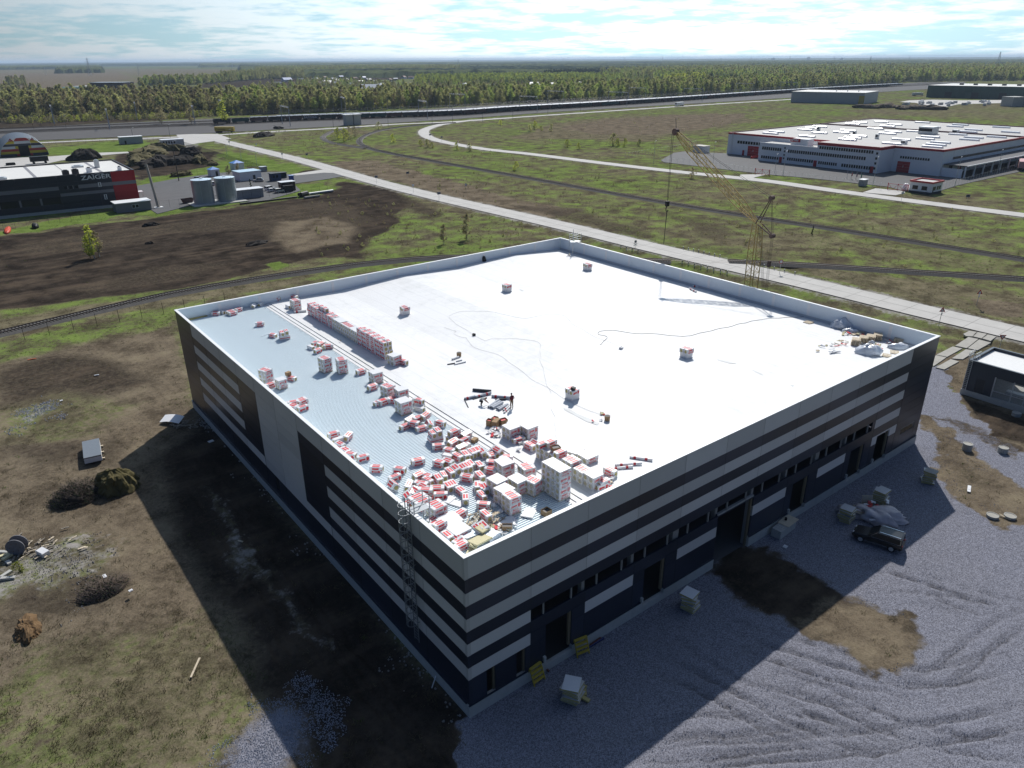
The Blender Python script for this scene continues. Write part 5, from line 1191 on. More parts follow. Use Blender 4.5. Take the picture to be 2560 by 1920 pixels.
# ------------------------------------------------------------------ vehicles
def car(name, label, p, yaw, paint, L=4.6, W=1.85, Hh=1.55, suv=False, group=None, chrome=False, detail=True):
    e = thing(name, label, 'car', p, yaw, group); gc = .30 if suv else .2
    # lower body: sections along the length (x forward)
    belt = Hh * .60; sec = [(-.50, .40, .80, .90), (-.47, .27, .98, .98), (-.30, .22, 1.02, 1), (0, .22, 1.0, 1), (.22, .22, .98, 1), (.30, .22, .95, .99), (.44, .25, .86, .95), (.49, .30, .76, .84), (.50, .36, .62, .72)]
    mb = MB(); ring = 10
    for (fx_, zb_, zt_, ws) in sec:
        x = fx_ * L; w = W / 2 * ws; z0 = gc + (zb_ - .22) * .8; z1 = belt * zt_
        pr = [(-w * .82, z0), (w * .82, z0), (w * .98, z0 + .10), (w, (z0 + z1) * .5), (w * .97, z1 - .10), (w * .88, z1), (-w * .88, z1), (-w * .97, z1 - .10), (-w, (z0 + z1) * .5), (-w * .98, z0 + .10)]
        mb.v += [(x, y, z) for y, z in pr]
    ns = len(sec); mb.f = [(r * ring + i, r * ring + (i + 1) % ring, (r + 1) * ring + (i + 1) % ring, (r + 1) * ring + i) for r in range(ns - 1) for i in range(ring)] + [tuple(range(ring - 1, -1, -1)), tuple(range((ns - 1) * ring, ns * ring))]; mb.m = [0] * len(mb.f)
    body = mb.build('body', paint, e, smooth=False)
    if chrome: bv = body.modifiers.new('bevel', 'BEVEL'); bv.width = .07; bv.segments = 3
    # cabin: glasshouse between belt and roof
    xb, xf = -.475 * L, .20 * L; rb, rf = (-.455 * L if suv else -.32 * L), .03 * L; wb, wr = W * .455, W * .375
    zb_, zr_ = belt - .03, Hh - .05
    cab = MB(); cab.add([(xb, -wb, zb_), (xf, -wb, zb_), (xf, wb, zb_), (xb, wb, zb_), (rb, -wr, zr_), (rf, -wr, zr_), (rf, wr, zr_), (rb, wr, zr_)], [(0, 1, 5, 4), (1, 2, 6, 5), (2, 3, 7, 6), (3, 0, 4, 7)])
    cab.build('windows', glass, e)
    rf_ = MB(); rf_.add([(rb - .06, -wr - .02, zr_ - .005), (rf + .06, -wr - .02, zr_ - .005), (rf + .06, wr + .02, zr_ - .005), (rb - .06, wr + .02, zr_ - .005), (rb + .10, -wr + .10, Hh), (rf - .14, -wr + .10, Hh), (rf - .14, wr - .10, Hh), (rb + .10, wr - .10, Hh)], [(3, 2, 1, 0), (4, 5, 6, 7), (0, 1, 5, 4), (1, 2, 6, 5), (2, 3, 7, 6), (3, 0, 4, 7)])
    rf_.build('roof', paint, e)
    for s in (-1, 1):
        for t in ((0, 0), (.48, .50), (1, 1)):
            lo = (xb + (xf - xb) * t[0], s * (wb + .008), zb_); hi = (rb + (rf - rb) * t[1], s * (wr + .008), zr_); MB().bar(lo, hi, .075).build('pillar', paint, e)
    wr_ = .36 if suv else .31
    for x in (-.30 * L, .31 * L):
        for s in (-1, 1):
            w_ = obj('wheel', None, e, (x, s * (W / 2 - .10), wr_)); w_.empty_display_size = .1
            MB().tube((0, -.12, 0), (0, .12, 0), wr_, 16).build('tyre', rubber, w_)
            rim = MB().tube((0, s * .121, 0), (0, s * .13, 0), wr_ * .66, 12, 0)
            for k in range(5):
                a = k * 2 * math.pi / 5; rim.bar((0, s * .135, 0), (math.cos(a) * wr_ * .62, s * .135, math.sin(a) * wr_ * .62), .06)
            rim.build('rim', galv, w_)
    for s in (-1, 1):
        MB().box((.455 * L, s * W * .30 - .16, belt * .66), (.492 * L, s * W * .30 + .16, belt * .80)).build('headlight', mat('lamp_glass', (.6, .6, .6), .15), e)
        MB().box((-.497 * L, s * W * .36 - .12, belt * .74), (-.47 * L, s * W * .36 + .12, belt * .92)).build('tail_light', red_paint, e)
        MB().cbox((.13 * L, s * (W / 2 + .07), belt + .02), (.14, .20, .12)).build('mirror', paint, e)
    if chrome:
        cm = mat('chrome', (.75, .75, .75), .15, 1)
        for s in (-1, 1):
            MB().bar((rb + .1, s * (wr - .02), Hh + .04), (rf - .25, s * (wr - .02), Hh + .04), .06).build('roof_rail', cm, e)
            MB().path([Vector((xb + .12, s * (wb + .03), zb_ + .05)), Vector((xf - .25, s * (wb + .03), zb_ + .05))], .018, 4).build('window_trim', cm, e)
            MB().path([Vector((xf - .25, s * (wb + .03), zb_ + .05)), Vector((rf - .05, s * (wr + .035), zr_ - .03)), Vector((rb + .05, s * (wr + .035), zr_ - .03)), Vector((xb + .12, s * (wb + .03), zb_ + .05))], .018, 4).build('window_trim', cm, e)
            MB().bar((-.22 * L, s * (W / 2 + .012), gc + .12), (.24 * L, s * (W / 2 + .012), gc + .12), .05).build('sill_trim', cm, e)
    return e
paint_black = mat('car_black', (.012, .012, .014), .22, .2, 0, spec=.6); paint_white = mat('car_white', (.66, .66, .66), .3, 0, 0, spec=.6); paint_silver = mat('car_silver', (.42, .41, .39), .3, .4, 0); paint_grey = mat('car_grey', (.12, .13, .15), .3, .3, 0)
fw_, rw_ = at(2150, 1352), at(2228, 1378); hd = math.atan2(fw_.y - rw_.y, fw_.x - rw_.x); side = Vector((-math.sin(hd), math.cos(hd), 0))
mid = (fw_ + rw_) / 2 - side * .85 * (1 if side.dot(Vector((_r0.x, _r0.y, 0))) < 0 else -1)
car('parked_suv', 'black estate SUV with chrome window trim parked in the hall\'s shadow', (mid.x, mid.y, -.05), hd, paint_black, 4.9, 1.98, 1.72, True, None, True)
# ------------------------------------------------------------------ stacks of panel offcuts on the gravel
def offcut_stack(q, label, n=7, yaw=0.0, s=1.35, seed=0, top=film_white):
    rs = random.Random(seed); p = at(*q); e = thing('panel_offcut_stack', label, 'panel stack', (p.x, p.y, -.12), yaw, 'stacks of panel offcuts on the gravel'); z = 0
    for k in range(n):
        h = rs.uniform(.17, .24); ax = (rs.uniform(-.12, .12), rs.uniform(-.12, .12)); r_ = (0, 0, rs.uniform(-.22, .22)); w, d = s * rs.uniform(.85, 1.05), s * rs.uniform(.8, 1.0)
        c = obj('offcut', None, e, (ax[0], ax[1], z), r_); c.empty_display_size = .1
        MB().box((-w / 2, -d / 2, .012), (w / 2, d / 2, h - .012)).build('wool_core', wool, c)
        MB().box((-w / 2 - .01, -d / 2 - .01, h - .011), (w / 2 + .01, d / 2 + .01, h)).build('metal_face', top if k == n - 1 else panel_light, c)
        MB().box((-w / 2 - .01, -d / 2 - .01, 0), (w / 2 + .01, d / 2 + .01, .011)).build('metal_face', panel_light, c); z += h
    return e
W3 = win(960, 1240, .36166)
offcut_stack(W3(1300, 1390), 'stack of panel offcuts with loose bits beside it, nearest the hall corner', 8, .55, 1.5, 1)
offcut_stack(W3(2108, 765), 'stack of panel offcuts with white top, left of the dirt ramp', 8, .35, 1.4, 2)
offcut_stack(ZG(1118, 880), 'stack of panel offcuts left of the rubbish heap by the black SUV', 8, .2, 1.4, 3, panel_light)
offcut_stack(ZG(1325, 770), 'stack of panel offcuts behind the upright pallet', 8, .1, 1.5, 4, panel_light)
offcut_stack(ZG(1622, 645), 'stack of panel offcuts at the edge of the hall\'s shadow', 8, .3, 1.4, 5, old_concrete)
for k, (x, y, a) in enumerate(((1375, 1335, .3), (1385, 1355, .9), (1390, 1405, 1.8))):
    p = at(*W3(x, y)); o = MB().cbox((0, 0, .08), (.8, .35, .14)).cbox((0, 0, .155), (.8, .34, .01)).build('wool_offcut', wool, None, (p.x, p.y, -.02), (0, 0, a)); tag(o, 'yellow wool offcut beside the nearest stack, %s one' % ('farthest', 'middle', 'nearest')[k], 'offcut')
# paver stacks on a pallet by the gate
p = at(*ZG(745, 945)); e = thing('block_pallets', 'two pallets of pale concrete blocks under a plywood sheet by the gate', 'pallet of blocks', (p.x, p.y, -.08), R(4))
bm_ = MB().box((-.2, -.1, 0), (.2, .1, .19)).mesh('concrete_block', concrete)
for sx, nx in ((-1.0, 4), (.55, 4)):
    for i in range(nx):
        for j in range(5):
            for k in range(5):
                if i in (0, nx - 1) or j in (0, 4) or k == 4: obj('block', bm_, e, (sx + (i - nx / 2) * .42, (j - 2) * .22, .02 + k * .2), (0, 0, rnd.uniform(-.04, .04)))
MB().box((-.7, -.65, 1.04), (1.5, .65, 1.07)).build('plywood', wood, e)
o = MB().tube((0, 0, 0), (0, 0, .3), .14, 10).tube((0, 0, .3), (0, 0, .33), .10, 8).build('paint_tin', black, None, (p.x + .3, p.y + .3, .98)); tag(o, 'black tin standing on the plywood by the gate', 'tin')
# rubbish heap with tarpaulin and upright pallet
tarp = mat('tarpaulin', (.52, .47, .48), .4, 0, .25, 1.5, bump=.8, bscale=3)
p = at(*ZG(1290, 870)); blob('tarpaulin_heap', 'crumpled white and red tarpaulin heap behind the black SUV', 'tarpaulin', (p.x, p.y, -.1), (5.6, 2.8, 1.2), tarp, 51, .75, nu=40, nv=18, fr=3.4, rotz=vr - .35)
for k in range(10):
    q = at(*ZG(1230 + rnd.uniform(-20, 160), 840 + rnd.uniform(-40, 70))); o = MB().cbox((0, 0, .05), (rnd.uniform(.4, 1.0), .3, .06)).cbox((.1, .1, .1), (.4, .2, .03), 0, (.2, .1, .5)).build('red_scrap', red_paint if k % 2 else film_white, None, (q.x, q.y, .55 + rnd.uniform(-.2, .2)), (rnd.uniform(-.3, .3), rnd.uniform(-.3, .3), rnd.uniform(0, 3))); tag(o, '%s plastic scrap on the tarpaulin heap' % ('red' if k % 2 else 'white'), 'scrap', 'scraps on the tarpaulin heap')
p = at(*ZG(1240, 785)); pallet((p.x, p.y, .62), 0, 'grey pallet standing upright behind the tarpaulin heap', None, (R(82), 0, vr))
p = at(*ZG(1215, 860)); o = MB().cbox((0, 0, .04), (2.2, 1.3, .05)).cbox((0, .3, .09), (2.0, .5, .04)).build('plywood_sheet', old_wood, None, (p.x, p.y, .55), (.15, .12, vr - .5)); tag(o, 'weathered plywood sheet leaning on the heap beside the SUV', 'plywood')
for k, (x0, y0, x1, y1) in enumerate(((1290, 790, 1385, 850), (1270, 800, 1370, 865), (1225, 800, 1330, 850))):
    a, b = at(*ZG(x0, y0)), at(*ZG(x1, y1)); o = MB().bar((a.x, a.y, .35), (b.x, b.y, .12), .12).bar((a.x + .1, a.y, .42), (b.x + .05, b.y + .1, .2), .05).build('timber_beam', old_wood); tag(o, 'long timber on the tarpaulin heap, %s' % ('farthest', 'middle', 'nearest')[k], 'timber')
# yellow trestle steps at the gates
def trestle(q, yaw, label):
    p = at(*q); e = thing('trestle_steps', label, 'trestle', (p.x, p.y, -.08), yaw)
    for y in (-.6, .6):
        MB().bar((-.55, y, 0), (0, y, 1.5), .09).build('leg', yellow_paint, e); MB().bar((.55, y, 0), (0, y, 1.5), .09).build('leg', yellow_paint, e)
    for k in range(4): z = .3 + .38 * k; x = -.55 + .55 * z / 1.5; MB().box((x - .14, -.62, z), (x + .14, .62, z + .05)).build('tread', yellow_paint, e)
trestle(W3(1045, 1260), R(95), 'worn yellow trestle steps beside the small doors')
trestle(W3(1355, 1070), R(80), 'bright yellow trestle steps beside the first gate')
for k, (x0, y0, x1, y1, c) in enumerate(((1410, 1050, 1520, 985, 'dark blue'), (1420, 1040, 1500, 985, 'rusty'), (1105, 1180, 1140, 1215, 'rusty'))):
    a, b = at(*W3(x0, y0)), at(*W3(x1, y1)); o = MB().bar((a.x, a.y, .05), (b.x, b.y, .05), .14).bar((a.x + .2, a.y + .1, .04), (b.x, b.y + .1, .04), .08).build('steel_profile', mat('profile_%d' % k, (.04, .05, .14) if k == 0 else (.10, .035, .03), .6)); tag(o, ['dark blue steel profiles lying beside the bright trestle', 'rusty steel profile lying beside the bright trestle', 'rusty profile lying by the worn trestle'][k], 'steel profile')
a, b = at(*W3(330, 1325)), at(*W3(368, 1235)); o = MB().bar((a.x, a.y, -.05), (b.x + .3, b.y, .9), .07).bar((b.x + .28, b.y - .05, .86), (b.x + .33, b.y + .3, .92), .05).build('leaning_post', galv); tag(o, 'metal post leaning on the plinth round the near corner', 'post')
# concrete rings and manholes on the right
ring_m = mat('ring_concrete', (.36, .36, .34), .85, 0, .2, 2)
def well(q, r, h, label, lid=True):
    p = at(*q); e = thing('concrete_ring', label, 'concrete ring', (p.x, p.y, -.1)); mb = MB(); n = 20
    for k, (rr__, z) in enumerate(((r, 0), (r, h), (r * .86, h), (r * .86, h - .25))): mb.v += [(rr__ * math.cos(2 * math.pi * i / n), rr__ * math.sin(2 * math.pi * i / n), z) for i in range(n)]
    mb.f = [(k * n + i, k * n + (i + 1) % n, (k + 1) * n + (i + 1) % n, (k + 1) * n + i) for k in range(3) for i in range(n)]; mb.m = [0] * len(mb.f); mb.build('ring', ring_m, e)
    MB().tube((0, 0, h - .25), (0, 0, h - .04 if lid else h - .2), r * .85, 16).build('lid', old_concrete if lid else black, e)
well(ZG(1860, 450), .58, .95, 'tall pale concrete ring standing on gravel right of the hall')
well(ZG(2080, 465), .58, .75, 'lower concrete ring near the right edge of the gravel')
well(ZG(2165, 240), .6, .5, 'concrete ring in the shade below the small dark building')
well(ZG(2018, 862), .62, .30, 'left of the two round manhole covers in the dirt')
well(ZG(2125, 865), .62, .30, 'right of the two round manhole covers in the dirt')
a, b = at(*ZG(2060, 855)), at(*ZG(2130, 885)); o = MB().bar((a.x, a.y, .02), (b.x, b.y, .02), .1).bar((a.x + .3, a.y + .1, .0), (b.x + .1, b.y + .2, .0), .06).build('plank', wood); tag(o, 'plank lying between the two manhole covers', 'plank')
for k, (f, x, y, w, d, lb) in enumerate(((ZG, 1875, 693, 1.6, .35, 'white board lying on the dirt patch right of the hall'), (ZG, 745, 1048, .5, .4, 'pale slab fragment on shaded gravel by the gate'), (ZLL, 1125, 1080, 2.2, .16, 'pale timber lying on the grass at the shadow edge'), (ZLL, 1385, 352, .6, .15, 'short plank in the hall\'s shadow'), (ZL, 835, 683, .7, .2, 'short white plank on the dry ground left of the hall'), (ZL, 530, 903, .4, .3, 'white scrap beside the pale gravel patch'), (ZL, 1822, 1255, .7, .5, 'white scrap in the shade by the long wall'), (ZL, 765, 120, 1.4, .3, 'white pipe piece in the grass beyond the fence'), (ZL, 275, 546, 1.3, .15, 'orange strip on the ground left of the hall'), (ZLL, 760, 663, .35, .3, 'white stone right of the low brush heap'), (ZLL, 610, 580, .3, .6, 'white stone on the low brush heap'))):
    p = at(*f(x, y)); m_ = wood if 'timber' in lb or ('plank' in lb and 'white' not in lb) else mat('orange', (.6, .12, .04), .6) if 'orange' in lb else film_white
    o = MB().cbox((0, 0, .06), (w, d, .08)).cbox((w * .1, 0, .11), (w * .5, d * .7, .03)).build('ground_scrap', m_, None, (p.x, p.y, -.06 if 'heap' not in lb else .5), (0, 0, R((20, 10, 55, -60, -15, 5, 10, 40, -10, 10, 5)[k]))); tag(o, lb, 'scrap')
# ------------------------------------------------------------------ left yard: panel bundle, bent sheet, heaps, drum, rubble
p = at(*ZL(805, 1370)); yw = img_yaw(*ZL(805, 1370), 83, 0); e = thing('panel_bundle', 'grey-topped bundle of long roof panels on the ground left of the hall', 'panel bundle', (p.x, p.y, -.05), yw)
for k in range(5): MB().box((-2.6 + .02 * k, -1.0, .22 + k * .17), (2.6 + .01 * k, 1.0, .22 + k * .17 + .155)).build('panel', white_metal if k < 4 else mat('panel_top', (.20, .22, .24), .35, .3), e)
for x in (-1.9, 0, 1.9): MB().box((x - .1, -1.05, 0), (x + .1, 1.3, .2)).build('timber_bearer', wood, e)
p = at(*ZL(1490, 1085)); yw = img_yaw(*ZL(1490, 1085), 4, 0); mb = MB(); 
ptsx = np.linspace(-1.9, 1.9, 9)
mb.add([(x, y, .55 + .25 * math.sin((x + 1.9) / 3.8 * math.pi) + .25 * (y / 1.0)) for x in ptsx for y in (-1.0, 1.0)] + [(x, y, .50 + .25 * math.sin((x + 1.9) / 3.8 * math.pi) + .25 * (y / 1.0)) for x in ptsx for y in (-1.0, 1.0)], [(2 * i, 2 * i + 2, 2 * i + 3, 2 * i + 1) for i in range(8)] + [(18 + 2 * i, 18 + 2 * i + 1, 18 + 2 * i + 3, 18 + 2 * i + 2) for i in range(8)] + [(2 * i, 18 + 2 * i, 18 + 2 * i + 2, 2 * i + 2) for i in range(8)])
e = thing('bent_panel', 'bent white wall panel propped on timber scraps at the hall corner shadow', 'panel', (p.x, p.y, -.05), yw); mb.build('sheet', white_metal, e); e.scale = (.78, .78, .8)
for k in range(4): MB().cbox((-1 + .6 * k, 0, .22), (.2, 1.4, .44), 0, (0, 0, .2 * k)).build('prop', old_wood, e)
rs = random.Random(5)
for k in range(26):
    q = at(*ZL(rs.uniform(1500, 1700), rs.uniform(1080, 1140))); L = rs.uniform(.5, 1.5); o = MB().cbox((0, 0, .05), (L, .14, .05)).cbox((L * .2, .03, .1), (L * .3, .12, .04)).build('timber_scrap', old_wood, None, (q.x, q.y, rs.uniform(-.06, .12)), (0, rs.uniform(-.15, .15), rs.uniform(0, 3))); tag(o, 'broken timber in the scatter under the bent white panel', 'timber', 'timber scatter under the bent panel')
earth = mat('heap_earth', (.075, .058, .042), .98, 0, .5, 1.5, bump=1.0, bscale=4); earth_green = mat('heap_grassy', (.10, .085, .035), .98, 0, .5, 1.2, bump=1.0, bscale=4); black_earth = mat('black_earth', (.028, .023, .02), .98, 0, .4, 2, bump=1.0, bscale=4)
twig = mat('dead_twigs', (.16, .125, .10), .95, 0, .3, 8); pine = mat('withered_pine', (.045, .055, .025), .95, 0, .5, 6)
def brush_heap(f, q, sz, n, label, seed, green=.5):
    rs = random.Random(seed); p = at(*f(*q)); e = thing('brush_heap', label, 'brush heap', (p.x, p.y, -.1)); 
    core = blob('core', None, None, (0, 0, 0), (sz[0] * .8, sz[1] * .8, sz[2] * .75), black_earth, seed, .5, nu=24, nv=10); core.parent = e; core.rotation_euler = (0, 0, 0)
    mb = MB(); lf = MB()
    for k in range(n):
        th = rs.uniform(0, 6.28); r = math.sqrt(rs.random()); x, y = math.cos(th) * r * sz[0] / 2, math.sin(th) * r * sz[1] / 2; z = sz[2] * (1 - r * r) * rs.uniform(.55, 1.05) + .05
        a = rs.gauss(.35, .6) + th * .35; L = rs.uniform(.4, 1.6); d = Vector((math.cos(a), math.sin(a), rs.uniform(-.5, .35))) * L
        p0 = Vector((x, y, z)); p1 = p0 + d * .5 + Vector((0, 0, rs.uniform(-.1, .2))); p2 = p0 + d
        mb.tube(p0, p1, .018, 3, cap=False); mb.tube(p1, p2, .011, 3, cap=False)
        if rs.random() < green:
            for j in range(5):
                c = p0.lerp(p2, rs.random()) + Vector((rs.uniform(-.2, .2), rs.uniform(-.2, .2), rs.uniform(-.15, .15))); u = Vector((rs.uniform(-1, 1), rs.uniform(-1, 1), rs.uniform(-1, 1))).normalized() * .11; v = u.orthogonal().normalized() * .05
                lf.add([c - u, c + v, c + u, c - v], [(0, 1, 2, 3)])
    o = mb.build('twigs', twig, e); tag(o, kind='stuff'); o = lf.build('needles', pine, e); tag(o, kind='stuff')
brush_heap(win(0, 1160, .18081), (1080, 470), (5.8, 4.2, 1.8), 2200, 'large heap of dead branches beside the shadow edge', 61, .45)
def heap(f, q, sz, label, seed, m_=earth, lump=.55, nu=48, nv=18, z=-.12):
    p = at(*f(*q)); o = blob('earth_heap', label, 'earth heap', (p.x, p.y, z), sz, m_, seed, lump, nu=nu, nv=nv, base_flat=.05, fr=2.6); return o
heap(ZX, (1600, 330), (4.6, 4.0, 2.0), 'lumpy earth heap with green top touching the shadow edge', 62, earth_green)
brush_heap(ZLL, (590, 650), (4.2, 2.6, .9), 1300, 'low heap of grey twigs on the left grass', 63, .2)
heap(ZLL, (160, 860), (3.4, 2.0, .8), 'small brown earth mound at the left edge of the grass', 64, mat('brown_earth', (.16, .10, .05), .98, 0, .4, 2, bump=.8, bscale=5))
# cable drum
p = at(*ZX(265, 1215)); e = thing('cable_drum', 'weathered wooden cable drum standing on its rims by the rubble', 'cable drum', (p.x, p.y, -.05), R(62))
for x in (-.42, .42):
    d_ = obj('flange', None, e, (x, 0, .92)); d_.empty_display_size = .1
    MB().tube((-.05, 0, 0), (.05, 0, 0), .92, 28).build('disc', mat('drum_wood', (.17, .17, .19), .85, 0, .35, 3), d_)
    for k in range(6): a = k * math.pi / 3; MB().tube((-.065 if x < 0 else .065, .5 * math.cos(a), .5 * math.sin(a)), (-.05 if x < 0 else .05, .5 * math.cos(a), .5 * math.sin(a)), .05, 6).build('bolt', rust, d_)
MB().tube((-.42, 0, .92), (.42, 0, .92), .42, 16).build('core', old_wood, e)
p = at(*ZX(600, 1250)); o = MB().cbox((0, 0, .28), (1.15, .75, .5), 0, (.05, .08, 0)).cbox((.05, 0, .55), (1.05, .7, .06), 0, (.05, .12, .05)).build('foam_block', film_white, None, (p.x, p.y, -.05), (0, 0, img_yaw(*ZX(600, 1250), 25, 0))); tag(o, 'white rectangular foam block lying on the rubble', 'block')
rs = random.Random(9); stones_m = mat('rubble_stone', (.30, .28, .26), .95, 0, .35, 3)
for k in range(60):
    q = at(*ZX(rs.gauss(520, 260), rs.gauss(1160, 90))); L = rs.uniform(.25, 1.0); o = MB().cbox((0, 0, .04), (L, rs.uniform(.1, .22), .06)).cbox((L * .1, 0, .08), (L * .4, .1, .04), 0, (0, .1, .2)).build('rubble_timber', old_wood if k % 3 else wood, None, (q.x, q.y, rs.uniform(-.06, .1)), (0, rs.uniform(-.2, .2), rs.uniform(-.3, 1.3))); tag(o, 'weathered board in the rubble scatter beside the cable drum', 'board', 'boards in the rubble scatter')
for k, (x, y, a, s) in enumerate(((70, 1270, -20, 1.6), (110, 1290, -35, 1.3), (85, 1530, -35, 1.2), (110, 1585, -8, 1.3), (120, 1370, 40, .7), (20, 1225, 0, 1.5))):
    q = at(*ZX(x, y)); o = MB().cbox((0, 0, .12), (s, .4, .2)).cbox((0, 0, .23), (s * .9, .36, .03)).build('concrete_slab', concrete if k > 1 else wool_pale, None, (q.x, q.y, -.05), (0, .06, img_yaw(*ZX(x, y), a, 0))); tag(o, ['yellowish slab left of the cable drum, nearer', 'yellowish slab left of the cable drum, farther', 'upper of two grey slabs at the left photo edge', 'lower of two grey slabs at the left photo edge', 'pale round stone below the cable drum', 'grey slab at the photo edge beyond the drum'][k], 'slab')
def pebble_field(name, f, pts, n, m_, seed, smin=.04, smax=.12, label=None):
    P_ = pxy(pts, f); xs = [p.x for p in P_]; ys = [p.y for p in P_]; rs = np.random.RandomState(seed); X = rs.uniform(min(xs) - 4, max(xs) + 4, n * 4); Y = rs.uniform(min(ys) - 4, max(ys) + 4, n * 4); d = sdist(X, Y, P_)
    keep = np.where(d + (fbm(X * .35, Y * .35, 4, seed) - .5) * 9 + (fbm(X * 1.5, Y * 1.5, 2, seed) - .5) * 3 > rs.rand(len(X)) ** 2 * 5)[0][:n]; mb = MB()
    for i in keep:
        s = rs.uniform(smin, smax); a = rs.rand() * 6; c, sn = math.cos(a) * s, math.sin(a) * s; x, y = X[i], Y[i]
        mb.add([(x - c, y - sn, -.1), (x + sn, y - c, -.1), (x + c * 1.2, y + sn * 1.2, -.1), (x - sn, y + c, -.1), (x + c * .2, y + sn * .3, -.1 + s * 1.5)], [(0, 1, 4), (1, 2, 4), (2, 3, 4), (3, 0, 4)])
    o = mb.build(name, m_); tag(o, label, None, None, 'stuff'); return o
pebble_field('rubble_stones', OV, [(-40, 1230), (40, 1185), (150, 1150), (255, 1180), (215, 1230), (140, 1250), (160, 1300), (60, 1280), (-40, 1320)], 2600, stones_m, 71, .03, .10)
pale_gravel = mat('pale_gravel', (.36, .375, .43), .9, 0, .35, 9)
pebble_field('scattered_gravel', OV, [(540, 1500), (640, 1480), (710, 1520), (720, 1600), (660, 1680), (600, 1720), (420, 1720), (440, 1620), (500, 1570)], 12000, pale_gravel, 72, .025, .06)
pebble_field('scattered_gravel', OV, [(20, 915), (60, 880), (130, 862), (140, 880), (100, 905), (50, 925)], 2500, pale_gravel, 73, .04, .09)
pebble_field('wall_foot_stones', ZL, [(1650, 880), (1700, 960), (1760, 1060), (2212, 1560), (2180, 1560), (1700, 1040), (1640, 940)], 1500, stones_m, 74, .04, .16)
pebble_field('wall_foot_stones', OV, [(560, 1000), (1010, 1555), (980, 1552), (540, 1010)], 1500, stones_m, 75, .04, .13)
mb = MB(); rs2 = np.random.RandomState(81); 
GX = rs2.uniform(-6, 82, 60000); GY = rs2.uniform(-44, -.6, 60000); GP = pxy([(1008, 1548), (990, 1590), (1010, 1660), (960, 1800), (2700, 2000), (2700, 1010), (2330, 990), (2205, 975), (2120, 915), (2075, 868), (2055, 812), (2035, 785), (1990, 800), (1900, 900)], OV)
DP = pxy([(560, 20), (660, 130), (800, 230), (930, 300), (1060, 385), (1250, 430), (1400, 565), (1480, 580), (1600, 500), (1610, 330), (1560, 270), (1420, 250), (1270, 190), (1100, 60), (900, -60), (640, -90), (600, -40)], Z5)
gd = sdist(GX, GY, GP); dd_ = sdist(GX, GY, DP); gk = np.where((gd > 0) & (dd_ < 0))[0][:30000]
for i in gk:
    s = rs2.uniform(.02, .048); a = rs2.rand() * 6; c, sn = math.cos(a) * s, math.sin(a) * s; x, y = GX[i], GY[i]
    mb.add([(x - c, y - sn, -.14), (x + sn, y - c, -.14), (x + c * 1.2, y + sn * 1.2, -.14), (x - sn, y + c, -.14), (x + c * .2, y + sn * .3, -.10 + s)], [(0, 1, 4), (1, 2, 4), (2, 3, 4), (3, 0, 4)])
tag(mb.build('loose_gravel', pale_gravel), kind='stuff')
# ------------------------------------------------------------------ crane behind the hall
cr = thing('lattice_crane', 'rusty yellow lattice boom crane standing behind the hall', 'crane', (79.0, 32.6, 0))
def lattice(name, p, q, w0, w1, m_, n, parent, ch=.11, br=.05):
    p = Vector(p); q = Vector(q); d = (q - p).normalized(); u = d.cross(Vector((1, 0, 0))).normalized() if abs(d.x) < .9 else d.cross(Vector((0, 0, 1))).normalized(); v = d.cross(u); mb = MB()
    def cn(t, s):
        w = w1 + (w0 - w1) * min(1, 5 * min(t, 1 - t))
        return p.lerp(q, t) + u * (s[0] * w / 2) + v * (s[1] * w / 2)
    cs = ((-1, -1), (1, -1), (1, 1), (-1, 1))
    for i in range(n):
        a, b = i / n, (i + 1) / n
        for k, s in enumerate(cs):
            mb.bar(cn(a, s), cn(b, s), ch); s2 = cs[(k + 1) % 4]
            mb.bar(cn(a, s), cn(b, s2), br) if i % 2 == 0 else mb.bar(cn(a, s2), cn(b, s), br)
            mb.bar(cn(b, s), cn(b, s2), br)
    return mb.build(name, m_, parent)
cyel = mat('crane_yellow', (.42, .31, .12), .7, 0, .35, 1.5); crust = mat('crane_rust', (.13, .085, .075), .8, 0, .35, 2)
PV = Vector((0, .1, 23.0)); TP = Vector((-.3, 17.8, 35.6))
lattice('mast', (0, -.4, 2.2), PV, 1.5, 1.1, cyel, 16, cr)
lattice('jib', PV + Vector((0, .4, .3)), TP, 1.25, .45, cyel, 15, cr, .12, .05)
AP = Vector((.0, -1.8, 27.2)); BK = Vector((0, -2.8, 21.5))
mb = MB()
for x in (-.6, .6): mb.bar(PV + Vector((x, 0, 0)), AP + Vector((x * .3, 0, 0)), .12); mb.bar(PV + Vector((x, -.4, 0)), BK + Vector((x * .3, 0, 0)), .14); mb.bar(AP + Vector((x * .3, 0, 0)), BK + Vector((x * .3, 0, 0)), .05)
mb.build('a_frame', crust, cr)
for nm, c in (('sheave_block', AP), ('sheave_block', BK)): MB().tube(Vector(c) + Vector((-.4, 0, 0)), Vector(c) + Vector((.4, 0, 0)), .35, 10).build(nm, crust, cr)
mb = MB()
for x in (-.35, .35): mb.tube(AP + Vector((x, 0, 0)), TP + Vector((x * .4, -.6, -.2)), .025, 4)
for x in (-.3, 0, .3):
    mb.tube(BK + Vector((x, 0, 0)), Vector((x, -2.9, 17.6)), .02, 4); mb.tube(Vector((x, -2.9, 16.6)), Vector((x, -3.4, 3.0)), .02, 4); mb.tube(PV + Vector((x, -.5, -.5)), Vector((x, -4.6, 3.0)), .02, 4)
mb.build('stay_ropes', dark_metal, cr)
MB().cbox((0, -2.9, 17.1), (.5, .4, 1.0)).build('pulley_block', crust, cr)
MB().tube(TP + Vector((-.35, .1, 0)), TP + Vector((.35, .1, 0)), .55, 12).build('sheave', crust, cr)
MB().bar(TP, TP + Vector((0, .3, 2.2)), .06).build('aerial', dark_metal, cr)
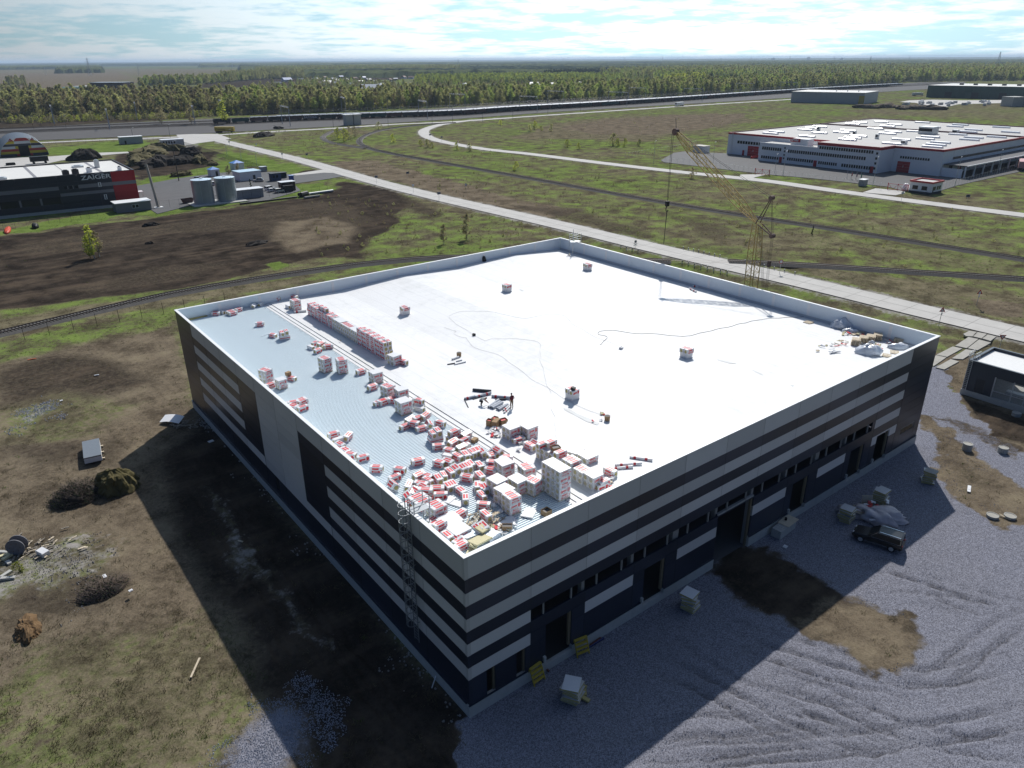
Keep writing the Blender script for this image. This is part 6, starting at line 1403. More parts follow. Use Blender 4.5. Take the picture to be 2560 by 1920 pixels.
HK = TP + Vector((0, .7, -.4)); mb = MB()
for x in (-.2, .2): mb.tube(HK + Vector((x, 0, 0)), HK + Vector((x * .5, 0, -11.2)), .03, 4)
mb.build('hoist_rope', dark_metal, cr)
mb = MB().cbox(HK + Vector((0, 0, -11.6)), (.6, .45, .9))
mb.path([HK + Vector((0, 0, -12.0)), HK + Vector((0, .22, -12.4)), HK + Vector((0, .2, -12.8)), HK + Vector((0, -.1, -12.95)), HK + Vector((0, -.28, -12.7))], .09, 6); mb.build('hook_block', black, cr)
mb = MB(); mb.tube(HK + Vector((0, 0, -12.9)), HK + Vector((-.1, 0, -18.5)), .05, 4); mb.tube(HK + Vector((.1, 0, -12.9)), HK + Vector((-.05, .1, -18.8)), .04, 4); mb.build('chain_sling', dark_metal, cr)
up_ = MB().box((-1.5, -5.5, 1.3), (1.5, 1.6, 3.3)); up_.box((-.2, .2, 3.3), (1.5, 2.4, 4.2)); up_.build('upper_carriage', cyel, cr)
for s in (-1, 1):
    tk = MB(); tk.prism([(-3.0, 0), (3.0, 0), (3.4, .5), (3.0, 1.0), (-3.0, 1.0), (-3.4, .5)], -.4, .4); o = tk.build('crawler_track', black, cr, (s * 1.9, -1.5, .05), (R(90), 0, R(90)))
MB().box((-1.4, -3.0, .5), (1.4, 1.0, 1.28)).build('undercarriage', crust, cr)
# ------------------------------------------------------------------ small dark building on the right
sb = thing('utility_building', 'small dark panelled building with white roof and roof ladder beside the gravel', 'building', (93.36, 0, 0)); SBy0, SBy1, SBH, SBD = -13.0, 3.2, 5.45, 8.5
dkp = mat('utility_panel', (.050, .058, .072), .45, .1, .08)
for a, b in ((1.55, SBy1), (-.72, .38)): B('wall_panel', (0, a, .75), (.12, b, SBH), dkp, sb)
B('wall_panel', (0, .385, 3.0), (.12, 1.545, SBH), dkp, sb); B('wall_panel', (0, SBy0, 3.95), (.12, -.725, SBH), dkp, sb); B('wall_panel', (0, SBy0, .75), (.12, -9.6, 3.945), dkp, sb)
B('door', (.03, .40, .78), (.09, 1.53, 2.98), mat('utility_door', (.03, .034, .042), .4), sb)
B('wall_panel', (.125, SBy1 - .12, .75), (SBD, SBy1, SBH), dkp, sb); B('wall_panel', (SBD - .12, SBy0, .75), (SBD, -7.0, SBH), dkp, sb); B('wall_panel', (SBD - .12, -7.0, 3.9), (SBD, -.5, SBH), dkp, sb); B('wall_panel', (SBD - .12, -7.0, .75), (SBD, -.5, 1.6), dkp, sb); B('wall_panel', (SBD - .12, -.495, .75), (SBD, SBy1 - .125, SBH), dkp, sb)
B('wall_panel', (.125, SBy0, .75), (SBD - .125, SBy0 + .12, SBH), dkp, sb)
B('plinth', (-.08, SBy0 - .08, -.4), (SBD + .08, SBy1 + .08, .74), concrete, sb); B('floor_slab', (.2, SBy0 + .2, .745), (SBD - .2, SBy1 - .2, .76), concrete, sb)
B('roof_membrane', (.3, SBy0 + .3, 5.0), (SBD - .3, SBy1 - .3, 5.06), mat('utility_roof', (.70, .70, .69), .6), sb)
for a, b in (((-.04, SBy0, SBH), (.3, SBy1, SBH + .05)), ((SBD - .3, SBy0, SBH), (SBD + .04, SBy1, SBH + .05)), ((.305, SBy1 - .3, SBH), (SBD - .305, SBy1 + .04, SBH + .048))): B('coping', a, b, mat('coping_dark', (.10, .12, .14), .4), sb)
for a, b in (((.125, SBy0, 4.8), (.29, SBy1 - .3, SBH - .01)), ((SBD - .29, SBy0, 4.8), (SBD - .125, SBy1 - .3, SBH - .01)), ((.3, SBy1 - .29, 4.8), (SBD - .3, SBy1 - .125, SBH - .01))): B('parapet_lining', a, b, dkp, sb)
for y in (-.80, -3.3, -5.0, -6.6, -8.2, -9.55): B('window_mullion', (.02, y - .06, .8), (.14, y + .06, 3.94), panel_light, sb)
for z in (1.75,): B('window_transom', (.03, -9.5, z), (.13, -.86, z + .08), panel_light, sb)
for y0, y1 in ((-3.2, -.9), (-4.9, -3.4), (-6.5, -5.1), (-8.1, -6.7), (-9.45, -8.3)): B('window_pane', (.06, y0, .82), (.075, y1, 3.92), bpy.data.materials.get('clear_glass') or mat('clear_glass', (.5, .55, .55), .05, 0, 0, spec=.6, alpha=.15), sb)
B('inner_wall', (5.8, SBy0 + .3, .76), (5.95, -5.5, 4.9), cardboard, sb); B('inner_board', (3.2, -4.8, .77), (4.2, -1.6, 1.1), film_white, sb); B('inner_board', (2.2, -7.0, .77), (3.0, -4.9, 1.0), mat('teal', (.05, .25, .22), .6), sb)
ul = obj('roof_ladder', None, sb, (-.2, 2.85, 0)); ul.empty_display_size = .1
for y in (-.25, .25): MB().bar((0, y, .6), (0, y, SBH + 1.2), .06).build('stile', galv, ul)
for k in range(18): MB().bar((0, -.25, .9 + k * .28), (0, .25, .9 + k * .28), .04).build('rung', galv, ul)
for y in (-.45, .45):
    for z in (SBH + .6, SBH + 1.2): MB().bar((0, y, z), (1.7, y, z), .05).build('guard_rail', galv, ul)
    for x in (.05, .9, 1.7): MB().bar((x, y, SBH + .05), (x, y, SBH + 1.2), .05).build('guard_post', galv, ul)
# concrete slab path from the road
slabs = [[(525, 465), (600, 425), (690, 440), (640, 495), (560, 490)], [(645, 495), (705, 442), (820, 462), (750, 520)], [(757, 520), (830, 470), (935, 495), (860, 552)], [(425, 610), (590, 500), (715, 525), (570, 640)], [(578, 640), (720, 530), (870, 570), (700, 665)], [(195, 720), (400, 615), (520, 640), (330, 745)], [(380, 765), (560, 650), (690, 670), (520, 775)], [(120, 800), (195, 722), (325, 750), (165, 860)], [(190, 875), (375, 770), (480, 800), (295, 900)]]
e = thing('slab_path', None, None); tag(e, kind='structure')
for P_ in slabs:
    pts = pxy(P_, ZSB); c = sum(pts, Vector()) / len(pts); MB().prism([(c.x + (p.x - c.x) * .97, c.y + (p.y - c.y) * .97) for p in pts], -.2, .03 + rnd.uniform(0, .03)).build('paving_slab', old_concrete, e)
# ------------------------------------------------------------------ lettering
def text_part(name, body, size, m_, parent, loc, rot, ext=.06, align='LEFT', sx=1.0, bold=0.0):
    c = bpy.data.curves.new(name, 'FONT'); c.body = body; c.size = size; c.extrude = ext; c.align_x = align; c.offset = bold
    o = bpy.data.objects.new(name, c); COL.objects.link(o); bpy.context.view_layer.update()
    me = bpy.data.meshes.new_from_object(o.evaluated_get(bpy.context.evaluated_depsgraph_get())); bpy.data.objects.remove(o)
    me.materials.clear(); me.materials.append(m_); return obj(name, me, parent, loc, rot, (sx, 1, 1))
sign_white = mat('sign_white', (.75, .76, .78), .5)
# ------------------------------------------------------------------ dark office hall on the left
zg = thing('dark_factory_hall', 'dark grey factory hall with red corner, white roof and white wall lettering', 'building', (-60, 260, 0), R(-1.2)); ZL_, ZH_, ZD_ = 96.0, 12.0, 38.0
zr_red = mat('facade_red', (.36, .02, .025), .5, 0, .05); zr_dk = mat('facade_dark', (.030, .035, .048), .4, .1, .08, .3); zr_gr = mat('facade_grey', (.20, .20, .22), .5, 0, .05)
def zbox(nm, x0, x1, z0, z1, m_, y=0.0, d=.15): return B(nm, (x0, y - d, z0), (x1, y, z1), m_, zg)
B('core', (.02, .02, .9), (ZL_ - .02, ZD_, ZH_ - .65), zr_dk, zg)
RX = 88.5
bays = list(np.arange(0, RX - 1, 6.0)) + [RX]
for a, b in zip(bays[:-1], bays[1:]):
    for z0, z1 in ((.9, 2.9), (2.9, 5.2), (5.2, 6.2), (6.2, 7.35), (7.35, 8.55), (8.55, 9.7), (9.7, ZH_)):
        if z0 == 2.9 and 42 <= a < 72: continue
        gr = (z0 == 7.35 and not (70 <= a < 78)) or (z0 == 5.2 and a >= 72)
        zbox('facade_panel', a + .02, b - .02, z0 + .01, z1 - .01, zr_gr if gr else zr_dk)
for z0, z1, c in ((.9, 5.2, zr_red), (5.2, 7.35, zr_red), (8.55, ZH_, zr_red), (7.35, 8.55, zr_gr)): zbox('facade_panel', RX + .02, ZL_ + .1, z0 + .01, z1 - .01, c, 0, .20)
B('facade_panel', (ZL_ - .01, .0, .9), (ZL_ + .1, ZD_, ZH_), zr_red, zg)
for a in np.arange(42, 72, 6.0):
    zbox('window_mullion', a - .3, a + .3, 2.95, 5.15, zr_gr, 0, .1)
    zbox('window', a + .3, a + 5.7, 2.95, 5.15, glass, 0, .05)
for x in (73.6, 75.2, 76.9): zbox('window', x, x + .9, 7.5, 8.45, glass, -.16, .05); zbox('window_frame', x + .92, x + 1.2, 7.45, 8.5, zr_gr, -.155, .06)
for (x, z0, z1) in ((84.0, 7.3, 8.8), (85.0, 2.9, 4.6)): zbox('window', x, x + .9, z0, z1, white_paint, -.16, .06); zbox('window_pane', x + .3, x + .6, z0 + .1, z1 - .1, glass, -.225, .02)
B('plinth', (-.3, -.3, -.3), (ZL_ + .15, .5, .88), concrete, zg)
B('roof_slab', (0, .4, ZH_ - .6), (ZL_ - .4, ZD_ - .3, ZH_ - .35), mat('roof_pale', (.66, .65, .62), .7, 0, .08, .2), zg)
for a, b in (((0, -.22, ZH_), (ZL_ + .2, .3, ZH_ + .08)), ((ZL_ - .3, .31, ZH_ - .1), (ZL_ + .2, ZD_, ZH_ + .07)), ((0, ZD_ - .3, ZH_ - .4), (ZL_ - .31, ZD_ + .1, ZH_ + .07))): B('coping', a, b, dark_metal, zg)
for x in (18, 42, 66, 86): B('roof_joint', (x, .5, ZH_ - .345), (x + .9, ZD_ - .5, ZH_ - .28), mat('roof_walk', (.22, .22, .24), .8), zg)
for x in (30, 54, 76): B('roof_joint', (x, .5, ZH_ - .345), (x + .25, ZD_ - .5, ZH_ - .30), mat('roof_walk', (.22, .22, .24), .8), zg)
for k, (x, y, w, h, c) in enumerate(((75.5, 4, 2.0, 1.4, dark_metal), (78.5, 4.5, 2.0, 1.5, dark_metal), (83.0, 6, 1.6, 1.5, white_metal), (87.5, 18, 1.5, 2.6, galv), (92.5, 5, 1.2, 1.2, white_metal), (82, 24, 3.5, .5, galv), (57, 6, 3.0, .5, galv))):
    u_ = obj('roof_unit', None, zg, (x, y, ZH_ - .34)); u_.empty_display_size = .2; B('casing', (-w / 2, -w / 2, 0), (w / 2, w / 2, h), c, u_)
    MB().tube((0, 0, h), (0, 0, h + .25), w * .35, 10).build('fan', black if c is not galv else galv, u_)
text_part('lettering', 'ZAIGER', 2.0, sign_white, zg, (79.2, -.24, 10.0), (R(90), 0, 0), .05, 'LEFT', 1.35, .02)
MB().bar((82.6, -.27, 11.55), (84.6, -.27, 11.85), .12).bar((84.6, -.27, 11.85), (86.4, -.27, 11.55), .12).build('logo_roof', sign_white, zg)
an = thing('annex_building', 'low grey flat-roofed annex before the dark factory hall', 'building', (at(*ZZ(1510, 995)).x, 244.5, 0)); aL = at(*ZZ(1955, 945)).x - at(*ZZ(1510, 995)).x
B('wall', (0, 0, 0), (aL, 6, 3.0), zr_gr, an); B('roof', (-.3, -.3, 3.0), (aL + .3, 6.3, 3.25), white_metal, an)
for x in (5.0, 6.1): B('window', (x, -.05, 1.2), (x + .9, .02, 2.2), glass, an); B('window_frame', (x - .08, -.03, 1.1), (x + .98, -.005, 2.3), white_paint, an)
# leaning concrete column, canopy
p = at(*ZZ(2040, 920)); e = thing('concrete_mast', 'tall leaning pale concrete post beside the annex', 'post', p); MB().tube((0, 0, 0), (-.6, 3.0, 14.5), .55, 6, 0, .35).build('shaft', mat('mast_concrete', (.34, .31, .27), .85, 0, .2), e); MB().box((-1.4, -1.0, -.1), (1.4, 1.0, .2)).build('footing', white_paint, e)
p = at(*ZZ(1790, 810)); e = thing('entrance_canopy', 'small white canopy on posts at the red corner of the hall', 'canopy', p); B('roof', (-1.6, -1.4, 2.6), (1.6, 1.4, 2.8), white_metal, e)
for x in (-1.4, 0, 1.4): MB().tube((x, -1.2, 0), (x, -1.2, 2.6), .06).build('post', galv, e)
# water tanks
tank_m = mat('tank_steel', (.36, .39, .41), .45, .5, .18, .6)
pad = B('tank_pad', (49.5, 239.5, -.2), (68.5, 250.0, .18), concrete); tag(pad, 'pale concrete base slab under the two grey tanks', 'slab')
for nm, cx, lb in (('l', 54.7, 'left of two grey corrugated steel tanks'), ('r', 62.9, 'right of two grey corrugated steel tanks')):
    e = thing('steel_tank', lb, 'tank', (cx, 245.2, .18), 0, 'steel tanks'); r = 3.55; h = 8.2
    for k in range(7): MB().tube((0, 0, k * h / 7 + .01), (0, 0, (k + 1) * h / 7 - .01), r + (.02 if k % 2 else 0), 40, 0, None, False).build('shell_ring', tank_m, e, smooth=False)
    MB().tube((0, 0, h), (0, 0, h + .35), r + .05, 40, 0, .5).build('roof', mat('tank_roof', (.55, .66, .74), .4, .3), e)
    for a in (-2.0, -1.2): MB().bar((math.cos(a) * (r + .1), math.sin(a) * (r + .1), .3), (math.cos(a) * (r + .1), math.sin(a) * (r + .1), h + .4), .07).build('stiffener', galv, e)
    MB().cbox((.6, -r - .1, h - 1.2), (1.2, .2, 1.3)).build('hatch', tank_m, e); MB().cbox((0, 0, h + .45), (.8, .8, .3)).build('roof_hatch', white_metal, e)
def shed(name, label, cat, q, sz, wall_m, roof_m, yaw=0.0, hip=0.0, door=None, win_=0, overhang=.25, pos=None):
    p = pos or at(*q); e = thing(name, label, cat, (p.x, p.y, 0), yaw); x, y, z = sz
    B('wall', (-x / 2, 0, 0), (x / 2, y, z), wall_m, e)
    if hip:
        o_ = overhang; MB().add([(-x / 2 - o_, -o_, z), (x / 2 + o_, -o_, z), (x / 2 + o_, y + o_, z), (-x / 2 - o_, y + o_, z), (0, y / 2, z + hip)], [(0, 1, 4), (1, 2, 4), (2, 3, 4), (3, 0, 4), (3, 2, 1, 0)]).build('roof', roof_m, e)
    else: B('roof', (-x / 2 - overhang, -overhang, z), (x / 2 + overhang, y + overhang, z + .18), roof_m, e)
    if door is not None: B('door', (door - .5, -.06, 0), (door + .5, -.005, min(2.1, z * .85)), dark_metal, e)
    for k in range(win_): B('window', (-x / 2 + .5 + k * 1.5, -.05, z * .45), (-x / 2 + 1.4 + k * 1.5, -.005, z * .8), glass, e)
    return e
blue_roof = mat('blue_roof', (.10, .26, .62), .5, 0, .1)
shed('blue_roofed_hut', 'nearer small white hut with blue pyramid roof', 'hut', ZS(540, 298), (4.0, 3.6, 2.9), white_paint, blue_roof, R(5), 1.1, .6)
shed('blue_roofed_hut', 'farther small white hut with blue pyramid roof', 'hut', ZS(832, 222), (5.0, 4.2, 3.2), white_paint, blue_roof, R(8), 1.2, -1.2)
shed('pump_house', 'white flat pump house with blue roof edge beside the yard', 'hut', ZS(975, 348), (9.5, 7.5, 3.6), white_paint, mat('roof_bluewhite', (.45, .60, .72), .4), R(4), 0, 1.5)
shed('container', 'long grey container with white roof right of the tanks', 'container', ZS(945, 572), (11.5, 4.5, 3.2), mat('container_grey', (.26, .26, .28), .6), film_white, 0, 0)
shed('dark_cabin', 'dark blue cabin beside the yard lane', 'cabin', ZS(1288, 355), (4.2, 2.6, 3.0), mat('cabin_blue', (.03, .05, .12), .5), dark_metal, R(3), 0, None, 2)
shed('dark_skip_container', 'black rounded container behind the dark blue cabin', 'container', ZS(1360, 322), (4.0, 2.6, 2.2), mat('skip_green', (.02, .04, .04), .6), dark_metal, R(3))
shed('portable_toilet', 'small blue portable toilet at the yard lane', 'toilet', ZS(1480, 365), (1.6, 1.6, 2.4), mat('toilet_blue', (.05, .09, .32), .5), mat('toilet_roof', (.25, .35, .55), .5), 0, 0)
shed('dark_shed', 'dark brown shed with white roof beside the parked cars', 'shed', ZS(1440, 480), (5.6, 3.4, 3.4), mat('shed_brown', (.055, .035, .032), .7), film_white, 0, 0)
shed('dark_kiosk', 'low dark kiosk in front of the brown shed', 'kiosk', ZS(1440, 492), (3.4, 1.6, 2.3), mat('kiosk_dark', (.03, .025, .025), .7), dark_metal)
shed('small_grey_box', 'small grey box beside the mesh fence end', 'box', ZS(1135, 240), (2.8, 2.2, 2.0), mat('box_grey', (.35, .37, .38), .6), galv)
shed('brown_box', 'small brown box beside the white pump house', 'box', ZS(850, 322), (1.8, 1.6, 2.4), mat('box_brown', (.10, .07, .05), .7), dark_metal)
shed('site_cabin', 'dark red and grey cabin by the far lawn', 'cabin', ZZ(1700, 102), (13.0, 5.0, 4.2), mat('cabin_grey', (.30, .32, .36), .6), white_metal, R(-2), 0, -3.5)
shed('checkpoint', 'white-roofed checkpoint cabin by the road junction', 'cabin', ZA(1118, 632), (12.5, 6.0, 3.8), mat('cabin_grey', (.30, .32, .36), .6), film_white, R(-2), 0, None, 5)
p = at(*ZS(195, 625)); e = thing('waste_skip', 'rusty open waste skip left of the tanks', 'skip', (p.x, p.y, 0), R(8)); MB().add([(-1.4, -.9, 0), (1.4, -.9, 0), (1.4, .9, 0), (-1.4, .9, 0), (-2.0, -1.1, 1.6), (2.0, -1.1, 1.6), (2.0, 1.1, 1.6), (-2.0, 1.1, 1.6)], [(0, 1, 5, 4), (1, 2, 6, 5), (2, 3, 7, 6), (3, 0, 4, 7), (3, 2, 1, 0)]).build('tub', mat('skip_rust', (.10, .06, .06), .7), e); B('rubbish', (-1.5, -.9, .6), (1.5, .9, 1.2), old_wood, e)
cars = [(ZS(1210, 468), 12, paint_white, 'white estate car nearest the dark shed, rear of three', 1.75, True), (ZS(1238, 488), 12, paint_white, 'low white car between two larger parked cars', 1.45, False), (ZS(1330, 500), 8, paint_silver, 'silver estate car nearest the fence of the yard', 1.75, True), (ZS(1062, 365), 150, paint_silver, 'silver pickup beside the white pump house', 1.6, False), (ZS(335, 345), 20, paint_grey, 'dark car behind the left tank, farthest', 1.5, False), (ZS(395, 352), 18, paint_grey, 'dark blue car peeping over the left tank', 1.5, False), (ZS(515, 405), 60, paint_white, 'white car seen between the two tanks', 1.5, False)]
for q, a, m_, lb, h, sv in cars: p = at(*q); car('parked_car', lb, (p.x, p.y, .05), R(a), m_, 4.5, 1.85, h, sv, 'cars in the factory yard')
p = at(*ZZ(515, 352)); e = thing('dump_trailer', 'dark trailer standing beyond the dark hall roof', 'trailer', (p.x, p.y, .05)); B('body', (-4, -1.3, 1), (4, 1.3, 3.4), dark_metal, e)
for x in (-2.6, 2.6): MB().tube((x, -1.35, .5), (x, 1.35, .5), .5, 10).build('wheel', rubber, e)
p = at(*ZZ(140, 375)); o = MB().cbox((0, 0, .5), (4, 2, 1)).cbox((0, 0, 1.1), (3.6, 1.8, .2)).build('dark_crate', black, None, (p.x, p.y, 0)); tag(o, 'low dark crate on the driveway beyond the dark hall', 'crate')
pipe_m = mat('pipe_grey', (.40, .42, .43), .5, .2)
for k, (x0, y0, x1, y1, r, m_, lb) in enumerate(((1680, 530, 1980, 488, .45, pipe_m, 'long pale pipe lying at the field edge'), (1630, 575, 1815, 548, .4, old_concrete, 'pale beam lying below the long pipe'), (840, 645, 1540, 560, .28, dark_metal, 'long dark pipe lying in front of the tanks'), (1585, 555, 1665, 535, .9, black, 'black crate at the end of the dark pipe'))):
    a, b = at(*ZS(x0, y0)), at(*ZS(x1, y1)); o = MB().tube((a.x, a.y, r), (b.x, b.y, r), r, 8).tube((a.x, a.y + r * 1.8, r * .8), (b.x, b.y + r * 1.8, r * .8), r * .8, 8).build('pipe', m_); tag(o, lb, 'pipe')
# excavated heaps behind the dark hall
rs = random.Random(31)
for k, (x, y, w, d, h) in enumerate(sorted(((540, 716, 16, 9, 5.0), (960, 690, 34, 16, 5), (1220, 690, 14, 8, 4), (1000, 760, 20, 10, 4.5), (1120, 745, 18, 10, 4.5), (900, 740, 22, 9, 4), (1280, 735, 14, 8, 3.5), (1170, 820, 10, 5, 2.2), (1060, 655, 24, 10, 4), (1360, 750, 10, 6, 2)))):
    p = at(*ZA(x, y)); o = blob('earth_heap', '%s in the heaps behind the dark factory hall, %s from the left' % ('big dark earth heap' if k in (0, 3, 5) else 'weedy earth heap', ordn(k + 1)), 'earth heap', (p.x, p.y, -.3), (w, d, h), black_earth if k in (0, 3, 5, 7) else earth_green, 100 + k, .55, 'earth heaps', nu=40, nv=14, base_flat=.05, fr=2.4)
for k, (x, y, w, d, h, f) in enumerate(((975, 470, 5, 2.4, 1.1, win(0, 380, .38879)), (1650, 590, 7, 3, 1.0, win(0, 380, .38879)), (960, 588, 2.4, 1.4, .7, win(0, 380, .38879)), (1700, 568, 18, 8, 3, ZA), (1790, 520, 8, 5, 2, ZA))):
    p = at(*f(x, y)); blob('earth_heap', ['low dark clod on the dug field, right of the young birch', 'flat dark rubble heap in the middle of the dug field', 'small dark clod below the larger one on the dug field', 'black soil heap in the grass beside the road junction', 'brown scrub heap near the frontage road'][k], 'earth heap', (p.x, p.y, -.2), (w, d, h), black_earth, 130 + k, .5, nu=36, nv=12, base_flat=.05, fr=2.4)
# red tarpaulin pile at the field edge
p = at(*ZZ(300, 1195)); blob('tarpaulin_pile', 'orange-red plastic pile at the left field edge', 'tarpaulin', (p.x - 4, p.y, -.1), (9, 1.6, .9), mat('orange_tarp', (.55, .07, .03), .5, 0, .3), 141, .5); blob('dark_scrap_pile', 'dark scrap pile beside the orange plastic', 'scrap pile', (p.x + 3.4, p.y + .3, -.1), (5, 1.8, 1.3), black, 142, .5)
# ------------------------------------------------------------------ arched hangar
a, b = at(*ZZ(70, 272)), at(*ZZ(575, 240)); W_ = (b - a).length + 4; c = (a + b) / 2
hg = thing('arched_hangar', 'grey arched hangar with striped red, yellow, white and dark front', 'building', (c.x, c.y, 0), math.atan2(b.y - a.y, b.x - a.x)); r = W_ / 2; hgt = 9.6; n = 20; dep = 40
arc_ = [(-r * math.cos(math.pi * i / n), hgt * math.sin(math.pi * i / n)) for i in range(n + 1)]
mb = MB(); mb.add([(x, -1.2, z) for x, z in arc_] + [(x, dep, z) for x, z in arc_], [(i, i + 1, n + 2 + i, n + 1 + i) for i in range(n)]); mb.build('roof_shell', mat('hangar_steel', (.16, .18, .21), .45, .3, .1, .3), hg, smooth=True)
for i in range(0, 9): y = i * dep / 8 - 1.2; MB().path([Vector((x * 1.004, y, z * 1.006)) for x, z in arc_], .08, 4).build('roof_rib', galv, hg)
stripe = [mat('stripe_dark', (.05, .055, .08), .6), mat('stripe_yellow', (.55, .45, .04), .6), mat('stripe_red', (.40, .05, .05), .6), mat('stripe_white', (.60, .64, .68), .6)]
cols_ = {0: [0, 1, 2, 3, 0, 1, 2], 1: [2, 1, 2, 1, 0, 3, 2], 2: [0, 1, 2, 3, 0, 1, 2]}
zs = [0, 1.3, 2.6, 3.9, 5.2, 6.5, 7.8, 9.4]
def half(z): return r * math.sqrt(max(0, 1 - (z / hgt) ** 2)) * .985
for k in range(7):
    z0, z1 = zs[k] + .02, zs[k + 1] - .02; h0, h1 = half(z0), half(z1)
    for part, (x0, x1) in enumerate(((-99, -3.6), (-3.6, 3.9), (3.9, 99))):
        if part == 1 and z1 < 5.3: 
            for s in ((-3.6, -2.2), (2.6, 3.9)): B('front_panel', (s[0], 0, z0), (s[1] - .03, .12, z1), stripe[cols_[1][k]], hg)
            continue
        A0, A1 = max(x0 + .02, -h0), min(x1 - .02, h0); B0, B1 = max(x0 + .02, -h1), min(x1 - .02, h1)
        if A1 - A0 < .2: continue
        if B1 <= B0: B0 = B1 = (A0 + A1) / 2
        MB().add([(A0, 0, z0), (A1, 0, z0), (B1, 0, z1), (B0, 0, z1), (A0, .12, z0), (A1, .12, z0), (B1, .12, z1), (B0, .12, z1)], [(0, 1, 2, 3), (7, 6, 5, 4), (0, 4, 5, 1), (1, 5, 6, 2), (2, 6, 7, 3), (3, 7, 4, 0)]).build('front_panel', stripe[cols_[part][k]], hg)
B('doorway', (-2.2, .5, 0), (2.6, .6, 5.2), black, hg)
# ------------------------------------------------------------------ white factory on the right
af = thing('white_factory', 'large white brick factory with red roof band and red doors', 'building', (320, 108, 0)); AL, AH, AD = 110.0, 10.9, 150.0
# local frame: y along the front (facing -x), x into depth
B('core', (.15, .15, .05), (AD, AL - .15, AH - .6), white_brick, af)
def front(nm, y0, y1, z0, z1, m_, x=0.0, d=.15): return B(nm, (x - d, y0, z0), (x, y1, z1), m_, af)
for y0, y1 in [(i * 10, i * 10 + 10) for i in range(11)]: front('wall_panel', y0 + .01, y1 - .01, .05, AH - .9, white_brick, .14, .14)
for x0 in range(0, 150, 10): B('wall_panel', (x0 + .15, .0, .05), (x0 + 9.99, .14, AH - .9), white_brick, af)
B('roof_band', (-.12, -.12, AH - .88), (.5, AL + .1, AH), red_paint, af); B('roof_band', (.51, -.12, AH - .88), (AD, .5, AH), red_paint, af); 
dkband = mat('band_dark', (.11, .05, .06), .7); B('roof_band', (.51, AL - .5, AH - .6), (AD, AL + .12, AH), dkband, af); B('roof_band', (AD - .5, .51, AH - .6), (AD + .12, AL - .51, AH), dkband, af)
B('roof_slab', (.51, .51, AH - .6), (AD - .51, AL - .51, AH - .45), mat('factory_roof', (.46, .45, .43), .8, 0, .08, .1), af); B('roof_upstand', (86, .6, AH - .44), (87, AL - .6, AH + .2), dkband, af)
# skylights and roof units
sky_m = mat('skylight', (.80, .82, .84), .25, 0, 0, spec=.6)
sl = MB(); n = 8
for k in range(n + 1): a_ = math.pi * k / n; sl.v += [(-.95 * math.cos(a_), -4.2, .35 + .55 * math.sin(a_)), (-.95 * math.cos(a_), 4.2, .35 + .55 * math.sin(a_))]
sl.f = [(2 * k, 2 * k + 2, 2 * k + 3, 2 * k + 1) for k in range(n)] + [tuple(2 * k for k in range(n, -1, -1)), tuple(2 * k + 1 for k in range(n + 1))]; sl.m = [0] * len(sl.f)
sl.box((-1.0, -4.3, 0), (1.0, 4.3, .34)); slm = sl.mesh('skylight', sky_m)
for i, x in enumerate((10, 20, 31, 42, 54, 66, 77, 96, 110, 124, 138)):
    for y in (12, 30, 52, 74, 95):
        if (i * 3 + int(y)) % 4 != 1: obj('skylight', slm, af, (x + (int(y) % 3) - 1, y + (i % 3) * 3 - 3, AH - .45), (0, 0, 0))
for k, (x, y, w, h) in enumerate(((14, 24, 2.2, 1.6), (28, 44, 1.4, 2.2), (36, 60, 1.4, 2.2), (46, 86, 1.4, 2.2), (72, 40, 7, 3.6), (80, 30, 2.5, 2.2))):
    u_ = obj('roof_unit', None, af, (x, y, AH - .45)); u_.empty_display_size = .3; B('casing', (-w / 2, -w / 2, 0), (w / 2, w / 2, h), galv if k else white_paint, u_); B('louvre', (-w / 2 - .05, -w / 2 + .15, h * .4), (-w / 2 - .005, w / 2 - .15, h * .8), black, u_)
B('stair_tower', (AD - 12, -4, 0), (AD - 4, 8, AH + 5.5), white_brick, af); B('stair_tower_band', (AD - 12.1, -4.1, AH + 4.7), (AD - 3.9, 8.1, AH + 5.6), red_paint, af)
def winrow(y0, y1, z0, z1, n, x, nm='window'):
    w = (y1 - y0) / n
    for i in range(n):
        wd = obj(nm, None, af, (x, y0 + w * i, z0)); wd.empty_display_size = .1
        B('frame', (-.06, .06, 0), (.0, w - .06, z1 - z0), white_metal, wd); B('pane', (-.09, .16, .1), (-.065, w - .16, z1 - z0 - .1), glass, wd)
winrow(78, 104, 5.6, 7.2, 16, -.01); winrow(5, 18, 5.8, 7.0, 12, -.01)
for y0, y1, z1, t_ in ((90.5, 97.0, 5.0, '3'), (80.5, 86.5, 5.0, '2'), (13.0, 18.5, 4.6, '1')):
    g_ = obj('gate', None, af, (-.02, y0, .05)); g_.empty_display_size = .2
    for k in range(4): B('leaf_panel', (-.08, 0, k * (z1 / 4) + .02), (0, y1 - y0, (k + 1) * z1 / 4 - .02), red_paint, g_)
    text_part('number', t_, 1.4, sign_white, g_, (-.1, (y1 - y0) / 2 + .4, z1 * .45), (R(90), 0, R(-90)), .02)
front('door', 99.0, 100.2, .05, 2.6, red_paint, -.02, .06)
B('loading_ramp', (-9, 88.2, .05), (-.3, 88.6, 1.2), red_paint, af); B('loading_ramp', (-9, 79.0, .05), (-.3, 79.4, 1.2), red_paint, af)
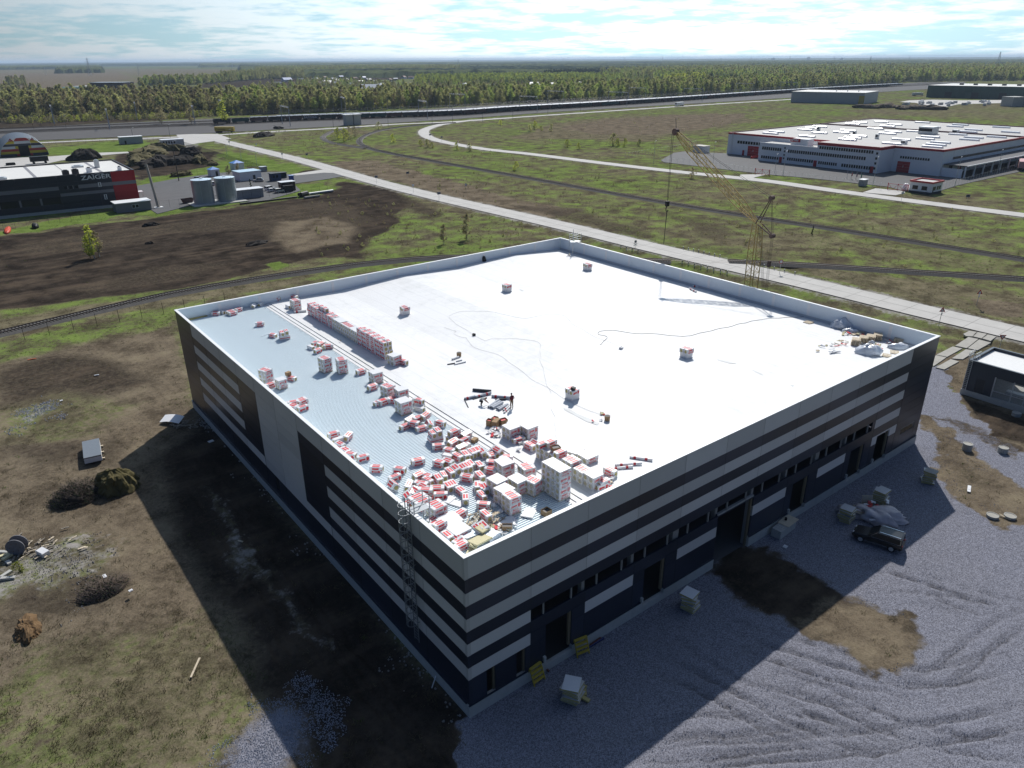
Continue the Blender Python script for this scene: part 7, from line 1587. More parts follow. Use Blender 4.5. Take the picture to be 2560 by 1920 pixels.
# office wing in front
OX = -12.0
B('office_wall', (OX, 51.0, .05), (-.16, 82.0, 8.3), white_brick, af); B('office_wall', (OX, 21.0, .05), (-.16, 50.99, AH), white_brick, af)
B('roof_band', (OX - .1, 20.9, AH - 1.1), (0.4, 51.1, AH + .12), red_paint, af); B('office_roof', (OX + .4, 21.4, AH + .121), (-.3, 50.6, AH + .16), mat('factory_roof', (.44, .43, .41), .8), af)
B('office_roof', (OX + .4, 51.4, 8.3), (-.3, 81.6, 8.36), mat('factory_roof', (.44, .43, .41), .8), af); B('office_parapet', (OX - .05, 51.01, 8.3), (OX + .35, 82.0, 8.7), white_brick, af)
B('sign_tower', (OX + 3, 58, 8.36), (OX + 8, 67, 11.4), white_brick, af)
sg = B('sign_board', (OX + 2.85, 62.0, 9.9), (OX + 2.99, 67.2, 11.5), red_paint, af)
text_part('lettering', 'arneg', 1.55, sign_white, af, (OX + 2.82, 66.9, 10.35), (R(90), 0, R(-90)), .03, 'LEFT', 1.15, .03)
for (y0, y1, z0, z1, n_) in ((69.5, 80.5, 5.3, 6.9, 9), (70.5, 80.5, 1.2, 2.7, 8), (27, 66, 5.0, 6.6, 34), (52, 66, 1.5, 3.0, 12), (40, 49.5, 1.3, 2.8, 9), (24, 38, 1.2, 2.8, 12), (24, 50, 8.0, 9.5, 22)): winrow(y0, y1, z0, z1, n_, OX - .01)
for z in (1.5, 3.6, 5.7, 7.8): winrow(21.8, 23.0, z, z + 1.2, 1, OX - .01)
for z in (1.8, 3.4, 5.0, 6.6): winrow(67.2, 68.2, z, z + 1.0, 1, OX - .01)
for y in (68.6, 50.2, 22.8): front('door', y, y + 1.6, .05, 2.8, red_paint, OX - .01, .08)
# loading canopy along the side
B('canopy', (2, -9.5, 4.6), (AD - 12, -.2, 5.0), mat('canopy_dark', (.07, .07, .08), .7), af); B('canopy_edge', (1.9, -9.9, 4.55), (AD - 12, -9.51, 5.05), white_paint, af)
B('canopy_screen', (1.0, -8.5, .05), (1.3, -.2, 3.6), white_brick, af)
for x in range(2, 137, 9): B('canopy_post', (x, -9.4, .05), (x + .5, -8.9, 4.55), white_paint, af)
for x in range(8, 137, 9): B('dock_door', (x, -.08, 1.0), (x + 3.4, .02, 4.2), red_paint if (x // 9) % 2 else dark_metal, af)
B('window_band', (10, -.06, 6.2), (110, -.01, 7.2), glass, af)
lg = obj('wall_ladder', None, af, (-.4, 107.0, 0)); 
for y in (-.3, .3): MB().bar((0, y, .5), (0, y, AH + 1), .09).build('stile', galv, lg)
for k in range(20): MB().bar((0, -.3, 1 + k * .5), (0, .3, 1 + k * .5), .05).build('rung', galv, lg)
# flags, lamps, gates, guard house
def pole(name, q, h, label, cat='lamp post', arm=None, group=None, r=.10, m_=galv):
    p = at(*q); e = thing(name, label, cat, p, 0, group); MB().tube((0, 0, -.1), (0, 0, h), r, 6, 0, r * .6).build('shaft', m_, e)
    if arm: MB().bar((0, 0, h), (arm, .2, h + .3), .08).cbox((arm, .2, h + .28), (.7, .3, .14)).build('lamp_head', white_metal, e)
    return e
for k, (x, y, h) in enumerate(((680, 575, 7.5), (715, 582, 7.5), (757, 590, 7.5), (795, 598, 7.5))):
    e = pole('flag_pole', ZAR(x, y), h, 'white flag pole before the factory office, %s from the left' % ordn(k + 1), 'flag pole', None, 'flag poles before the factory', .08)
    if k: MB().box((0, -.02, h - 6.2), (.9, .02, h - 4.9)).build('flag', [0, red_paint, mat('flag_blue', (.3, .12, .15), .7), mat('flag_green', (.05, .25, .12), .7)][k], e)
for k, (f, x, y, h) in enumerate(((ZAR, 130, 545, 10), (ZAR, 905, 640, 11), (ZAR, 1612, 645, 11), (ZAR, 1975, 540, 10), (ZC, 300, 715, 10), (ZC, 680, 770, 8), (ZB, 2050, 705, 10))): pole('lamp_post', f(x, y), h, 'thin grey lamp post on the factory yard, %s from the left' % ordn((3, 5, 6, 7, 2, 4, 1)[k]), 'lamp post', .9, 'lamp posts of the factory')
for k, (x, y, h, f) in enumerate(sorted(((815, 455, 11, ZB), (1000, 455, 11, ZB), (420, 485, 10, ZB), (690, 465, 10, ZB), (1185, 440, 11, ZB), (1400, 410, 11, ZB), (1600, 395, 11, ZB), (118, 455, 10, ZB), (2145, 515, 10, ZA), (1480, 600, 7, ZA), (1095, 575, 8, ZA), (860, 600, 8, ZA), (425, 515, 9, ZA), (215, 520, 9, ZA)), key=lambda t_: t_[3](t_[0], t_[1])[0])): pole('road_lamp', f(x, y), h, 'dark thin road lamp along the railway road, %s from the left' % ordn(k + 1), 'lamp post', 1.2, 'lamps along the railway road', .12, dark_metal)
pole('yard_light_mast', ZS(85, 355), 16, 'dark light mast standing behind the tanks', 'light mast', 1.5, None, .2, dark_metal)
for k, (x, y) in enumerate(((680, 60), (855, 110), (1045, 165))): pole('fence_lamp', ZS(x, y), 6, 'thin lamp behind the mesh fence, %s from the left' % ordn(k + 1), 'lamp post', .6, 'lamps behind the mesh fence')
gh = thing('guard_house', 'white guard house with red roof band beside the factory gate', 'building', (270.5, 88.8, 0)); B('wall', (0, 0, .05), (8.5, 8.0, 3.9), white_brick, gh); B('plinth', (-.12, -.12, -.1), (8.6, 8.1, .7), mat('dark_plinth', (.05, .05, .06), .8), gh)
for a, b in (((-.3, -.3, 3.9), (8.8, .1, 4.5)), ((-.3, 7.9, 3.9), (8.8, 8.3, 4.5)), ((-.3, .11, 3.9), (.1, 7.89, 4.5)), ((8.4, .11, 3.9), (8.8, 7.89, 4.5))): B('roof_band', a, b, red_paint, gh)
B('roof', (.11, .11, 3.9), (8.39, 7.89, 4.05), mat('factory_roof', (.44, .43, .41), .8), gh)
for y in (1.6, 5.0): B('window', (-.06, y, 1.3), (-.005, y + 2.0, 2.7), glass, gh)
for x in (2.0, 4.2, 6.0): B('window', (x, -.06, 1.3), (x + 1.3, -.005, 2.7), glass, gh)
B('door', (1.0, -.07, .7), (1.8, -.008, 2.7), dark_metal, gh)
blob('white_tent', 'white tarpaulin tent leaning on the guard house', 'tent', (272.5, 99, 0), (2.5, 3, 2.8), film_white, 150, .2)
def gate(name, q0, q1, h, label):
    a, b = at(*q0), at(*q1); d = b - a; L = d.length; e = thing(name, label, 'gate', a, math.atan2(d.y, d.x))
    for x in (0, L / 2, L): MB().bar((x, 0, 0), (x, 0, h), .22 if x in (0, L) else .12).build('post', red_paint, e)
    mb = MB()
    for z in (.3, h - .3): mb.bar((0, 0, z), (L, 0, z), .12)
    for k in range(4): mb.bar((L * k / 4, 0, .3 if k % 2 else h - .3), (L * (k + 1) / 4, 0, h - .3 if k % 2 else .3), .08)
    mb.build('frame', red_paint, e)
gate('factory_gate', ZC(558, 775), ZC(645, 785), 2.6, 'red sliding gate at the left yard entrance of the white factory'); gate('factory_gate', ZC(1372, 870), ZC(1495, 882), 2.6, 'red barred gate beside the white guard house')
shed('grey_cabinet', 'small grey cabinet on the lawn before the white factory', 'cabinet', ZAR(838, 640), (3.2, 2.0, 2.4), mat('cabinet', (.30, .32, .35), .6), white_metal)
shed('storage_shed', 'small white shed at the left end of the factory yard', 'shed', win(1640, 300, .27734)(435, 288), (7.5, 5, 3.4), white_paint, mat('shed_roof', (.4, .38, .34), .7), R(85), 0, 1.5)
# ------------------------------------------------------------------ fences
def fence(name, label, pts, f, h, step, m_=dark_metal, rails=(), maxn=300, r=.035, mesh=False):
    L = smooth_line(pxy(pts, f), 2.0); e = thing(name, label, 'fence', (0, 0, 0)); acc = 0; nxt = 0; pm = MB().bar((0, 0, -.2), (0, 0, h), r * 1.4).mesh('post', m_); P_ = []
    for a, b in zip(L[:-1], L[1:]):
        ln = (b - a).length
        while nxt <= acc + ln and len(P_) < maxn: P_.append(a.lerp(b, (nxt - acc) / ln if ln else 0)); nxt += step
        acc += ln
    for p in P_: obj('post', pm, e, (p.x, p.y, 0))
    for z in rails: MB().path([Vector((p.x, p.y, z)) for p in P_], .02, 4).build('rail', m_, e)
    if mesh:
        mm_ = mat('mesh_fence', (.05, .09, .08), .6, 0, 0, alpha=.35); mb = MB()
        for a, b in zip(P_[:-1], P_[1:]): mb.add([(a.x, a.y, .1), (b.x, b.y, .1), (b.x, b.y, h - .1), (a.x, a.y, h - .1)], [(0, 1, 2, 3)])
        mb.build('mesh', mm_, e)
    return e
fence('post_fence', 'row of thin dark fence posts along the siding track', [(-700, 560), (-250, 450), (110, 402), (245, 372), (380, 345), (512, 320), (645, 297), (770, 275), (890, 248), (1010, 226), (1135, 205), (1250, 187), (1370, 167), (1485, 148), (1600, 130), (1800, 95), (2000, 60)], ZL, 2.5, 4.05, mat('post_dark', (.03, .025, .02), .8), (), 60, .05)
fence('mesh_fence', 'dark green mesh fence along the lane from the junction', [(1170, 625), (1250, 650), (1450, 715), (1600, 760), (1720, 795)], ZA, 2.6, 2.6, mat('fence_green', (.03, .06, .055), .6), (), 120, .04, True)
fence('yard_fence', 'thin fence in front of the dark factory hall and tanks', [(-50, 500), (120, 490), (350, 455), (480, 445), (640, 410)], win(0, 380, .38879), 2.6, 3.2, dark_metal, (2.4,), 80); fence('yard_fence', 'thin fence before the tanks and parked cars', [(1030, 360), (1200, 345), (1620, 300), (1900, 275), (2120, 255)], win(0, 380, .38879), 2.6, 3.2, dark_metal, (2.4,), 80)
fence('yard_fence', 'thin fence behind the factory parking yard', [(860, 190), (1000, 180), (1230, 155), (1500, 125)], win(0, 380, .38879), 2.6, 3.4, dark_metal, (2.4,), 80); fence('lawn_fence', 'thin fence along the frontage road lawn', [(270, 635), (500, 620), (800, 605), (1050, 605), (1180, 640)], ZA, 2.4, 4.0, dark_metal, (2.2,), 100)
fence('factory_fence', 'grey fence along the lawn before the white factory, left part', [(-30, 705), (250, 725), (555, 775)], ZC, 2.6, 3.0, galv, (2.4,), 100); fence('factory_fence', 'grey fence between the two red factory gates', [(650, 785), (900, 815), (1200, 850), (1370, 872)], ZC, 2.6, 3.0, galv, (2.4,), 100); fence('factory_fence', 'grey fence right of the white guard house', [(1690, 875), (1900, 820), (2212, 735), (2500, 660)], ZC, 2.6, 3.0, galv, (2.4,), 100); fence('factory_fence', 'grey fence at the far left of the factory yard', [(1875, 675), (2100, 640), (2212, 620), (2320, 590)], ZB, 2.6, 3.0, galv, (2.4,), 60)
wp = mat('marker_white', (.7, .7, .68), .7)
def markers(pts, f, n, where, h=.95):
    L = pxy(pts, f); a, b = L
    for k in range(n):
        p = a.lerp(b, k / (n - 1)); e = thing('road_marker', 'black and white marker post %s, %s from the left' % (where, ordn(k + 1)), 'marker post', (p.x, p.y, -.25), 0, 'marker posts ' + where)
        MB().tube((0, 0, 0), (0, 0, h * .6), .11, 6).build('base', wp, e); MB().tube((0, 0, h * .6), (0, 0, h * .85), .112, 6).build('band', black, e); MB().tube((0, 0, h * .85), (0, 0, h + .1), .11, 6).build('cap', wp, e)
WC = win(1640, 300, .27734)
markers([(235, 1290), (640, 1385)], WC, 8, 'on the near side of the crossing'); markers([(245, 1165), (575, 1240)], WC, 8, 'on the far side of the crossing'); markers([(800, 1285), (1250, 1395)], WC, 6, 'right of the crossing'); markers([(1555, 185), (1690, 220)], ZM, 4, 'left of the crossing sign')
# ------------------------------------------------------------------ road signs
def sign(q, kind, h, label, yaw=None):
    p = at(*q); yw = (math.atan2(CAM[1] - p.y, CAM[0] - p.x) + R(90) + R(25)) if yaw is None else yaw; e = thing('road_sign', label, 'road sign', (p.x, p.y, -.1), yw); MB().tube((0, 0, 0), (0, 0, h), .05, 6).build('pole', galv, e)
    if kind == 'tri': pts = [(0, .62), (-.55, -.34), (.55, -.34)]; ic = [(0, .3), (-.3, -.22), (.3, -.22)]
    elif kind == 'yield': pts = [(0, -.62), (.55, .34), (-.55, .34)]; ic = [(0, -.34), (.3, .2), (-.3, .2)]
    elif kind == 'rect': pts = [(-.7, -.45), (.7, -.45), (.7, .45), (-.7, .45)]; ic = [(-.55, -.3), (.55, -.3), (.55, .3), (-.55, .3)]
    else: pts = [(.5 * math.cos(i * math.pi / 8), .5 * math.sin(i * math.pi / 8)) for i in range(16)]; ic = [(.36 * math.cos(i * math.pi / 8), .36 * math.sin(i * math.pi / 8)) for i in range(16)]
    if kind != 'cross':
        mb = MB(); n_ = len(pts); mb.add([(x, -.07, h + z) for x, z in pts] + [(x, -.05, h + z) for x, z in pts], [tuple(range(n_)), tuple(range(2 * n_ - 1, n_ - 1, -1))] + [(i, n_ + i, n_ + (i + 1) % n_, (i + 1) % n_) for i in range(n_)]); mb.build('plate', red_paint if kind in ('tri', 'yield', 'no') else mat('plate_grey', (.25, .27, .30), .5), e)
        MB().add([(x, -.075, h + z) for x, z in ic], [tuple(range(len(ic)))]).build('symbol', sign_white if kind != 'rect' else mat('plate_dark', (.08, .09, .12), .5), e)
    else:
        for s in (-1, 1): MB().cbox((0, -.08, h), (1.3, .03, .16), 0, (0, s * R(35), 0)).build('cross_arm', sign_white, e)
        MB().tube((0, -.10, h + .75), (0, -.05, h + .75), .36, 14).build('round_plate', mat('plate_grey', (.25, .27, .30), .5), e)
    if kind == 'tri': MB().cbox((0, -.08, h - .35), (.16, .02, .25)).cbox((0, -.08, h - .75), (.22, .03, .4)).build('distance_plate', sign_white, e)
sign(ZSB(228, 360), 'tri', 3.2, 'triangular railway warning sign at the near side of the main road'); sign(ZSB(690, 110), 'tri', 2.8, 'triangular warning sign in the grass beyond the main road'); sign(ZSB(962, 660), 'yield', 2.6, 'give way triangle at the slab path exit'); sign(ZM(1665, 235), 'cross', 2.6, 'crossing sign with white cross left of the level crossing'); sign(WC(1112, 1385), 'no', 3.0, 'round red sign right of the level crossing')
sign(ZB(348, 835), 'rect', 3.0, 'dark rectangular sign board on the main road verge', None); sign(ZB(540, 800), 'rect', 2.4, 'grey rectangular sign in the dirt beyond the main road'); sign(ZB(574, 890), 'round', 3.0, 'round sign on the main road verge left of a short post'); sign(ZB(732, 935), 'rect', 2.6, 'narrow dark sign on the near verge of the main road'); sign(ZB(897, 880), 'round', 2.6, 'round bluish sign beyond the main road'); sign(ZAR(1150, 770), 'round', 3.0, 'round red and white sign beside the loop road'); sign(ZC(1862, 935), 'rect', 1.6, 'small blue sign in the grass right of the loop road')
sign(ZB(677, 560), 'rect', 2.8, 'left sign at the inner bend of the loop road'); sign(ZB(748, 575), 'rect', 2.8, 'right sign at the inner bend of the loop road'); sign(ZB(849, 595), 'tri', 2.6, 'red triangular sign after the bend of the loop road'); sign(ZA(1478, 640), 'round', 3.4, 'dark round sign on the verge near the junction'); sign(ZA(1817, 715), 'round', 2.8, 'dark round sign midway on the main road verge'); sign(ZA(1975, 710), 'rect', 2.2, 'bluish sign in the grass right of the main road'); sign(ZA(1650, 640), 'round', 2.0, 'pale sign in the meadow by the junction')
# ------------------------------------------------------------------ trucks
def truck(label, q, yaw, cab_m, box_m, L=13.6, txt=None, cab=True):
    p = at(*q); e = thing('semi_trailer_truck' if cab else 'semi_trailer', label, 'truck', (p.x, p.y, .05), yaw); B('cargo_box', (-L / 2, -1.25, 1.2), (L / 2, 1.25, 4.0), box_m, e); B('chassis', (-L / 2, -.5, .8), (L / 2, .5, 1.19), dark_metal, e)
    for x in (-L / 2 + 1.4, -L / 2 + 2.7, -L / 2 + 4.0) + ((L / 2 + 2.4,) if cab else ()):
        for s in (-1, 1): MB().tube((x, s * 1.2 - .15, .5), (x, s * 1.2 + .15, .5), .5, 10).build('wheel', rubber, e)
    if cab: B('cab', (L / 2 + .6, -1.2, .7), (L / 2 + 2.9, 1.2, 3.7), cab_m, e); B('windscreen', (L / 2 + 2.91, -1.05, 2.2), (L / 2 + 2.96, 1.05, 3.3), glass, e)
    else: MB().box((L / 2 - 2.2, -.9, .05), (L / 2 - 1.9, .9, 1.2)).build('landing_gear', dark_metal, e)
    if txt: text_part('lettering', txt, 2.2, mat('text_dark', (.05, .04, .03), .6), e, (-L / 2 + .6, -1.28, 1.7), (R(90), 0, 0), .01, 'LEFT', 1.1)
    return e
d = at(*ZA(1510, 545)) - at(*ZA(1385, 545)); tr_yaw = math.atan2(d.y, d.x)
truck('yellow box trailer with dark lettering parked by the junction', ZA(1448, 545), tr_yaw, None, mat('trailer_yellow', (.46, .34, .06), .6), d.length * .98 if 10 < d.length < 26 else 14, 'Convey', False)
d = at(*ZC(135, 350)) - at(*ZC(60, 358)); truck('white lorry driving on the railway road at the right', ZC(98, 357), math.atan2(d.y, d.x) + math.pi, paint_white, paint_white, 13.6)
truck('white lorry parked beside the long green depot', win(1900, 180, .29837)(1310, 200), R(-20), paint_white, paint_white, 13.6); truck('red and white trailer at the right edge of the factory canopy', ZC(2190, 745), R(20), None, mat('trailer_redwhite', (.5, .28, .28), .6), 13.6, None, False)
# wagon with lettering
def proj_px(v):
    d = Vector(v) - Vector(CAM); z = d.dot(_fw); return (1280 + F_PX * d.dot(_rt) / z, 960 - F_PX * d.dot(_up) / z)
w_ = min(WAG[:80], key=lambda o: abs(proj_px(o.location)[0] - 766)); 
text_part('lettering', 'БАЛТИКА', 2.1, sign_white, w_, (-6.0, -1.70, 1.6), (R(90), 0, 0), .02, 'LEFT', 1.05); w_['label'] = w_['label'].replace('freight wagon', 'freight wagon lettered in white'); B('white_lid', (-6.5, -1.5, 4.06), (6.5, 1.5, 4.15), film_white, w_)
p = at(*ZB(195, 475)); e = thing('signal_cabin', 'grey concrete signal cabin with two flat caps beside the railway', 'cabin', p)
for x in (-4.5, 2.5): B('tower', (x, 0, 0), (x + 6, 5, 7.5), concrete, e); B('cap', (x - .8, -.6, 7.5), (x + 6.6, 5.6, 8.1), white_paint, e)
# ------------------------------------------------------------------ far depots, barn, village houses
WD = win(1900, 180, .29837)
def hall_box(name, label, qa, qb, depth, h, wall_m, roof_m, n=8, extra=None):
    a, b = at(*qa), at(*qb); d = b - a; L = d.length; e = thing(name, label, 'building', a, math.atan2(d.y, d.x)); B('core', (.05, .1, 0), (L - .05, depth, h - .05), wall_m, e)
    for k in range(n): B('wall_panel', (L * k / n + .03, -.12, .3), (L * (k + 1) / n - .03, .09, h - .3), wall_m, e)
    B('roof', (-.3, -.3, h - .04), (L + .3, depth + .3, h + .25), roof_m, e)
    if extra: extra(e, L)
    return e
g1 = mat('depot_grey', (.36, .38, .41), .6); g2 = mat('depot_green', (.035, .075, .065), .6); rf1 = mat('depot_roof', (.60, .60, .58), .7)
def ex1(e, L):
    B('side_panel', (L + .1, 0, .2), (L + .2, 40, 8), g1, e); B('yellow_panel', (L * .93, -.2, .2), (L + .15, -.125, 8.6), yellow_paint, e)
    for x in (L * .55, L * .7, L * .85): MB().tube((x, 20, 8), (x, 20, 14), .5, 6).build('chimney', galv, e)
hall_box('grey_depot', 'long grey depot with yellow corner beside the railway', WD(255, 255), WD(865, 272), 60, 11.5, g1, rf1, 12, ex1)
def ex2(e, L):
    for k in range(5): B('door', (L * (.12 + .17 * k), -.25, .1), (L * (.12 + .17 * k) + 8, -.125, 7), dark_metal, e)
    for k in range(9): B('roof_vent', (L * (.15 + .09 * k), 30, 14), (L * (.15 + .09 * k) + 4, 34, 16), dark_metal, e)
hall_box('green_depot', 'long dark green depot at the far right', WD(1390, 212), WD(2800, 252), 90, 14.0, g2, rf1, 20, ex2)
hall_box('grey_block', 'left of two plain grey blocks near the right edge', WD(2012, 285), WD(2110, 292), 16, 9, concrete, concrete, 3); hall_box('grey_block', 'right of two plain grey blocks near the right edge', WD(2165, 288), WD(2300, 296), 16, 9, concrete, concrete, 3)
for k in range(26):
    q = WD(rnd.uniform(1180, 1980), rnd.uniform(248, 290)); p = at(*q); o = MB().cbox((0, 0, .9), (rnd.uniform(4, 9), 2.4, 1.8)).cbox((.5, 0, 2.1), (rnd.uniform(2, 5), 2.0, .7)).build('stacked_material', rnd.choice([film_white, white_metal, pipe_m, concrete]), None, (p.x, p.y, 0), (0, 0, rnd.uniform(-.3, .3))); tag(o, 'pale stack of building material on the far depot yard', 'material stack', 'material stacks on the far depot yard')
for k in range(7):
    p = at(*WD(900 + k * 95 + rnd.uniform(-20, 20), 300 + rnd.uniform(-6, 16))); blob('brush_heap', 'brown brushwood heap before the depots, %s from the left' % ordn(k + 1), 'brush heap', (p.x, p.y, -.3), (22, 12, 4.0), mat('heap_brown', (.09, .07, .05), .98, 0, .5, .4), 160 + k, .55, 'brush heaps before the depots', nu=32, nv=10)
def barn(e, L): B('door', (L * .35, -.25, 0), (L * .5, -.13, 5), black, e)
hall_box('dark_barn', 'dark red barn with pale roof beyond the tree belt', win(0, 140, .28933)(1070, 305), win(0, 140, .28933)(1168, 298), 60, 14, mat('barn_red', (.05, .025, .025), .8), mat('barn_roof', (.35, .40, .45), .5), 4, barn)
WV = win(0, 140, .28933)
hall_box('green_roofed_shed', 'long low shed with green roof beyond the tree belt', WV(545, 312), WV(745, 308), 30, 7, white_paint, mat('green_roof', (.08, .20, .16), .5), 6); hall_box('white_roofed_shed', 'long low shed with white roof beyond the tree belt', WV(750, 300), WV(930, 290), 30, 7, white_paint, film_white, 6)
def house(q, w, d_, h, wall_m, roof_m, label, yaw):
    p = at(*q); e = thing('village_house', label, 'house', (p.x, p.y, 0), yaw, 'village houses among the far trees'); B('wall', (-w / 2, -d_ / 2, 0), (w / 2, d_ / 2, h), wall_m, e)
    o_ = .5; MB().add([(-w / 2 - o_, -d_ / 2 - o_, h - .2), (w / 2 + o_, -d_ / 2 - o_, h - .2), (w / 2 + o_, d_ / 2 + o_, h - .2), (-w / 2 - o_, d_ / 2 + o_, h - .2), (-w / 2 - o_, 0, h + d_ * .32), (w / 2 + o_, 0, h + d_ * .32)], [(0, 1, 5, 4), (2, 3, 4, 5), (1, 2, 5), (3, 0, 4), (3, 2, 1, 0)]).build('roof', roof_m, e)
    B('window', (-w * .2, -d_ / 2 - .05, h * .4), (w * .2, -d_ / 2 - .005, h * .75), glass, e)
rfs = [film_white, white_metal, mat('roof_blue', (.08, .16, .40), .5), mat('roof_brown', (.14, .07, .06), .7), mat('roof_grey', (.25, .26, .28), .6)]; nmr = ['white', 'pale metal', 'blue', 'brown', 'grey']
hs = [((315, 266), 30, 0), ((380, 240), 14, 0), ((890, 247), 20, 1), ((1055, 246), 14, 0), ((1310, 240), 20, 1), ((1315, 266), 16, 0), ((1440, 240), 16, 1), ((1580, 232), 14, 1), ((1665, 235), 10, 0), ((40, 222), 16, 0), ((160, 205), 12, 0), ((250, 222), 14, 0), ((395, 175), 12, 2), ((515, 188), 14, 3), ((560, 190), 14, 3), ((465, 200), 10, 0), ((630, 118), 14, 0), ((690, 118), 16, 0), ((100, 210), 12, 4), ((30, 190), 12, 3), ((130, 185), 12, 2), ((215, 195), 11, 3), ((300, 205), 12, 4), ((60, 235), 11, 3), ((190, 235), 11, 4), ((345, 215), 10, 4), ((1480, 240), 11, 4), ((1250, 247), 11, 3), ((870, 240), 11, 4), ((1620, 238), 11, 4), ((20, 215), 12, 4), ((85, 200), 12, 0), ((270, 190), 10, 2), ((430, 205), 10, 3)]
for k, (q, w, ri) in enumerate(sorted(hs)): house(ZB(*q), w, w * .7, 4.2, white_paint if k % 3 else mat('house_brown', (.12, .08, .06), .8), rfs[ri], 'far village house with %s roof, %s from the left of the village' % (nmr[ri], ordn(k + 1)), R(rnd.uniform(-40, 40)))
hs2 = [((1845, 215), 22, 2), ((1935, 215), 14, 4), ((2060, 240), 14, 3), ((2110, 235), 16, 0), ((1790, 240), 12, 4), ((1990, 225), 12, 3), ((2150, 240), 12, 0), ((2030, 210), 12, 2)]
for k, (q, w, ri) in enumerate(sorted(hs2)): house(ZA(*q), w, w * .7, 4.2, white_paint if k % 3 else mat('house_brown', (.12, .08, .06), .8), rfs[ri], 'far allotment house with %s roof, %s from the left of the allotments' % (nmr[ri], ordn(k + 1)), R(rnd.uniform(-40, 40)))
# pylons
def pylon(q, h, k, base=None):
    p = at(*q); e = thing('power_pylon', 'grey lattice power pylon on the horizon, %s from the left' % ordn(k + 1), 'pylon', (p.x, p.y, 0), 0, 'power pylons on the horizon'); w = h * .09; t_ = h * .008; mb = MB()
    for sx in (-1, 1):
        for sy in (-1, 1): mb.bar((sx * w, sy * w, 0), (sx * w * .12, sy * w * .12, h), t_)
    for i in range(6):
        z0, z1 = h * i / 6, h * (i + 1) / 6; f0, f1 = 1 - .88 * i / 6, 1 - .88 * (i + 1) / 6
        for s in (-1, 1): mb.bar((-w * f0, s * w * f0, z0), (w * f1, s * w * f1, z1), t_ * .6); mb.bar((w * f0, s * w * f0, z0), (-w * f1, s * w * f1, z1), t_ * .6)
    mb.build('tower', galv, e); ar = MB()
    for z, l in ((.68, .22), (.80, .17), (.92, .12)): ar.bar((-h * l, 0, h * z), (h * l, 0, h * z), t_)
    ar.build('cross_arms', galv, e)
PY = [(115, 187, 26), (226, 189, 60), (348, 188, 34), (582, 170, 40), (650, 169, 30), (1146, 168, 50), (1301, 160, 34), (1409, 160, 44), (1561, 160, 44), (1655, 158, 50), (1877, 155, 44), (1974, 156, 50), (2085, 155, 44), (2173, 170, 50), (2272, 155, 46), (2490, 180, 60), (2370, 154, 40), (2545, 154, 40), (1800, 156, 36)]
for k, (x, y, h) in enumerate(sorted(PY)): pylon((x, y), h * (1.0 if y > 165 else 1.3), k)
for k, (x, y, w, h) in enumerate(((1933, 0, 60, 52), (2021, 0, 40, 66), (2103, 0, 50, 46))):
    p = at(x, horizon(x) + 8); e = thing('tower_block', 'pale tower block on the far horizon, %s from the left' % ordn(k + 1), 'building', (p.x, p.y, 0), .3); B('wall', (-w / 2, -20, 0), (w / 2, 20, h * .75), g1, e); B('roof_house', (-w / 6, -10, h * .75), (w / 6, 10, h * .85), g1, e)
# ------------------------------------------------------------------ trees
leafs = {'olive': mat('leaf_olive', (.30, .30, .145), .8, 0, .35, .35, trans=(.40, .40, .15)), 'brown': mat('leaf_brown', (.26, .23, .15), .8, 0, .35, .35, trans=(.28, .24, .12)), 'green': mat('leaf_green', (.245, .30, .105), .8, 0, .3, .35, trans=(.38, .46, .10)), 'bright': mat('leaf_bright', (.20, .24, .04), .8, 0, .25, .35, trans=(.48, .52, .08)), 'dark': mat('leaf_dark', (.022, .036, .016), .85, 0, .3, .35, trans=(.03, .05, .02))}
bark = mat('bark', (.10, .085, .07), .95, 0, .3, 3); bark_pale = mat('birch_bark', (.38, .36, .33), .9, 0, .4, 3)
def tree_mesh(seed, H=15.0, spread=3.2, n=420, leaf=.56, clear=.18, conifer=False, clumps=16):
    rs = random.Random(seed); tr = MB(); cr_ = MB()
    top = Vector((rs.uniform(-.6, .6), rs.uniform(-.6, .6), H * .93)); midp = Vector((rs.uniform(-.35, .35), rs.uniform(-.35, .35), H * .5))
    tr.tube((0, 0, -.2), midp, H * .014 + .05, 6, 0, H * .009 + .02, False); tr.tube(midp, top, H * .009 + .02, 5, 0, .02, False); cl = []
    for k in range(clumps):
        t = clear + (1 - clear) * (k + rs.random()) / clumps; z = H * t; env = (1 - t) * 1.05 if conifer else (math.sin(math.pi * min(1, (t - clear) / (1 - clear) * .92 + .10)) ** .65)
        a = rs.uniform(0, 6.28); r = spread * env * rs.uniform(.25, .95); c = Vector((math.cos(a) * r, math.sin(a) * r, z)); st = midp * (z * .8 / (H * .5)) if z * .8 < H * .5 else midp.lerp(top, (z * .8 - H * .5) / (H * .45))
        tr.tube(st, c, .05, 4, 0, .015, False); cl.append((c, spread * rs.uniform(.42, .64) * (.45 + .55 * env)))
    for k in range(n):
        c, r = cl[rs.randrange(len(cl))]; d = Vector((rs.gauss(0, 1), rs.gauss(0, 1), rs.gauss(0, .9))); d = d.normalized() * r * rs.random() ** .45; p = c + d
        u = Vector((rs.uniform(-1, 1), rs.uniform(-1, 1), rs.uniform(-.6, .6))).normalized(); v = u.orthogonal().normalized(); v = (v * math.cos(k) + u.cross(v) * math.sin(k)); s = leaf * rs.uniform(.55, 1.2)
        cr_.add([p - u * s, p + v * s * .6, p + u * s, p - v * s * .6], [(0, 1, 2, 3)])
    return tr, cr_
VAR = []          # (trunk mesh, crown mesh, joined mesh, kind)
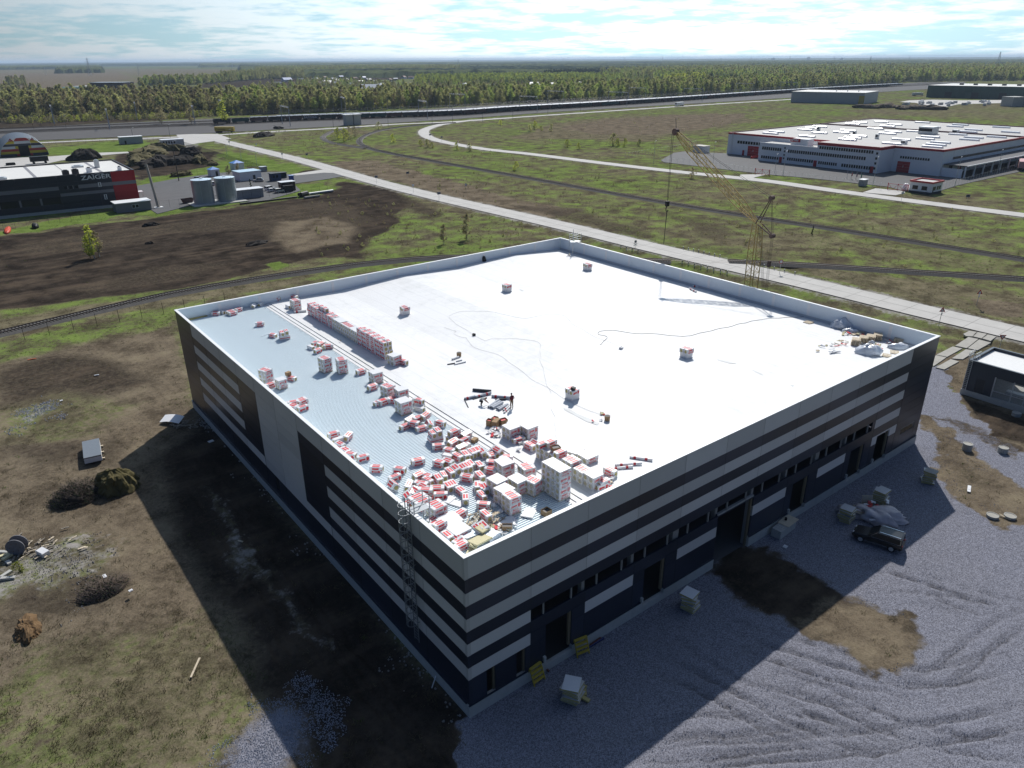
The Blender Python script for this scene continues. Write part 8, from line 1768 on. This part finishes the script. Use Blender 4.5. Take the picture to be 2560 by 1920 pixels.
def variant(kind, seed, bk=bark, **kw):
    tr, cr_ = tree_mesh(seed, **kw); tm = tr.mesh('trunk', bk); cm = cr_.mesh('crown', leafs[kind]); j = MB(); j.v = list(tr.v); j.f = list(tr.f); j.m = [0] * len(tr.f); j.add(cr_.v, cr_.f, 1); jm = j.mesh('tree', [bk, leafs[kind]]); VAR.append((tm, cm, jm, kind)); return len(VAR) - 1
OL = [variant('olive', 1, bark_pale, H=17, spread=4.2, n=950), variant('olive', 2, bark, H=13, spread=4.4, n=900), variant('olive', 3, bark_pale, H=20, spread=4.0, n=980)]
BR = [variant('brown', 4, bark, H=13, spread=4.2, n=700), variant('brown', 5, bark_pale, H=18, spread=3.6, n=700)]
GR = [variant('green', 6, bark, H=14, spread=4.6, n=980), variant('green', 7, bark_pale, H=18, spread=4.2, n=980)]
BT = [variant('bright', 8, bark, H=14, spread=4.2, n=600), variant('bright', 9, bark_pale, H=17, spread=3.6, n=600)]
DK_ = [variant('dark', 10, bark, H=18, spread=3.0, n=600, conifer=True, clear=.05), variant('dark', 11, bark, H=15, spread=2.8, n=560, conifer=True, clear=.05)]
SH = [variant('olive', 12, bark, H=4, spread=2.0, n=260, leaf=.30, clear=.05, clumps=10), variant('bright', 13, bark, H=3.4, spread=1.6, n=300, leaf=.22, clear=.05, clumps=10), variant('brown', 14, bark, H=3, spread=1.7, n=200, leaf=.22, clear=.05, clumps=10)]
NMK = {'olive': 'olive', 'brown': 'brownish', 'green': 'fresh green', 'bright': 'yellow-green', 'dark': 'dark conifer'}
def tree(p, vi, sc, label, name='tree', cat='tree', group=None):
    tm, cm, jm, k = VAR[vi]; e = thing(name, label, cat, (p.x, p.y, -.1), rnd.uniform(0, 6.28), group); e.scale = (sc, sc, sc * rnd.uniform(.9, 1.12)); obj('trunk', tm, e); obj('crown', cm, e); return e
def scatter(poly, n, seed):
    xs = [p.x for p in poly]; ys = [p.y for p in poly]; rs = np.random.RandomState(seed); X = rs.uniform(min(xs), max(xs), n * 6); Y = rs.uniform(min(ys), max(ys), n * 6); k = np.where(sdist(X, Y, poly) > 0)[0][:n]; return X[k], Y[k]
def area(poly): return abs(sum(a.x * b.y - b.x * a.y for a, b in zip(poly, poly[1:] + poly[:1]))) / 2
# instanced woods (mass of trees nobody could count)
def wood_stuff(name, X, Y, variants, seed, smin=.75, smax=1.2):
    if len(X) == 0: return
    col = bpy.data.collections.new(name + '_kinds')
    for v in variants: o = bpy.data.objects.new('tree_kind', VAR[v][2]); col.objects.link(o)
    me = bpy.data.meshes.new(name); me.from_pydata([(x, y, -.2) for x, y in zip(X, Y)], [], []); o = obj(name, me); tag(o, kind='stuff')
    g = bpy.data.node_groups.new(name, 'GeometryNodeTree'); g.interface.new_socket('Geometry', in_out='INPUT', socket_type='NodeSocketGeometry'); g.interface.new_socket('Geometry', in_out='OUTPUT', socket_type='NodeSocketGeometry')
    gi = g.nodes.new('NodeGroupInput'); go = g.nodes.new('NodeGroupOutput'); ip = g.nodes.new('GeometryNodeInstanceOnPoints'); ci = g.nodes.new('GeometryNodeCollectionInfo'); ci.inputs['Collection'].default_value = col; ci.inputs['Separate Children'].default_value = True; ci.inputs['Reset Children'].default_value = True
    ip.inputs['Pick Instance'].default_value = True
    ri = g.nodes.new('FunctionNodeRandomValue'); ri.data_type = 'INT'; ri.inputs[4].default_value = 0; ri.inputs[5].default_value = len(variants) - 1; ri.inputs[8].default_value = seed
    rr2 = g.nodes.new('FunctionNodeRandomValue'); rr2.data_type = 'FLOAT_VECTOR'; rr2.inputs[0].default_value = (0, 0, 0); rr2.inputs[1].default_value = (0, 0, 6.283); rr2.inputs[8].default_value = seed + 1
    rs_ = g.nodes.new('FunctionNodeRandomValue'); rs_.data_type = 'FLOAT'; rs_.inputs[2].default_value = smin; rs_.inputs[3].default_value = smax; rs_.inputs[8].default_value = seed + 2
    L = g.links.new; L(gi.outputs[0], ip.inputs['Points']); L(ci.outputs[0], ip.inputs['Instance']); L(ri.outputs[2], ip.inputs['Instance Index']); L(rr2.outputs[0], ip.inputs['Rotation']); L(rs_.outputs[1], ip.inputs['Scale']); L(ip.outputs[0], go.inputs[0])
    md_ = o.modifiers.new('trees', 'NODES'); md_.node_group = g; return o
# tree belt behind the railway: the front trees one by one, the depth of the wood as mass
BELT = pxy([(-160, 307), (0, 303), (150, 299), (300, 295), (430, 291), (560, 288), (700, 284), (860, 279), (1000, 272), (1200, 263), (1400, 254), (1700, 240), (2000, 223), (2250, 210), (2250, 200), (2000, 209), (1700, 224), (1400, 238), (1150, 250), (1000, 254), (860, 258), (700, 260), (560, 262), (430, 256), (300, 258), (150, 262), (-160, 270)])
X, Y = scatter(BELT, int(min(9000, area(BELT) / 48)), 3)
front_line = BELT[:14]; dF = ldist(X, Y, front_line); order = np.argsort(dF + 0.02 * np.hypot(X - CAM[0], Y - CAM[1]))
fi = order[:240]; fi = sorted(fi, key=lambda i: X[i] * _r0.x + Y[i] * _r0.y)
for k, i in enumerate(fi):
    fr = proj_px((X[i], Y[i], 0))[0]; pool = (BR + OL) if fr < 500 else (OL + OL + BR + GR) if fr < 1200 else (OL + GR + GR)
    vi = rnd.choice(pool); tree(Vector((X[i], Y[i], 0)), vi, rnd.uniform(.72, 1.12), '%s tree, %s from the left in the railway wood edge' % (NMK[VAR[vi][3]], ordn(k + 1)), 'belt_tree', 'tree', 'trees along the front of the wood')
rest = order[240:]
XL = np.array([proj_px((X[i], Y[i], 0))[0] for i in rest]); 
wood_stuff('wood_behind_railway', X[rest][XL < 560], Y[rest][XL < 560], OL + BR + BR, 11, .6, 1.25); mk = (XL >= 560) & (XL < 1150); wood_stuff('wood_behind_railway', X[rest][mk], Y[rest][mk], OL + OL + BR + GR, 12, .55, 1.2); mk = XL >= 1150; wood_stuff('wood_behind_railway', X[rest][mk], Y[rest][mk], OL + GR, 13, .55, 1.2)
UND = pxy([(-160, 314), (150, 306), (430, 297), (700, 282), (1000, 269), (1400, 250), (1400, 246), (1000, 264), (700, 277), (430, 289), (150, 297), (-160, 305)]); ux, uy = scatter(UND, 1500, 5); wood_stuff('undergrowth', ux, uy, SH, 14, .7, 1.6)
def grove(name, pts, per, variants, seed, smin=.7, smax=1.1, cap=9000):
    P_ = pxy(pts); x, y = scatter(P_, int(min(cap, area(P_) / per)), seed); return wood_stuff(name, x, y, variants, seed, smin, smax)
grove('bright_grove', [(1040, 216), (1250, 213), (1420, 211), (1560, 209), (1560, 200), (1350, 199), (1180, 201), (1040, 205)], 45, BT + GR, 21)
grove('bright_grove', [(1640, 206), (1750, 203), (1900, 200), (1900, 193), (1750, 196), (1640, 200)], 60, BT + GR + GR, 22, .9, 1.3)
grove('bright_grove', [(1660, 222), (1760, 216), (1760, 210), (1660, 216)], 60, BT, 23, .9, 1.4)
grove('far_wood', [(1500, 205), (1750, 203), (2050, 196), (2300, 190), (2700, 190), (2700, 172), (2200, 174), (1700, 180), (1500, 190)], 110, OL + GR, 24, .9, 1.35, 9000)
grove('far_wood', [(2240, 206), (2400, 203), (2700, 200), (2700, 186), (2240, 192)], 90, OL + GR, 34, .9, 1.3)
grove('village_trees', [(600, 256), (900, 250), (1150, 243), (1400, 232), (1700, 216), (1700, 206), (1400, 214), (1060, 218), (800, 205), (640, 220)], 380, OL + GR + BR, 25, (.40), .85)
grove('conifer_wood', [(1360, 201), (1500, 198), (1640, 193), (1640, 182), (1480, 184), (1360, 190)], 120, DK_, 26, .8, 1.2)
grove('field_row', [(350, 216), (480, 213), (560, 207), (650, 198), (650, 195), (560, 203), (480, 208), (350, 212)], 70, OL + GR, 27, .8, 1.15)
grove('field_row', [(555, 205), (660, 199), (760, 196), (760, 186), (660, 188), (555, 196)], 120, OL, 28, .8, 1.2)
grove('field_copse', [(20, 216), (65, 214), (65, 208), (24, 209)], 90, OL + BR, 29, .8, 1.1)
grove('scrub', [(-100, 246), (60, 242), (110, 246), (110, 240), (0, 232), (-100, 236)], 120, BR + OL, 30, .7, 1.1)
grove('woodland', [(640, 192), (800, 185), (950, 181), (1150, 184), (1150, 171), (900, 171), (640, 176)], 170, OL + OL + GR, 31, .9, 1.3, 7000)
# far canopies, too distant for single trees
def canopy(name, pts, h, m_, seed, res, gap=0.0):
    P_ = pxy(pts); xs = [p.x for p in P_]; ys = [p.y for p in P_]; nx = int((max(xs) - min(xs)) / res) + 2; ny = int((max(ys) - min(ys)) / res) + 2
    if nx * ny > 160000: f = math.sqrt(nx * ny / 160000); nx = int(nx / f); ny = int(ny / f)
    gx, gy = np.meshgrid(np.linspace(min(xs), max(xs), nx), np.linspace(min(ys), max(ys), ny)); gx = gx.ravel(); gy = gy.ravel(); rs = np.random.RandomState(seed); d = sdist(gx, gy, P_)
    z = np.where((d > 0) & (fbm(gx / 420, gy / 420, 4, seed + 5) > gap), h * (.65 + .55 * rs.rand(len(gx))) * (.8 + .4 * fbm(gx / 300, gy / 300, 3, seed)), -1.0); keep = z > 0; idx = np.arange(nx * ny).reshape(ny, nx); q = np.stack([idx[:-1, :-1], idx[:-1, 1:], idx[1:, 1:], idx[1:, :-1]], -1).reshape(-1, 4); q = q[keep[q].any(1)]
    used, inv = np.unique(q, return_inverse=True); me = bpy.data.meshes.new(name); me.from_pydata(np.stack([gx, gy, z], 1)[used].tolist(), [], inv.reshape(-1, 4).tolist()); me.materials.append(m_); o = obj(name, me); tag(o, kind='stuff'); return o
cn_o = mat('forest_olive', (.085, .100, .042), .95, 0, .45, .02, spec=0); cn_d = mat('forest_dark', (.03, .042, .024), .95, 0, .4, .02, spec=0)
canopy('far_forest', [(-300, 178), (250, 172), (250, 166), (-300, 170)], 16, cn_o, 41, 16)
canopy('far_forest', [(140, 184), (258, 182), (258, 174), (145, 175)], 17, cn_o, 42, 10)
HB = lambda L: [(x, horizon(x) + dy) for x, dy in L]
for k, pts in enumerate((HB([(-500, 9), (800, 9), (800, 5.5), (-500, 5.5)]), HB([(-500, 4.2), (1700, 4.2), (1700, 2.6), (-500, 2.6)]), HB([(500, 16), (900, 14), (1300, 15), (1700, 14), (1700, 9), (500, 9)]), HB([(250, 12), (520, 12), (520, 9.5), (250, 9.5)]), HB([(1650, 27), (2200, 27), (2800, 29), (2800, 11), (1650, 11)]), HB([(1700, 6), (2800, 6.5), (2800, 3), (1700, 3)]), [(640, 180), (900, 172), (1400, 174), (1500, 182), (1500, 168), (1000, 166), (640, 170)])):
    canopy('far_forest', pts, 17 if k not in (1, 5) else 22, cn_d if k in (0, 1, 3) else cn_o, 50 + k, 22 if k in (2, 4, 6) else 60)
canopy('far_forest', HB([(600, 44), (1400, 44), (2000, 40), (2700, 40), (2700, 14), (600, 14)]), 15, cn_o, 71, 16, .37)
canopy('far_forest', HB([(600, 40), (1400, 36), (2700, 36), (2700, 12), (600, 12)]), 16, cn_d, 72, 18, .53)
# single trees and shrubs
def one(f, q, vi, sc, label, name='tree', cat='tree'): tree(at(*f(*q)), vi, sc, label, name, cat)
WL = win(0, 380, .38879)
one(WL, (608, 682), BT[1], .50, 'slender bright yellow-green young birch on the dug field'); one(WL, (580, 678), BT[0], .42, 'low leaning stem of the young birch clump on the dug field'); one(WL, (640, 672), BR[1], .36, 'sparse bare young tree beside the birch on the dug field')
one(ZA, (1450, 492), BT[0], 1.15, 'tall bright green tree standing alone by the freight train'); one(ZA, (1040, 488), BR[0], .95, 'pale leafless tree beside the railway, left'); one(ZA, (1235, 495), BR[1], .95, 'grey bare tree beside the railway, right')
for k, (x, y, v, s) in enumerate(((110, 560, SH[1], 2.2), (150, 575, SH[1], 2.4), (180, 560, SH[2], 2.4), (215, 548, SH[2], 2.2))): one(ZB, (x, y), v, s, 'tall yellowish willow shrub at the spur track, %s from the left' % ordn(k + 1), 'shrub', 'shrub')
for k, (x, y, s) in enumerate(sorted(((450, 582, 1.5), (620, 605, 1.1), (660, 610, 1.1), (690, 615, .9), (840, 625, 1.1), (920, 635, 1.2), (360, 500, 1.2), (1110, 475, 1.2), (1320, 500, 1.7), (1290, 512, 1.2), (1360, 508, 1.1), (1420, 510, 1.2), (1800, 600, 1.6), (1830, 605, 1.3), (1870, 605, 1.2), (1520, 610, 1.2), (1590, 620, 1.1), (1960, 600, 1.0), (1200, 750, 1.1)))): one(ZB, (x, y), SH[k % 3 if k % 3 != 2 else 1], s, 'low meadow shrub around the loop road, %s from the left' % ordn(k + 1), 'shrub', 'shrub')
one(ZC, (910, 1148), DK_[1], .16, 'small dark evergreen bush beside the curved track', 'shrub', 'shrub'); one(ZS, (967, 428), DK_[1], .22, 'small spruce on the lawn among parked cars', 'spruce', 'tree')
one(ZS, (700, 290), BR[0], .30, 'thin young tree at the yard fence', 'tree', 'tree'); one(ZS, (820, 270), BR[1], .26, 'second thin young tree at the yard fence', 'tree', 'tree'); one(ZC, (170, 800), SH[2], 1.4, 'dry bush on the verge before the white factory', 'shrub', 'shrub'); one(ZX, (270, 1480), SH[1], .40, 'small green weed bush on the rubble', 'shrub', 'shrub')
one(ZM, (340, 118), BR[1], .42, 'slender bare young tree beyond the far roof corner, taller'); one(ZM, (158, 155), BR[1], .32, 'slender bare young tree beyond the far roof corner, shorter')
# ------------------------------------------------------------------ grass tufts over the near meadows (real blades)
def tufts():
    me = ground.data; n = len(me.vertices); co = np.empty(n * 3); me.vertices.foreach_get('co', co); co = co.reshape(-1, 3); a = np.empty(n * 4); me.color_attributes['zone_a'].data.foreach_get('color', a); a = a.reshape(-1, 4); b = np.empty(n * 4); me.color_attributes['zone_b'].data.foreach_get('color', b); b = b.reshape(-1, 4)
    r = np.hypot(co[:, 0] - CAM[0], co[:, 1] - CAM[1]); A_ = np.arctan2(co[:, 1] - CAM[1], co[:, 0] - CAM[0]); rel = np.abs(A_ - (math.pi / 2 - YAW)); inb = (co[:, 0] > -.6) & (co[:, 0] < 73) & (co[:, 1] > -.6) & (co[:, 1] < 72.5)
    w = np.clip(1 - a[:, 0] * 1.5 - a[:, 1] * .92 - a[:, 2] * .75 - b[:, 2] * 1.2, 0, 1); w *= (fbm(co[:, 0] * .16, co[:, 1] * .16, 4, 31) * 1.6 - .25).clip(0, 1); ok = (r > 26) & (r < 330) & (rel < .85) & ~inb
    for L, wd in ((ROAD1, 5.0), (ROAD3, 4.6), (TRACK1, 2.6), (TRACK2, 2.6)): ok &= ldist(co[:, 0], co[:, 1], L) > wd
    rs = np.random.RandomState(8); pick = np.where(ok & (rs.rand(n) < w * .42))[0]; 
    for kind, frac in (('dry', .5), ('green', .5)):
        g = (b[pick, 0] + fbm(co[pick, 0] * .16, co[pick, 1] * .16, 4, 77) * .9 + rs.rand(len(pick)) * .25) > .78; sel = pick[g if kind == 'green' else ~g]; sel = sel[:42000]
        m_ = mat('blade_' + kind, (.06, .09, .02) if kind == 'green' else (.12, .104, .06), .9, 0, .3, .5, trans=(.08, .12, .025) if kind == 'green' else (.09, .08, .042)); vv = []
        for s in range(3):
            mb = MB(); q = random.Random(s + (5 if kind == 'green' else 0))
            for k in range(14):
                th = q.uniform(0, 6.28); rr3 = q.random() ** .5 * .32; x, y = math.cos(th) * rr3, math.sin(th) * rr3; h = q.uniform(.08, .22); lx, ly = q.gauss(0, .12), q.gauss(0, .12); wdt = .022; c, sn = math.cos(th + 1.3) * wdt, math.sin(th + 1.3) * wdt
                mb.add([(x - c, y - sn, 0), (x + c, y + sn, 0), (x + lx, y + ly, h)], [(0, 1, 2)])
            VAR.append((None, None, mb.mesh('tuft', m_), kind)); vv.append(len(VAR) - 1)
        jx = co[sel, 0] + rs.uniform(-.4, .4, len(sel)); jy = co[sel, 1] + rs.uniform(-.4, .4, len(sel)); o = wood_stuff('grass_tufts', jx, jy, vv, 60 + len(kind), .7, 1.5); me2 = o.data
        z = co[sel, 2] - .03; me2.vertices.foreach_set('co', np.stack([jx, jy, z], 1).ravel()); me2.update()
tufts()
for sd, pts in ((81, [(1180, 372), (1500, 412), (2560, 545), (2560, 640), (1700, 500), (1290, 432), (1000, 380)]), (82, [(1000, 395), (1290, 447), (1700, 520), (2560, 665), (2560, 690), (1900, 640), (1500, 570), (1100, 480), (850, 400)]), (83, [(760, 480), (1100, 520), (1500, 590), (1300, 620), (1000, 640), (800, 640)]), (84, [(1150, 310), (1600, 290), (2000, 280), (1750, 380), (1500, 395), (1200, 360)]), (85, [(560, 330), (900, 325), (870, 370), (760, 385)])):
    P_ = pxy(pts); x, y = scatter(P_, 260, sd); wood_stuff('meadow_scrub', x, y, [SH[2], SH[2], SH[0]], sd, .10, .30)
# ------------------------------------------------------------------ haze: the air fading the distance
hz = bpy.data.materials.new('haze'); hz.use_nodes = True; t = hz.node_tree; t.nodes.clear(); pv = N(t, 'ShaderNodeVolumePrincipled'); pv.inputs['Color'].default_value = (.60, .76, .95, 1); pv.inputs['Density'].default_value = HAZE; pv.inputs['Anisotropy'].default_value = .2
mo = N(t, 'ShaderNodeOutputMaterial'); t.links.new(pv.outputs[0], mo.inputs['Volume'])
if HAZE > 0: o = MB().prism([(46000 * math.cos(i * math.pi / 32), 46000 * math.sin(i * math.pi / 32)) for i in range(64)], -3, 92).build('haze', hz); tag(o, kind='stuff')
